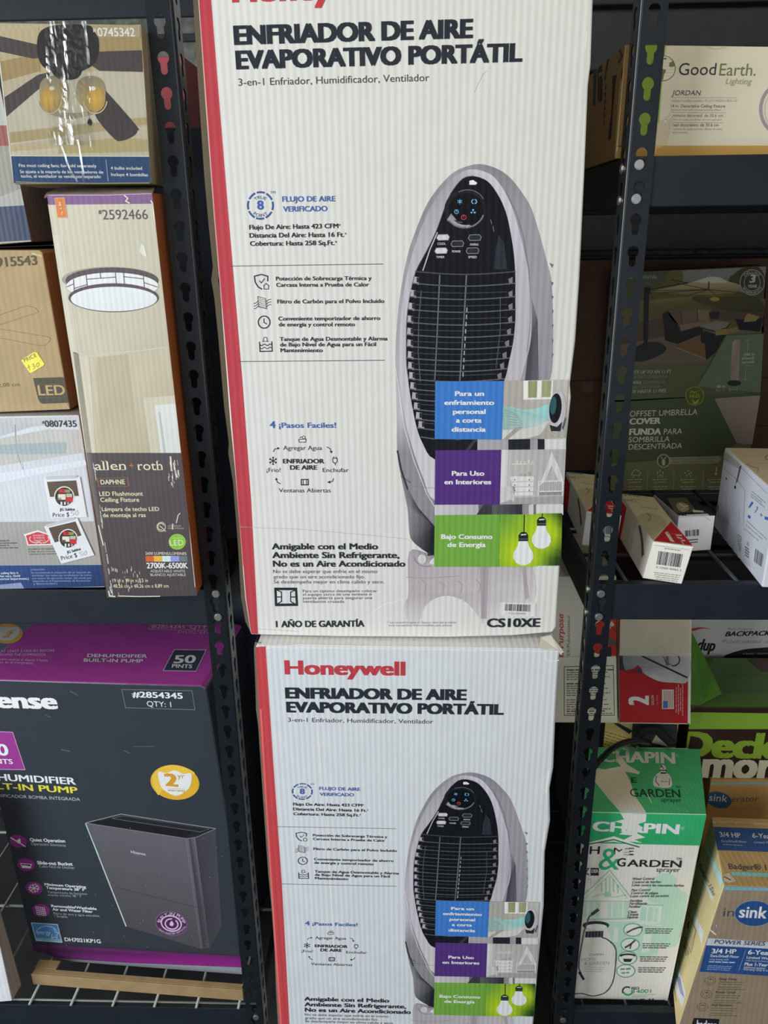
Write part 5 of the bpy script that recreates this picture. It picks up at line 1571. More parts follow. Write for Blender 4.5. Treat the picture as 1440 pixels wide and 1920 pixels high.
f.poly([(1340, 619), (1362, 616), (1362, 627), (1341, 629)], '#7a6434', 11); f.poly([(1362, 617), (1380, 612), (1386, 620), (1362, 627)], '#6d5c3c', 11)
f.poly([(1218, 546), (1288, 531.5), (1330, 519), (1366, 528), (1388, 534), (1404, 550), (1387, 548), (1342, 552), (1292, 553), (1245, 548)], ['#7a6c42', '#8a7d5c', '#a39a86', '#9d947f', '#8a7d5c', '#6f6340', '#6a5d36', '#77683a', '#6f6136', '#685b34'], 5)
f.poly([(1300, 528), (1330, 518.5), (1350, 520), (1366, 529), (1330, 531)], '#a9a292', 6)
for a in ((1245, 548), (1292, 553), (1341, 552), (1387, 548), (1270, 531), (1218, 545)): f.line([(1328, 543), a], 1.1, '#2a241a', 7)
f.line([(1328, 543), (1329, 528)], 2, '#1d1a16', 7); f.line([(1217, 543), (1290, 530)], 2, '#22201b', 8); f.line([(1258, 524), (1290, 531)], 1.6, '#22201b', 8)
f.poly([(1207, 540), (1217, 540), (1214, 655), (1206, 655)], '#17191a', 8); f.poly([(1209, 536), (1219, 538), (1220, 550), (1208, 552)], '#17191a', 8)
f.spoly([(1180, 660), (1207, 643), (1234, 641.6), (1249, 652), (1240, 664), (1207, 677), (1180, 675)], '#212121', 7)
f.poly([(1150, 512), (1200, 506), (1257.6, 504), (1239.6, 536), (1150, 542)], '#3e4534', 9)
f.text('CONTINENTAL', (1170, 523.5), (1232, 522), 6.2, '#8a8b80', .0, 10)
f.poly([(1144, 687), (1330, 682), (1296, 745), (1142, 754)], '#4a5136', 11)
f.poly([(1142, 751), (1290, 744), (1428, 736), (1420, 800), (1350, 856), (1142, 872)], ['#414a30', '#414a30', '#3f482f', '#363f2b', '#343d2a', '#3d462e'], 11)
f.poly([(1361, 629), (1433, 625.5), (1428, 736), (1305, 724)], '#57614a', 12); f.line([(1361, 628), (1330, 684), (1304, 726)], 2.4, '#3e472f', 13); f.line([(1361, 628), (1433, 625)], 1.6, '#3e472f', 13)
f.poly([(1339, 746.8), (1426, 741), (1412, 833), (1380.7, 831)], ['#7c7064', '#857869', '#74685c', '#6b6054'], 13)
tx = '#8f8e82'
for t, a, b, h, bo in (('FITS UP TO AN 11 FT', (1183.6, 700.7), (1258, 699.4), 6.2, .03), ('OFFSET UMBRELLA', (1184, 709.3), (1250.8, 708), 5.8, 0), ('PARA', (1182.7, 720), (1202, 719.8), 6, .03), ('SOMBRILLA', (1204.4, 719.6), (1245.4, 718), 5.8, 0),
                       ('DESCENTRADA', (1182, 728.8), (1237, 727), 5.8, 0), ('DE HASTA 11 PIES', (1182, 736.8), (1248, 735), 6, .03)):
    f.text(t, a, b, h, tx if bo else '#6f7163', bo, 13)
tx = '#aaa99c'
for t, a, b, h, bo in (('OFFSET UMBRELLA', (1179.8, 780.8), (1306.8, 777), 10.6, 0), ('COVER', (1179, 795.6), (1237.8, 794), 11.5, .05), ('FUNDA', (1178.9, 815.4), (1238.7, 814.3), 12, .05), ('PARA', (1243.6, 813.9), (1278, 813), 10.4, .0),
                       ('SOMBRILLA', (1178, 829), (1254.7, 827.5), 10, 0), ('DESCENTRADA', (1177.9, 842.7), (1278, 840), 10, 0)):
    f.text(t, a, b, h, tx, bo, 13)
f.poly([(1372, 642.5), (1377, 637), (1387, 636.7), (1384, 715), (1368.7, 713)], ['#8a7a6a', '#94836f', '#7d6e5f', '#85766a', '#77695c'], 13); f.ell(1376, 718, 13, 5.5, '#23241f', 14)
for t, a, b in (('100 in', (1394, 667), (1414, 666)), ('(closed)', (1390, 674), (1413, 673)), ('cerrada', (1389.5, 681.5), (1413.5, 680)), ('30 in', (1342, 727), (1359, 726.5))): f.text(t, a, b, 5, '#9a9a8a', .02, 13)
f.text('254 cm', (1395, 687), (1411, 686), 3, '#8a8a7c', .0, 13); f.text('76,2 cm', (1341, 733), (1359, 732.5), 3.4, '#8a8a7c', .0, 13)
for pts in (((1402, 640), (1401, 658)), ((1397, 637), (1407, 636.5)), ((1398, 690), (1396, 711)), ((1391, 711.5), (1401, 711)), ((1367, 731), (1381, 730)), ((1367, 727), (1367, 734)), ((1381, 727), (1381, 733))): f.line(pts, .7, '#8f8f82', 13)
f.ell(1302, 742, 18, 18, '#4a4e22', 14); f.ring(1302, 742, 17, 17, 1.4, '#7d7d25', 15)
f.text('PVC', (1293, 738.5), (1310, 738), 6, '#85852a', .02, 15); f.text('FREE', (1292, 745.5), (1312, 745), 5.4, '#85852a', .02, 15); f.spoly([(1297, 748), (1303, 753), (1310, 747), (1307, 755), (1300, 757)], '#85852a', 15)
f.ell(1409.4, 529.4, 23.5, 24.5, '#8e8b80', 14, n=32); f.ell(1409.4, 529.4, 22, 23, '#35352f', 15, n=32); f.ring(1409.4, 529.4, 15, 16, 1, '#8e8b80', 16)
f.text('3', (1404, 530), (1415, 529.5), 15, '#a5a296', .05, 16); f.text('YEAR', (1401, 539.5), (1418, 539), 5.6, '#a5a296', .03, 16)
f.arctext('DELUXE', 1409.4, 529.4, 16.5, 140, 40, 4.6, '#a5a296', .02, 16, ry=17.2); f.arctext('WARRANTY', 1409.4, 529.4, 21.2, 205, 335, 4.6, '#a5a296', .02, 16, ry=22, inward=True)
f.poly([(1168, 868), (1343, 854), (1395, 852), (1393, 917), (1143, 930), (1145, 869)], '#565a41', 12)
f.poly([(1250, 857), (1348, 854.7), (1351, 861), (1347, 868), (1250, 869.5)], '#77755f', 13)
f.ell(1243.6, 863.5, 12.2, 12.5, '#9c9a8a', 14); f.ell(1243.6, 863.5, 10.8, 11, '#3f4830', 15)
f.line([(1239, 856), (1243, 863), (1248, 856)], 1.4, '#9c9a8a', 16); f.poly([(1240.5, 862), (1246.5, 862), (1246, 872), (1241, 872)], '#9c9a8a', 16)
f.text('Quick and easy way to remove your cover', (1260, 862), (1339, 860), 3.4, '#3c3f30', 0, 14); f.text('Manera rápida y fácil de retirar la funda', (1260, 867.5), (1335, 866), 3.4, '#3c3f30', 0, 14)
for x in (1214, 1263, 1318): f.line([(x, 879), (x - 1, 918)], .7, '#85836f', 13)
for i, x in enumerate((1191, 1238, 1290, 1341)):
    if i == 0: f.line([(1184, 889), (1186, 884), (1191, 880), (1197, 883), (1201, 886), (1198, 891), (1184, 890)], 1, '#9b9986', 13); f.line([(1188, 892), (1186, 896)], 1, '#9b9986', 13)
    elif i == 1:
        for dx, dy in ((-5, 0), (5, 0), (-4, 7), (0, 5), (4, 7), (0, -4)): f.line([(x + dx, 884 + dy), (x + dx - 1, 888 + dy)], 1.3, '#9b9986', 13)
    elif i == 2:
        for dx, dy in ((-6, 0), (0, -4), (5, 0), (-3, 5), (4, 6), (1, 2)): f.ell(x + dx, 886 + dy, 1.4, 1.4, '#9b9986', 13, n=8)
    else: f.line([(x + 2, 875), (x + 1, 886)], 2, '#9b9986', 13); f.ell(x + 1, 888, 2.4, 2.4, '#9b9986', 13)
    for j, yy in enumerate((900, 905, 913.5, 918)): f.fine((x - 15 + j % 2 * 3, yy), (x + 13 - j % 2 * 3, yy - .8), 2.6, '#85836f', i * 7 + j, 13)
c.build()

# ---- big brown carton behind it
o1, o2 = at_y(1060, 488, 1.50), at_y(1450, 486, 1.50)
c = Carton('brown_carton', 'wide dark brown carton behind the umbrella cover box', 'box',
           [V((.29, 1.50, o1.z)), V((.86, 1.50, o1.z)), V((.86, 1.50, .996)), V((.29, 1.50, .996))], [V((.29, 1.585, o1.z)), V((.86, 1.585, o1.z)), V((.86, 1.585, .996)), V((.29, 1.585, .996))],
           {'front': '#4f3c31', 'side': '#443329', 'top': '#4f3c31'}, mat=M_KRAFT, k=.6)
f = c.front
f.line([(1070, 714), (1440, 708)], 1.5, '#33261f', 1); f.rect(1092, 716, 1112, 736, '#5c4a3f', 1)
f.line([(1405, 800), (1440, 798)], 1.2, '#33261f', 1)
c.build()


# ---- two water filter cartons
def filter_box(label, d, k, full):
    BLb, BRb = V((.319 + d[0], .991 + d[1], .9955)), V((.366 + d[0], .972 + d[1], .9955))
    TL = V((.328 + d[0], .991 + d[1], 1.050)) if d == (0, 0) else BLb + V((.003, 0, .0545))
    TR = TL + (BRb - BLb)
    bk = V((.008, .205, 0))
    c = Carton('filter_box', label, 'box', [TL, TR, BRb, BLb], [p + bk for p in (TL, TR, BRb, BLb)], {'front': '#d2cfc6', 'side': '#bdb8ab', 'top': '#cbc19f'}, mat=M_CARD, k=k, group='red and cream filter boxes', kk={'left': k * .8}, bev=.0012)
    mv = None
    if d != (0, 0):
        e0 = [BLb + V((0, 0, 0))]
        src = [V((.319, .991, .9955)), V((.366, .972, .9955)), V((.328, .991, 1.05)), V((.336, 1.196, 1.05)), V((.375, .972, 1.05)), V((.327, 1.196, .9955))]
        dst = [BLb, BRb, TL, TL + bk, TR, BLb + bk]
        mv = homography([proj(p) for p in src], [proj(p) for p in dst])
    def hom(qs, qd): return homography([proj(p) for p in qs], [proj(p) for p in qd])
    O = V((.319, .991, .9955)); R0 = V((.047, -.019, 0)); UPV = V((.009, 0, .0545))
    s0 = [O + UPV, O + UPV + R0, O + R0, O]
    if mv:
        c.front.pre = hom(s0, [TL, TR, BRb, BLb])
        c.top.pre = hom([s0[0], s0[1], s0[1] + bk, s0[0] + bk], [TL, TR, TR + bk, TL + bk])
        c.left.pre = hom([s0[0], s0[3], s0[3] + bk, s0[0] + bk], [TL, BLb, BLb + bk, TL + bk])
    f, t, l = c.front, c.top, c.left
    f.barcode([(1235, 1033), (1281.7, 1039.4), (1276.5, 1064), (1231, 1058)], '#2e3038', 9, 24, 2)
    f.text('0 12505 45065 3', (1230, 1065), (1277, 1071), 3.6, '#3a3b42', 0, 2)
    for i in range(4): f.fine((1226 + i * 1.3, 1074 + i * 4), (1276 - i * 2, 1080 + i * 3.6), 2.2, '#8d8a82', i, 2)
    f.line([(1226, 1022), (1292, 1031)], .8, '#9b9890', 2); f.fine((1246, 1029), (1276, 1033), 2.4, '#77746d', 4, 2)
    f.line([(1226, 1019), (1300, 1026)], 2.0, '#e6e3da', 1)
    t.poly([(1226, 1014), (1258.5, 978), (1300, 1023)], '#bd2631', 1)
    t.poly([(1246, 998.5), (1254, 1000), (1265, 1017), (1257, 1015)], '#dccdbb', 2); t.poly([(1247, 998), (1252, 997), (1257, 1003)], '#dccdbb', 2)
    for a, b in (((1268, 1004), (1278, 1004)), ((1270, 1008), (1279, 1010)), ((1276, 1013), (1284, 1014))): t.line([a, b], 2.4, '#d6c2b4', 2)
    t.line([(1276, 1012), (1282, 1021)], 1.6, '#d6c2b4', 2); t.fine((1260, 1001), (1276, 1003), 1.6, '#d58d88', 1, 2)
    t.text('FRIGIDAIRE', (1165, 919), (1212, 926), 4.2, '#3c3a34', .02, 1, up=(-.3, -.95)); t.text('PurePour', (1164, 929), (1201.6, 932.5), 5, '#4d4a42', .0, 1, up=(-.3, -.95))
    t.text('PWF-1', (1170, 939), (1194, 942), 4.2, '#3c3a34', .01, 1, up=(-.3, -.95)); t.fine((1184, 935), (1216, 941), 2, '#a59c82', 2, 1); t.fine((1202, 951), (1234, 956), 4, '#aaa185', 3, 1)
    t.ring(1209, 970, 11, 7, 1.1, '#5b573f', 1, -60, 70)
    t.spoly([(1195, 968), (1222, 962), (1244, 972), (1250, 985), (1236, 998), (1222, 1012), (1212, 995)], '#b6ae8a', .6)
    l.poly([(1150, 931), (1162, 934), (1175, 952), (1163, 1010), (1150, 1006)], '#a81f2b', 1)
    l.line([(1199, 986), (1203, 1006), (1206, 1040)], 4.5, '#5a564d', 1); l.line([(1199, 990), (1204, 1012), (1204, 1044)], 2, '#3a3833', 2)
    c.build()


filter_box('nearer red and cream filter box, end facing front, beside the rack post', (0, 0), .74, True)
filter_box('farther red and cream filter box, half hidden behind the rack post', (-.058, .120), .58, False)

# ---- small black and white boxed lock
F = [V((.391, 1.083, 1.053)), V((.447, 1.092, 1.050)), V((.447, 1.092, .9955)), V((.391, 1.083, .9955))]
bk = V((-.007, .10, 0))
c = Carton('clear_window_box', 'small black and white box with a clear window in its top', 'box', F, [p + bk for p in F], {'front': '#c9c8cb', 'side': '#9d9c9e', 'top': '#1c1e22'}, mat=M_CARD, k=.62, bev=.001)
f, t = c.front, c.top
f.barcode([(1284, 995), (1311, 992), (1311, 1004), (1285, 1006)], '#2e3038', 5, 14, 2)
f.line([(1288, 1013), (1308, 1011)], 1.8, '#3c3d44', 2); f.line([(1288, 1018), (1308, 1016)], 1.6, '#3c3d44', 2)
f.line([(1256, 970), (1322, 968.5), (1331, 976)], .8, '#8d8c90', 2)
t.poly([(1254, 966.5), (1326, 963), (1332, 968), (1262, 970)], '#d5d2c4', 1); t.text('EATON', (1259, 968.6), (1288, 967.4), 3.6, '#17181c', .06, 2)
t.poly([(1251, 934), (1286, 933), (1307, 960), (1266, 963)], '#4e4c3c', 1.5)
t.spoly([(1268, 946), (1276, 942), (1288, 946), (1292, 955), (1282, 960), (1272, 956)], '#8d8668', 2); t.line([(1274, 945), (1282, 950), (1290, 949)], 1.4, '#d8d3b8', 3); t.line([(1278, 955), (1285, 952)], 1.2, '#c5bf9e', 3)
t.poly([(1298, 956), (1318, 958), (1320, 961), (1300, 961)], '#b9b7ad', 2)
c.build()

# ---- white box with blue drawings
BL = V((.468, .962, .9955)); sd = V((.019, .227, 0)); fr = V((.199, -.0166, 0)); hh = V((0, 0, .131))
F = [BL + hh, BL + fr + hh, BL + fr, BL]
c = Carton('white_box', 'white box with small blue drawings at the right edge of the middle shelf', 'box', F, [p + sd for p in F], {'front': '#c9cad0', 'side': '#d3d5de', 'top': '#cfc3a4'}, mat=M_CARD, k=.72, bev=.002, kk={'left': .80})
l, t = c.left, c.top
l.line([(1358, 850), (1389, 876), (1439, 926)], 1.2, '#a9a9b2', 1); l.poly([(1387, 874), (1391, 872), (1383, 903), (1380, 906)], '#5b5b66', 2)
l.poly([(1358, 846), (1388, 870), (1386, 880), (1357, 862)], '#b9b4ae', 1)
l.line([(1356, 878), (1381, 898), (1397, 920), (1394, 984)], .8, '#9a9aa6', 1); l.line([(1381, 898), (1379, 912)], .8, '#9a9aa6', 1)
l.poly([(1361, 895), (1363, 896), (1363, 900), (1361, 899)], '#33343c', 2); l.poly([(1377, 910.5), (1380, 911.5), (1380, 917), (1377, 916)], '#33343c', 2); l.poly([(1343, 945), (1348, 948), (1347, 959), (1342, 956)], '#8a8a96', 2)
BLU = '#3f68b4'
for pts in (((1410, 940), (1413, 943), (1409, 949), (1405, 953), (1404, 950)), ((1403, 965), (1408, 968), (1407, 973), (1402, 970)), ((1426, 962), (1430, 966), (1427, 969)), ((1434, 968), (1441, 970), (1441, 976), (1434, 974))): l.poly(list(pts), BLU, 2)
l.line([(1419, 950), (1421, 952), (1416, 961)], 1.4, BLU, 2)
for i, (a, b) in enumerate((((1410, 922), (1437, 945)), ((1409, 927), (1430, 944)), ((1400, 977), (1438, 1012)), ((1398, 984), (1430, 1012)), ((1396, 992), (1424, 1016)), ((1408, 931), (1434, 952)))): l.fine(a, b, 2.4, '#8f93a2', i, 2, up=(0, -1))
for i in range(8): l.fine((1383 + i * .3, 1003 + i * 4), (1391 - i * .2, 1009 + i * 4), 2.6, '#777a88', i, 2, up=(0, -1))
for i in range(4): l.fine((1397, 1026 + i * 5), (1406, 1033 + i * 5), 3.4, '#5f626e', i + 9, 2, up=(0, -1))
for i in range(12): l.fine((1344 + i * 1.4, 962 + i * 6.0), (1372 + i * 4.0, 986 + i * 7.4), 1.8, '#b3b6c2', i + 20, 1.5, up=(0, -1))
l.poly([(1401, 1015), (1405, 1018), (1404, 1025), (1400, 1022)], '#a9adba', 2)
l.barcode([(1417, 1028), (1433, 1041), (1429, 1064), (1414, 1053)], '#5c5f6b', 7, 12, 2)
for i in range(3): l.line([(1362 + i * 12, 925 + i * 14), (1362 + i * 12, 955 + i * 12)], .6, '#a9a9b2', 1)
t.line([(1400, 871), (1413, 876), (1422, 878), (1420, 884)], 1.6, '#9c8f74', 1); t.line([(1398, 870), (1440, 868)], 1, '#b5a888', 1)
t.poly([(1370, 833), (1376, 833), (1378, 838), (1372, 839)], '#a59a82', 2); t.ring(1440, 858, 5, 4, 1.4, '#8d8270', 2)
c.build()

# ================================================================== lower right shelf
ZD = 0.1896
# ---- yellow-brown carton that carries the red and the white boxes
KL = .36
F = [V((.345, 1.19, .638)), V((.474, 1.19, .638)), V((.474, 1.19, ZD)), V((.345, 1.19, ZD))]
c = Carton('leaflet_carton', 'yellowish printed carton behind the green sprayer box, under the red box', 'box', F, [p + V((0, .36, 0)) for p in F], {'front': '#a3955c', 'side': '#3f4038', 'top': '#6b6340'}, mat=M_CARD, k=.42)
f = c.front
for i in range(9):
    f.fine((1118, 1368 + i * 5.5), (1180 - i * 3, 1386 + i * 5.5), 2.8, '#6f6540', i, 1, up=(0, -1))
f.poly([(1150, 1356), (1160, 1356), (1186, 1370), (1180, 1376)], '#23262a', 2)
f.poly([(1186, 1356), (1270, 1358), (1270, 1400), (1200, 1402), (1184, 1385)], '#2a2c30', 2)
f.poly([(1222, 1392), (1236, 1366), (1252, 1400)], '#9a8f78', 3)
c.build()

# ---- red two gallon sprayer box with open flap
KR = .40
c = carton_px('two_gallon_box', 'red box with a big sideways white 2 and an open cream flap', 'box',
              [(1158, 1122), (1297.5, 1120), (1294.5, 1358.5), (1162, 1356)], 1.165, 0, 0.24, {'front': '#a3242a', 'side': '#a9a498', 'top': '#3a2022'}, mat=M_CARD, k=.62)  # top panel coloured near black to stand for shade under the shelf deck
f = c.front
f.poly([(1291, 1122), (1297, 1121), (1294.4, 1358), (1289.5, 1358)], '#c9c5ba', 2); f.line([(1163, 1355), (1292, 1357)], 1.6, '#bfb4ac', 2)
f.poly([(1161, 1228), (1173, 1228), (1172, 1256), (1161, 1256)], '#33343a', 2)
f.spoly([(1172, 1222), (1230, 1220), (1290, 1222), (1290, 1276), (1262, 1279.5), (1236, 1277), (1216, 1268), (1205, 1260), (1200, 1250), (1186, 1254), (1172, 1256)], ['#7b7b7d', '#b5b4b0', '#a9a8a6', '#a3a2a0', '#bcbbb6', '#bcbbb6', '#b5b4b0', '#9a9997', '#77777a', '#6e6e72', '#77777a'], 3)
f.poly([(1168, 1257), (1188, 1254), (1196, 1246), (1203, 1256), (1200, 1262), (1176, 1262)], '#8f1f25', 4); f.ell(1199, 1258, 5, 5, '#3a3a3e', 5)
f.line([(1204, 1230), (1288, 1270)], 3.2, '#26272c', 5)
f.ring(1262, 1237, 12, 11, 2.2, '#2b2c32', 5, -100, 40); f.text('ROUNDUP', (1254, 1247), (1254, 1226), 6, '#2b2c32', .02, 5, up=(-1, 0)); f.line([(1243, 1230), (1250, 1243), (1259, 1246)], 1.4, '#2b2c32', 5)
f.text('2', (1216.5, 1322), (1216.5, 1304), 38, '#d6d3c8', .05, 4, up=(-1, 0)); f.text('GALLON', (1226, 1321.5), (1226, 1303), 5, '#cfa8a4', .02, 4, up=(-1, 0)); f.text('7.6 LITERS', (1234, 1321.5), (1234, 1303), 3.6, '#c08a88', .0, 4, up=(-1, 0))
f.poly([(1241, 1292.6), (1263, 1292.6), (1263.5, 1329), (1241, 1329)], '#d0c6ba', 4)
for i in range(6): f.poly([(1244 + i * 3.1, 1294.5), (1245.7 + i * 3.1, 1294.5), (1245.9 + i * 3.1, 1327), (1244 + i * 3.1, 1327)], '#b08078', 5)
f.poly([(1243, 1314), (1252, 1314), (1252, 1327.6), (1243, 1327.6)], '#4a6a9c', 6)
for i, (x, y0, y1) in enumerate(((1268.5, 1336, 1288), (1272.5, 1339, 1283), (1276.5, 1333, 1290), (1280.5, 1342, 1280))): f.fine((x, y0), (x, y1), 2.0, '#c99a96', i, 4, up=(-1, 0))
c.build()
o, n = f.o, f.n
bm = bmesh.new()
vs = [bm.verts.new(on_plane(x, y, o + n * d, n)) for x, y, d in ((1163, 1120, .002), (1291.5, 1118, .002), (1292.5, 1229, .012), (1161, 1228, .012))]
bm.faces.new(vs)
r = bmesh.ops.extrude_face_region(bm, geom=bm.faces[:])
bmesh.ops.translate(bm, verts=[v for v in r['geom'] if isinstance(v, bmesh.types.BMVert)], vec=n * .0025)
bmesh.ops.recalc_face_normals(bm, faces=bm.faces)
fo = mesh_obj('flap', bm, mat_plain('cream_board', '#d6ceb8', rough=.7, spec=.15, noise=.05, nscale=30), c.root); fo['label'] = 'plain cream inside of the folded-down flap'

# ---- white instruction box left of it, and the multi-purpose box on top
c = carton_px('instruction_box', 'white box with framed small print, behind the post beside the red 2 box', 'box',
              [(1032, 1233), (1156, 1231), (1158, 1356), (1029, 1355)], 1.165, 0, 0.22, {'front': '#b9b4a4', 'side': '#a5a091', 'top': '#b9b4a4'}, mat=M_CARD, k=.50)
f = c.front
f.line([(1058, 1250), (1150, 1248), (1152, 1341), (1058, 1341.5)], 1.3, '#4f4c46', 1, closed=True)
for i in range(20):
    y = 1255.5 + i * 4.3
    if i in (5, 12): continue
    f.fine((1062, y + 2), (1150 - (i * 37 % 26), y + 1.4), 3.6 if i % 6 == 0 else 2.8, '#4f4c46' if i % 6 == 0 else '#6d695f', i, 1)
c.build()
c = carton_px('sprayer_box', 'white box with upright red lettering and a red picture, above the framed small print', 'box',
              [(1036, 1082), (1156, 1080), (1156, 1230.5), (1032, 1232.5)], 1.165, 0, 0.22, {'front': '#b9b5aa', 'side': '#a5a091', 'top': '#b9b4a4'}, mat=M_CARD, k=.50)
f = c.front
f.text('Multi-Purpose', (1056.5, 1262), (1056.5, 1151), 11, '#a23a3c', .02, 1, up=(-1, 0), shear=.2); f.text('SPRAYER/Pulvérisateur', (1068.5, 1262), (1068.5, 1153), 5.6, '#4a4844', .0, 1, up=(-1, 0))
f.poly([(1104, 1177), (1132, 1160), (1156, 1150), (1156, 1229), (1135, 1231), (1110, 1222), (1126, 1240), (1100, 1212)], '#9a2e27', 1)
f.poly([(1136, 1190), (1146, 1196), (1156, 1203), (1156, 1212), (1144, 1209), (1134, 1198)], '#4d4642', 2); f.poly([(1135, 1213), (1147, 1213), (1146, 1231), (1135, 1231)], '#2b2727', 2)
f.poly([(1138, 1172), (1148, 1164), (1152, 1172), (1142, 1180)], '#a59c8e', 2); f.line([(1145, 1174), (1156, 1185)], 1.4, '#2b2727', 3)
c.build()

# ---- garbage disposer cartons
F = [V((.545, 1.19, .504)), V((.93, 1.19, .504)), V((.93, 1.19, ZD)), V((.545, 1.19, ZD))]
c = Carton('disposer_box', 'shaded kraft disposer box behind, only its logo strip visible', 'box', F, [p + V((0, .18, 0)) for p in F], {'front': '#8a6c42', 'side': '#7d623d', 'top': '#8a6c42'}, mat=M_KRAFT, k=.42, group='kraft sink disposer boxes')
f = c.front
f.poly([(1318, 1466), (1445, 1466), (1445, 1472), (1318, 1471)], '#6f7f70', 1)
f.ell(1347.6, 1499.7, 24.5, 15, '#2a4560', 1, rot=14, n=30); f.text('sink', (1329, 1501), (1363, 1503.5), 13, '#a9b3b5', .0, 2); f.text('erator', (1371, 1503), (1422, 1502), 10.5, '#433d34', .0, 2)
c.build()

F = [at_y(1357, 1661, .952), at_y(1520, 1668, .952), at_y(1470, 1966, .938), at_y(1266, 1950, .938)]
bk = V((.036, .152, 0))
c = Carton('disposer_box', 'front kraft disposer box with blue oval logo and blue power panel, right bottom corner', 'box', F, [p + bk for p in F], {'front': '#8a7b68', 'side': '#c9b184', 'top': '#b39464'}, mat=M_KRAFT, k=.66, group='kraft sink disposer boxes',
           kk={'left': .58, 'top': .62}, bev=.002, zmin=.2004)  # left panel colour brightened for the daylight striking it from the left
f, t, l = c.front, c.top, c.left
NV, WT = '#27497f', '#d9dde3'
f.poly([(1358, 1662), (1500, 1664), (1497, 1671), (1355, 1668.5)], '#6f9fb0', 1)
f.ell(1414, 1712.6, 36.5, 24, NV, 1, n=36); f.ring(1414, 1712.6, 36.5, 24, .8, '#8d94a4', 2, n=36)
f.text('sink', (1384.4, 1720), (1436.5, 1722), 22, '#e6e9ec', .025, 2); f.text('in', (1355.3, 1717.8), (1375.4, 1718.3), 16, '#3f4859', .0, 2); f.text('erator', (1452, 1723), (1500, 1725), 16, '#3f4859', .0, 2)
f.poly([(1327.5, 1759), (1500, 1770), (1496, 1782), (1324, 1772)], '#b7bbc4', 1); f.text('POWER SERIES', (1338.6, 1769), (1434.4, 1773), 7.4, '#3a4252', .02, 2, shear=.15)
f.poly([(1324, 1772.4), (1496, 1782), (1490, 1833), (1311.5, 1821.7)], NV, 1)
f.text('3/4 HP', (1333.8, 1787), (1380, 1788), 8.6, WT, .03, 2); f.text('Dura-Drive® Motor', (1331.7, 1794), (1385, 1796), 4.8, WT, .015, 2); f.text('6-Year', (1401.8, 1789), (1447, 1791), 8.6, WT, .03, 2); f.text('Limited Warranty', (1399.7, 1797), (1460, 1800), 4.8, WT, .015, 2)
f.text('Long lasting with', (1330, 1799.7), (1366, 1800.7), 3.6, '#a9b6cd', 0, 2); f.fine((1329, 1804), (1378, 1805.6), 3, '#a9b6cd', 5, 2)
f.text('with free in-home service', (1398, 1802), (1458, 1805), 3.6, '#a9b6cd', 0, 2); f.text('Plus 1-Year', (1395.3, 1810), (1440, 1812), 5.8, WT, .03, 2, shear=.1); f.text('Additional Limited', (1394, 1815), (1434, 1817), 3.8, WT, .01, 2); f.text('Warranty Only at Lowes', (1393, 1819), (1450, 1821.5), 3.8, WT, .01, 2)
for i in range(3): f.fine((1327 - i, 1811 + i * 3.4), (1372 - i * 2, 1813 + i * 3.4), 2.2, '#7d93b8', i, 2)
f.line([(1398, 1781), (1385, 1820)], .8, '#8498bd', 2)
for i, (cx, cy, s_) in enumerate(((1331.7, 1839, 'Easy Swap'), (1324, 1864, 'Power Grind'), (1317, 1888, 'Dual Resolution'))):
    f.ring(cx, cy, 10.2, 7.4, .9, '#5d5140', 1); f.ring(cx, cy, 6, 4.2, .7, '#5d5140', 1); f.ell(cx + 1, cy - 3, 2, 1.4, '#5d5140', 2, n=8)
    x0 = cx + 17.5
    f.text(s_, (x0, cy - 1.8), (x0 + 32 + 6 * (i == 2) + 5 * (i == 1), cy - 1.4), 4.4, '#4b4132', .02, 2)
    for j, yy in enumerate((3.0, 7.0, 12.5, 16.5)): f.fine((x0 - 1 - j, cy + yy), (x0 + 46 - j * 4 + (j == 3) * 14, cy + yy + .8), 2.4, '#6b5f4b', i * 5 + j, 2)
f.poly([(1301, 1908.5), (1349, 1910.5), (1345, 1935), (1293, 1932)], '#1d2026', 1); f.text('badger', (1305, 1927), (1342, 1929), 15, '#d6d8da', .03, 2)
f.line([(1331, 1743), (1342, 1752)], 3, '#cdc6b4', 2); f.line([(1343, 1734), (1343.5, 1738)], 1.2, '#e6e0d0', 2)
t.poly([(1329, 1550), (1500, 1556), (1510, 1600), (1343, 1594)], '#35507f', 1)
t.text('3/4 HP', (1350.4, 1569), (1389.3, 1571), 9, WT, .02, 2, up=(-.25, -1)); t.text('6-Year', (1410.8, 1571), (1450, 1573), 9, WT, .02, 2, up=(-.1, -1)); t.text('Dura-Drive® Motor', (1353, 1579), (1400.4, 1580.5), 4, '#b9c3d4', .0, 2, up=(-.25, -1)); t.text('Limited Warranty', (1414, 1581), (1462, 1583), 4, '#b9c3d4', .0, 2, up=(-.1, -1)); t.fine((1356, 1584), (1392, 1586), 2, '#8fa0bc', 3, 2)
t.text('POWER SERIES', (1343.5, 1546.5), (1412, 1548.5), 5, '#9a8560', .0, 2, up=(-.25, -1)); t.line([(1329, 1541), (1440, 1545)], 3, '#c3ab7d', 1)
t.text('Badger® 15ss', (1367, 1629.6), (1462, 1633), 10.5, '#4e4d52', .02, 2, up=(-.2, -1)); t.poly([(1371, 1635), (1500, 1639), (1503, 1646), (1374, 1642)], '#7fc3bd', 1)
t.poly([(1356, 1640), (1368, 1637), (1380, 1652), (1366, 1656), (1358, 1652)], '#c9b9a0', 2); t.line([(1357, 1644), (1370, 1650)], 1.6, '#5b4632', 3); t.line([(1362, 1650), (1374, 1654)], 1.2, '#efe6d2', 3)
l.poly([(1322, 1587), (1327.5, 1588.6), (1356.5, 1650), (1351, 1663.6)], '#a4e6e6', 1); l.poly([(1303, 1615), (1307, 1622), (1338, 1683), (1335, 1690)], '#c0ecee', 1)
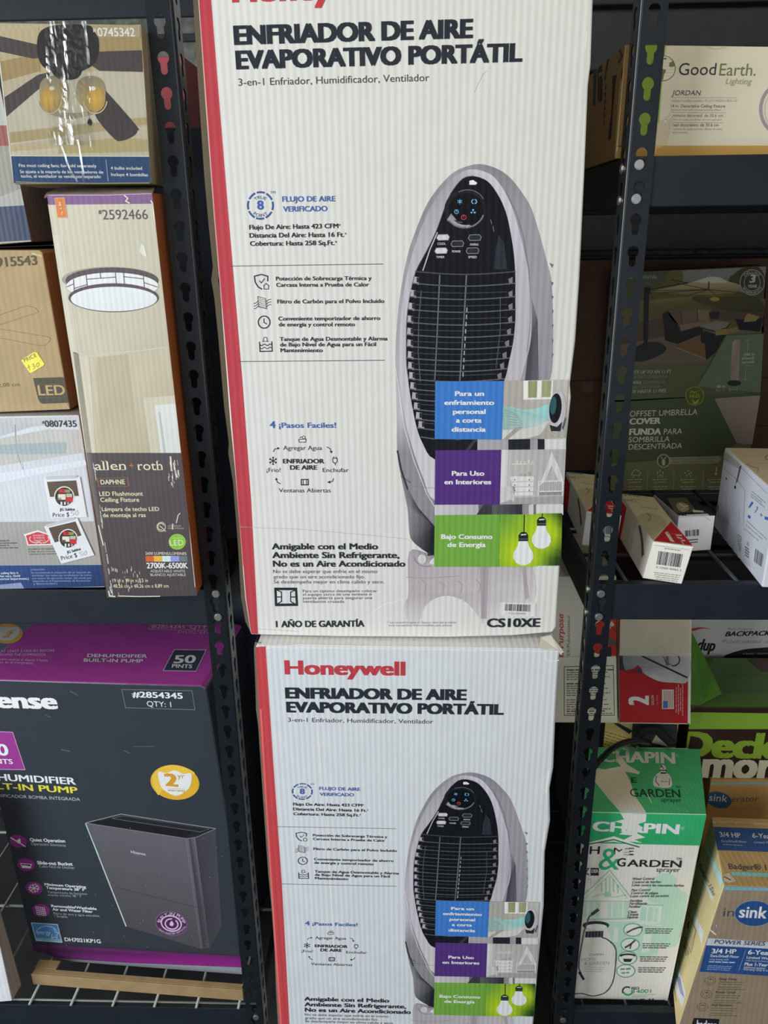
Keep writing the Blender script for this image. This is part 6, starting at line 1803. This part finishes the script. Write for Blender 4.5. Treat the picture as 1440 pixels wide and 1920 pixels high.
l.text('Badger 15ss', (1309, 1623), (1337.5, 1680), 7, '#6b6d84', .015, 2, up=(.85, -.5))
l.poly([(1292, 1692), (1295.6, 1696), (1319.5, 1748), (1315.7, 1771)], '#f0efe8', 1)
l.poly([(1270, 1806), (1273, 1814), (1287, 1864.7), (1279, 1890), (1263, 1845)], '#eceff2', 1)
for i in range(5): l.line([(1268 + i * 1.8, 1826 + i * 2), (1276 + i * 1.6, 1862 + i * 2)], 1.2, '#8d90a2', 2)
l.line([(1290, 1712), (1305, 1745), (1295.6, 1787), (1284, 1757)], .9, '#6b5a3c', 2); l.line([(1296, 1683), (1308, 1702)], .9, '#8a7650', 2)
for i in range(3): l.line([(1282 + i * 1.5, 1772 - i * 3), (1287 + i * 2.4, 1792 - i * 1.5)], .8, '#6b5a3c', 2)
l.line([(1292, 1728), (1290, 1740)], 2.2, '#4b4030', 2); l.line([(1264, 1848), (1268, 1878)], 1.0, '#8a7650', 2)
c.build()

# ---- sprayer box
F = [at_y(1092, 1522, 1.003), at_y(1325, 1527, 1.003), at_y(1250, 1886, 1.003), at_y(1070, 1888.5, 1.003)]
zb = min(F[2].z, F[3].z)
bk = V((.046, .165, 0))
c = Carton('garden_sprayer_box', 'green-topped white garden sprayer box with torn top, beside the right rack post', 'box', F, [p + bk for p in F], {'front': '#cbc9c1', 'side': '#1f5f45', 'top': '#45a86c'}, mat=M_RIBL, k=.66, kk={'top': .66, 'left': .4}, bev=.0015, zmin=.1898)
f, t = c.front, c.top
GR = '#2f9d63'
f.poly([(1091, 1523), (1325, 1528), (1314, 1585.5), (1082, 1580)], [GR, '#33a369', '#2c9960', '#2c955c'], 1)
f.text('CHAPIN', (1110, 1558), (1272.8, 1564), 18.5, '#d6d8d2', .045, 2); f.text('®', (1276, 1556), (1283, 1556), 6, '#a9cdb8', .0, 2)
f.poly([(1163, 1524), (1212, 1526), (1211, 1540), (1196, 1545), (1206, 1552), (1194, 1562), (1210, 1570), (1190, 1574), (1204, 1580), (1166, 1576), (1186, 1566), (1160, 1564), (1176, 1556), (1158, 1552), (1172, 1545), (1152, 1540), (1170, 1536)], '#cdccc5', 3)
f.poly([(1098, 1581), (1151, 1567.7), (1200, 1585), (1151, 1578)], '#d3d1c8', 2.5); f.line([(1098, 1583.5), (1151, 1574), (1198, 1588)], 2.4, '#2f6a4b', 3)
BK = '#23262b'
f.text('H', (1104.8, 1601), (1123.8, 1601), 14.5, BK, .015, 3); f.text('ME', (1149.4, 1602), (1188, 1602.5), 13, BK, .01, 3); f.poly([(1167, 1588), (1179, 1588), (1180, 1604), (1165, 1604)], '#c3c1b9', 4); f.line([(1172, 1591), (1188, 1590.5)], 1.6, '#55565a', 5); f.line([(1170, 1598), (1182, 1597)], 1.2, '#77787c', 5); f.line([(1170, 1602), (1187, 1603)], 1.2, '#6b6c70', 5)
f.text('&', (1120.7, 1630.5), (1160.6, 1630.5), 41, '#2f9a66', .012, 4)
f.text('G', (1156, 1623.8), (1172, 1624.2), 15.5, BK, .02, 5); f.text('ARDEN', (1175, 1624.2), (1276.6, 1626), 13, BK, .02, 5); f.text('TM', (1267.4, 1612.5), (1277, 1612.5), 4.6, BK, 0, 5); f.text('sprayer', (1230, 1634), (1274, 1634.6), 8.6, '#33363b', .0, 5)
f.poly([(1107.5, 1627), (1123, 1627.3), (1122.5, 1641.5), (1107, 1641.5)], '#2b2e33', 3); f.text('USA', (1108.5, 1636), (1121.5, 1636), 5.4, '#cbc9c1', .03, 4); f.fine((1109, 1631), (1121, 1631), 2, '#9b9a95', 1, 4); f.line([(1096, 1629), (1104, 1628), (1098, 1636), (1104, 1640)], 2, '#2b2e33', 3)
LG, MG = '#a9c6b3', '#8db79c'
f.spoly([(1212, 1668), (1227, 1645), (1239.4, 1638), (1257, 1639), (1268, 1650), (1267, 1660), (1277, 1670), (1287, 1677), (1285, 1700), (1280, 1735), (1268, 1772), (1240, 1772), (1234, 1733), (1240, 1698), (1218, 1690)], LG, 2)
for pts, wd in ((((1092, 1680), (1143, 1631.7), (1181, 1680)), 2.4), (((1098, 1684), (1143, 1640), (1176, 1684)), 1.2), (((1092, 1690), (1180, 1690)), 1.6), (((1100, 1724), (1182, 1722)), 3.0), (((1128, 1672), (1128, 1656)), 2.4), (((1136, 1672), (1136, 1648)), 2.4), (((1143, 1672), (1143, 1645)), 2.4), (((1150, 1672), (1150, 1650)), 2.4), (((1158, 1674), (1158, 1660)), 2.4),
                (((1108, 1660), (1108, 1648), (1102, 1648)), 1.2), (((1110, 1681), (1130, 1676), (1150, 1682), (1172, 1678)), 1.4)): f.line(pts, wd, MG, 2)
f.ell(1139, 1677, 7, 5, MG, 2.5)
for x0, x1 in ((1096, 1100), (1104, 1112), (1118, 1126), (1140, 1146), (1150, 1158), (1160, 1166), (1170, 1178)): f.poly([(x0, 1692), (x1, 1692), (x1 - 1, 1720), (x0 - 1, 1720)], LG, 2)
f.poly([(1135, 1728), (1240, 1727), (1232, 1790), (1152, 1803), (1148, 1770)], LG, 1.5)
for pts in (((1200, 1696), (1242, 1696), (1238, 1732), (1194, 1730)), ((1152, 1738), (1160, 1738), (1158, 1766), (1150, 1766)), ((1206, 1752), (1222, 1752), (1218, 1784), (1202, 1786))): f.poly(list(pts), '#c3cec4', 2.5)
for pts in (((1202, 1700), (1212, 1700), (1210, 1726), (1199, 1726)), ((1216, 1700), (1226, 1700), (1223, 1727), (1213, 1727)), ((1229, 1702), (1234, 1702), (1231, 1728), (1226, 1728))): f.poly(list(pts), LG, 3)
f.line([(1196, 1696), (1244, 1697)], 2, MG, 3); f.line([(1190, 1730), (1240, 1735)], 2, '#c9cfc6', 3)
for t_, a, b in (('Weed Control', (1185.8, 1649.5), (1226.7, 1649)), ('Control de hierbas', (1185, 1655.7), (1239, 1655)), ('Lutte contre les mauvaises herbes', (1184, 1661), (1282, 1662)), ('Pest Control', (1183.3, 1670.7), (1219, 1670)), ('Control de plagas', (1182.7, 1676), (1233.8, 1676)),
                 ('Lutte contre les parasites', (1181.3, 1682), (1253.6, 1681)), ('Fertilize', (1180.4, 1690.7), (1204, 1690.5)), ('Fertilizante', (1179.7, 1696), (1212.9, 1695.5)), ('Fertiliser', (1178.7, 1701.7), (1201.7, 1701.4)), ('Clean', (1177, 1711.5), (1193.4, 1711.3)), ('Limpia', (1176.5, 1716.4), (1196.6, 1716.2)), ('Nettoie', (1175, 1721.6), (1196, 1721.4))):
    f.text(t_, a, b, 4.6, '#3b3e3c', .015, 5, shear=.25)
for i, (cx, cy) in enumerate(((1186.3, 1743), (1181.3, 1770.8), (1176.5, 1795.6), (1173, 1820))):
    f.ell(cx, cy, 17, 11.8, '#cfcfc8', 4, n=28); f.ring(cx, cy, 17, 11.8, 1.5, '#4a936f', 5)
    x0 = cx + 21
    for j in range(3): f.fine((x0 + 2, cy - 1 + j * 3.8 - (i == 3) * 4), (x0 + 54 - j * 3, cy - .6 + j * 3.8 - (i == 3) * 4), 2.6, '#565a58', i * 3 + j, 5)
f.line([(1175, 1748), (1186, 1742), (1196, 1738.5), (1204, 1738)], 3, '#44474c', 6)
f.line([(1172, 1776), (1182, 1770), (1190, 1763)], 3.4, '#44474c', 6); f.line([(1183, 1770), (1181, 1778)], 2.4, '#44474c', 6)
f.ell(1176.5, 1791, 15, 4, '#2d3035', 6); f.ell(1177, 1793, 12, 3, '#d3d2cc', 7); f.poly([(1168, 1797), (1186, 1797), (1182, 1803), (1170, 1803)], '#2d3035', 6)
f.fine((1163, 1818), (1182, 1817), 4, '#5a7d6a', 3, 6); f.fine((1165, 1825), (1180, 1824), 3.4, '#5a7d6a', 4, 6)
f.poly([(1096, 1757), (1128, 1757), (1140, 1762), (1154.4, 1779.7), (1151.7, 1825.7), (1145.5, 1847), (1133, 1861), (1112, 1866.5), (1091, 1862), (1080, 1862), (1090, 1765)], '#cac8c0', 6)
f.line(smooth([(1128, 1757), (1140, 1762), (1154.4, 1779.7), (1151.7, 1825.7), (1145.5, 1847), (1133, 1861), (1112, 1866.5), (1091, 1862), (1076, 1863)], 4, False), 1.7, '#2d3238', 7)
f.ell(1117, 1734.5, 25, 8, '#2d3238', 6); f.ell(1118, 1737, 20, 5.5, '#d0cfc8', 7); f.poly([(1098, 1746), (1131, 1745), (1130, 1756), (1097, 1757)], '#2d3238', 7)
for i in range(5): f.line([(1103 + i * 6, 1746), (1102 + i * 6, 1756)], 1, '#6d7076', 8)
f.line([(1120, 1706), (1112, 1711), (1104, 1719), (1100, 1732), (1095, 1745), (1086, 1795), (1085, 1815), (1090, 1826)], 2.6, '#55585d', 8); f.line([(1121, 1705), (1110, 1713)], 5.5, '#3d4046', 9); f.line([(1086, 1822), (1094, 1835)], 4.6, '#2d3238', 9)
f.text('CHAPIN', (1104, 1791), (1131, 1790.5), 3.8, '#8b8c89', .02, 7); f.text('HOME', (1090, 1801), (1117, 1800), 5.4, '#8f908d', .0, 7); f.text('& GARDEN', (1095, 1808.5), (1142, 1808), 6.4, '#8f908d', .0, 7)
for i in range(3): f.fine((1093 + i, 1813 + i * 4), (1133 - i * 2, 1813.6 + i * 4), 2, '#a5a5a0', i, 7)
f.ring(1176, 1858, 9, 8, 2.6, '#33363b', 5, 60, 200, n=12); f.ring(1177, 1859, 8, 6, 3, '#3a9369', 5, 190, 380, n=12); f.text('ISO', (1183.6, 1855), (1197.8, 1854.8), 5, '#33363b', .02, 5); f.text('14001', (1187, 1862), (1220, 1861), 7, '#3f8a68', .01, 5); f.line([(1184, 1865.5), (1228, 1864)], .6, '#77a88c', 5); f.fine((1185, 1869), (1212, 1868), 1.8, '#77a88c', 2, 5)
f.text('2G / 7.6L', (1159.7, 1883.3), (1229.7, 1880.6), 9.4, '#33363b', .02, 5); f.line([(1080, 1887.5), (1152, 1887)], 1.4, '#2b2e33', 5); f.line([(1158, 1886.5), (1246, 1884)], 1.4, '#2b2e33', 5)
f.poly([(1316, 1586), (1313, 1586), (1246, 1884), (1250, 1884)], '#dcdbd5', 2)
t.text('CHAPIN', (1126.8, 1428.6), (1266.4, 1432), 21, '#d6dccf', .04, 2, up=(-.05, -1)); t.text('®', (1269, 1420), (1275, 1420), 6, '#b9d6bf', .0, 2)
t.poly([(1112, 1446), (1120, 1440), (1133, 1443), (1164, 1437), (1154, 1424), (1166, 1420), (1176, 1434), (1200, 1448), (1198, 1452), (1172, 1447), (1180, 1462), (1186, 1478), (1192, 1494), (1210, 1521), (1212, 1525), (1163, 1523), (1140, 1497), (1120, 1472), (1111, 1460)], ['#d9d2b8'] * 7 + ['#d3cab0'] * 6 + ['#dad5c4', '#d6d2c6', '#d6d2c6', '#d3cab0', '#cfc6a8', '#cfc6a8'], 3)
t.text('E', (1184, 1468), (1194, 1468), 10, '#1f4434', .02, 4, up=(-.1, -1)); t.text('GARDEN', (1182, 1494), (1276.5, 1495.5), 15, '#1f4434', .02, 2.5, up=(-.15, -1)); t.text('sprayer', (1239.8, 1503.4), (1277.4, 1504.3), 7.6, '#1f4434', .0, 4, up=(-.1, -1)); t.text('TM', (1267, 1478), (1276, 1478), 4.4, '#1f4434', 0, 4)
t.spoly([(1231, 1452), (1238, 1447), (1237, 1438), (1243, 1434), (1249, 1440), (1248, 1448), (1257, 1456), (1258, 1476), (1228, 1475), (1225, 1462)], '#d9dccf', 3); t.spoly([(1234, 1456), (1240, 1452), (1250, 1453), (1255, 1460), (1254.5, 1473), (1236, 1473)], '#c9cdbf', 4)
t.line([(1238, 1440), (1240, 1436), (1244, 1442)], 1.4, '#1f2a26', 5); t.line([(1237, 1445), (1249, 1445)], 1.8, '#1f2a26', 5); t.line([(1239, 1450), (1248, 1450)], 2.6, '#1f2a26', 5); t.line([(1231, 1455), (1229, 1465), (1236, 1474)], 1.2, '#1f2a26', 5); t.line([(1255, 1460), (1254.5, 1473)], 1, '#1f2a26', 5); t.fine((1240, 1466), (1252, 1467), 2, '#4b5a50', 4, 5)
t.line([(1200, 1402), (1290, 1404)], 1.6, '#80c79b', 2); t.poly([(1165, 1398), (1200, 1399), (1192, 1412), (1170, 1408)], '#70aa86', 2); t.line([(1168, 1404), (1180, 1408)], 1.8, '#dfe8d6', 3); t.line([(1214, 1490), (1222, 1506)], 1.6, '#b8d8c3', 4)
c.build()

# ---- green decking products box
zt, zl = .624, .655
F = [V((.494, 1.195, zl)), V((.93, 1.195, zl)), V((.93, 1.195, .5045)), V((.494, 1.195, .5045))]
c = Carton('deck_box', 'bright green and brown deck box with large green lettering, on the kraft disposer box', 'box', F, [p + V((0, .17, 0)) for p in F], {'front': '#33221d', 'side': '#44291f', 'top': '#567f2a'}, mat=M_GLOSS, k=.70, bev=.003, kk={'top': .9})
f, t = c.front, c.top
f.poly([(1262, 1335), (1500, 1338), (1500, 1367), (1262, 1367)], '#7fa336', 1)
f.text('Deck', (1271, 1419.5), (1456, 1423), 49, '#7f9f33', .055, 2); f.text('more', (1313, 1458), (1486, 1461), 52, '#c3bfa6', .05, 3)
f.line([(1270, 1465), (1440, 1466)], 1.6, '#6d8a80', 2)
t.poly([(1270, 1300), (1500, 1300), (1500, 1340), (1262, 1339)], ['#5f8a2c', '#5f8a2c', '#6d9a34', '#6d9a34'], 1); t.line([(1352, 1264), (1500, 1262)], 1, '#7da545', 2); t.poly([(1400, 1236), (1500, 1236), (1500, 1262), (1428, 1260)], '#5a2a30', 2)
c.build()
bm = bmesh.new()
pts = [(1294, 1180, 1.27, 0), (1299, 1190, 1.27, 0), (1326, 1244, 1.25, 0), (1353, 1301, 1.21, 0), (1320, 1318, 1.20, 0), (1295, 1331, 1.196, 0)]
vs = [bm.verts.new(at_y(x, y, Y)) for x, y, Y, _ in pts]
bm.faces.new(vs)
r = bmesh.ops.extrude_face_region(bm, geom=bm.faces[:])
bmesh.ops.translate(bm, verts=[v for v in r['geom'] if isinstance(v, bmesh.types.BMVert)], vec=V((.001, .0025, 0)))
bmesh.ops.recalc_face_normals(bm, faces=bm.faces)
fo = mesh_obj('flap', bm, mat_plain('green_printed_flap', '#5c8f30', rough=.4, spec=.3), c.root); fo['label'] = 'raised green flap'

# ---- backpack sprayer box at the back
zb0 = at_y(1300, 1120, 1.38).z
F = [V((.50, 1.38, zb0)), V((1.0, 1.38, zb0)), V((1.0, 1.38, .656)), V((.50, 1.38, .656))]
F[2] = V((1.0, 1.38, ZD)); F[3] = V((.50, 1.38, ZD))
c = Carton('backpack_sprayer_box', 'white and black backpack sprayer box at the back, under the middle shelf', 'box', F, [p + V((0, .18, 0)) for p in F], {'front': '#a9a7a4', 'side': '#8a8884', 'top': '#3a3a3c'}, mat=M_CARD, k=.50)  # dark top colour carries the dimness below the middle shelf
f = c.front
f.spoly([(1295, 1179), (1315, 1176), (1335, 1180), (1318, 1178.5), (1300, 1183)], '#9a3335', 1)
f.text('Multi-Purpose', (1364, 1182), (1410, 1181), 5, '#a0504e', .01, 1, shear=.2); f.text('BACKPACK SPRAYER', (1359, 1193), (1512, 1190), 9, '#1d1e22', .04, 1, shear=.25); f.text('Pulvérisateur dorsal', (1354, 1206), (1470, 1205), 7, '#77777a', .0, 1, shear=.25)
f.text('dup', (1306, 1219), (1340, 1221), 22, '#1d1e22', .04, 1, shear=.25)
f.spoly([(1356, 1233), (1385, 1220), (1420, 1215), (1500, 1213), (1500, 1240), (1400, 1245)], '#1d1f24', 2, n=3); f.text('4 Gallon / Galones', (1392, 1227), (1440, 1226), 3, '#8a8a8a', .0, 3)
c.build()


# ---- black hose and strap lying on the sprayer box
def tube(name, pts, rad, mat, res=10, flat=1.0):
    P = [V(p) for p in pts]
    cv = []
    m = len(P)
    for i in range(m - 1):
        p0, p1, p2, p3 = P[max(0, i - 1)], P[i], P[i + 1], P[min(m - 1, i + 2)]
        for j in range(8):
            t_ = j / 8
            cv.append(.5 * (2 * p1 + (p2 - p0) * t_ + (2 * p0 - 5 * p1 + 4 * p2 - p3) * t_ * t_ + (3 * p1 - p0 - 3 * p2 + p3) * t_ ** 3))
    cv.append(P[-1])
    bm = bmesh.new(); rings = []
    for i, p in enumerate(cv):
        d = (cv[min(i + 1, len(cv) - 1)] - cv[max(i - 1, 0)]).normalized()
        a = d.cross(V((0, 1, 0))).normalized(); b = d.cross(a).normalized()
        rings.append([bm.verts.new(p + a * (rad * math.cos(2 * math.pi * k / res)) + b * (rad * flat * math.sin(2 * math.pi * k / res))) for k in range(res)])
    for A, B in zip(rings, rings[1:]):
        for k in range(res): bm.faces.new((A[k], A[(k + 1) % res], B[(k + 1) % res], B[k]))
    bm.faces.new(rings[0][::-1]); bm.faces.new(rings[-1])
    bmesh.ops.recalc_face_normals(bm, faces=bm.faces)
    o_ = mesh_obj(name, bm, mat, None, smooth=True)
    return o_


zc = F[0].z
ho = tube('hose', [at_y(1095, 1462, 1.045), at_y(1112, 1441, 1.06), at_y(1130, 1420, 1.075), at_y(1150, 1402, 1.09), at_y(1172, 1392, 1.11), at_y(1195, 1389, 1.13), at_y(1216, 1392, 1.15)], .0050, M_RUBBER)
tag(ho, 'glossy black hose curving over the green sprayer box top', 'hose')
so = tube('strap', [at_y(1186, 1397, 1.155), at_y(1196, 1382, 1.165), at_y(1212, 1370, 1.17), at_y(1232, 1370, 1.17), at_y(1246, 1382, 1.165), at_y(1262, 1396, 1.155)], .008, mat_plain('black_webbing', '#15181d', rough=.8), 10, .5)
tag(so, 'folded black strap between the sprayer box and the red 2 box', 'strap')
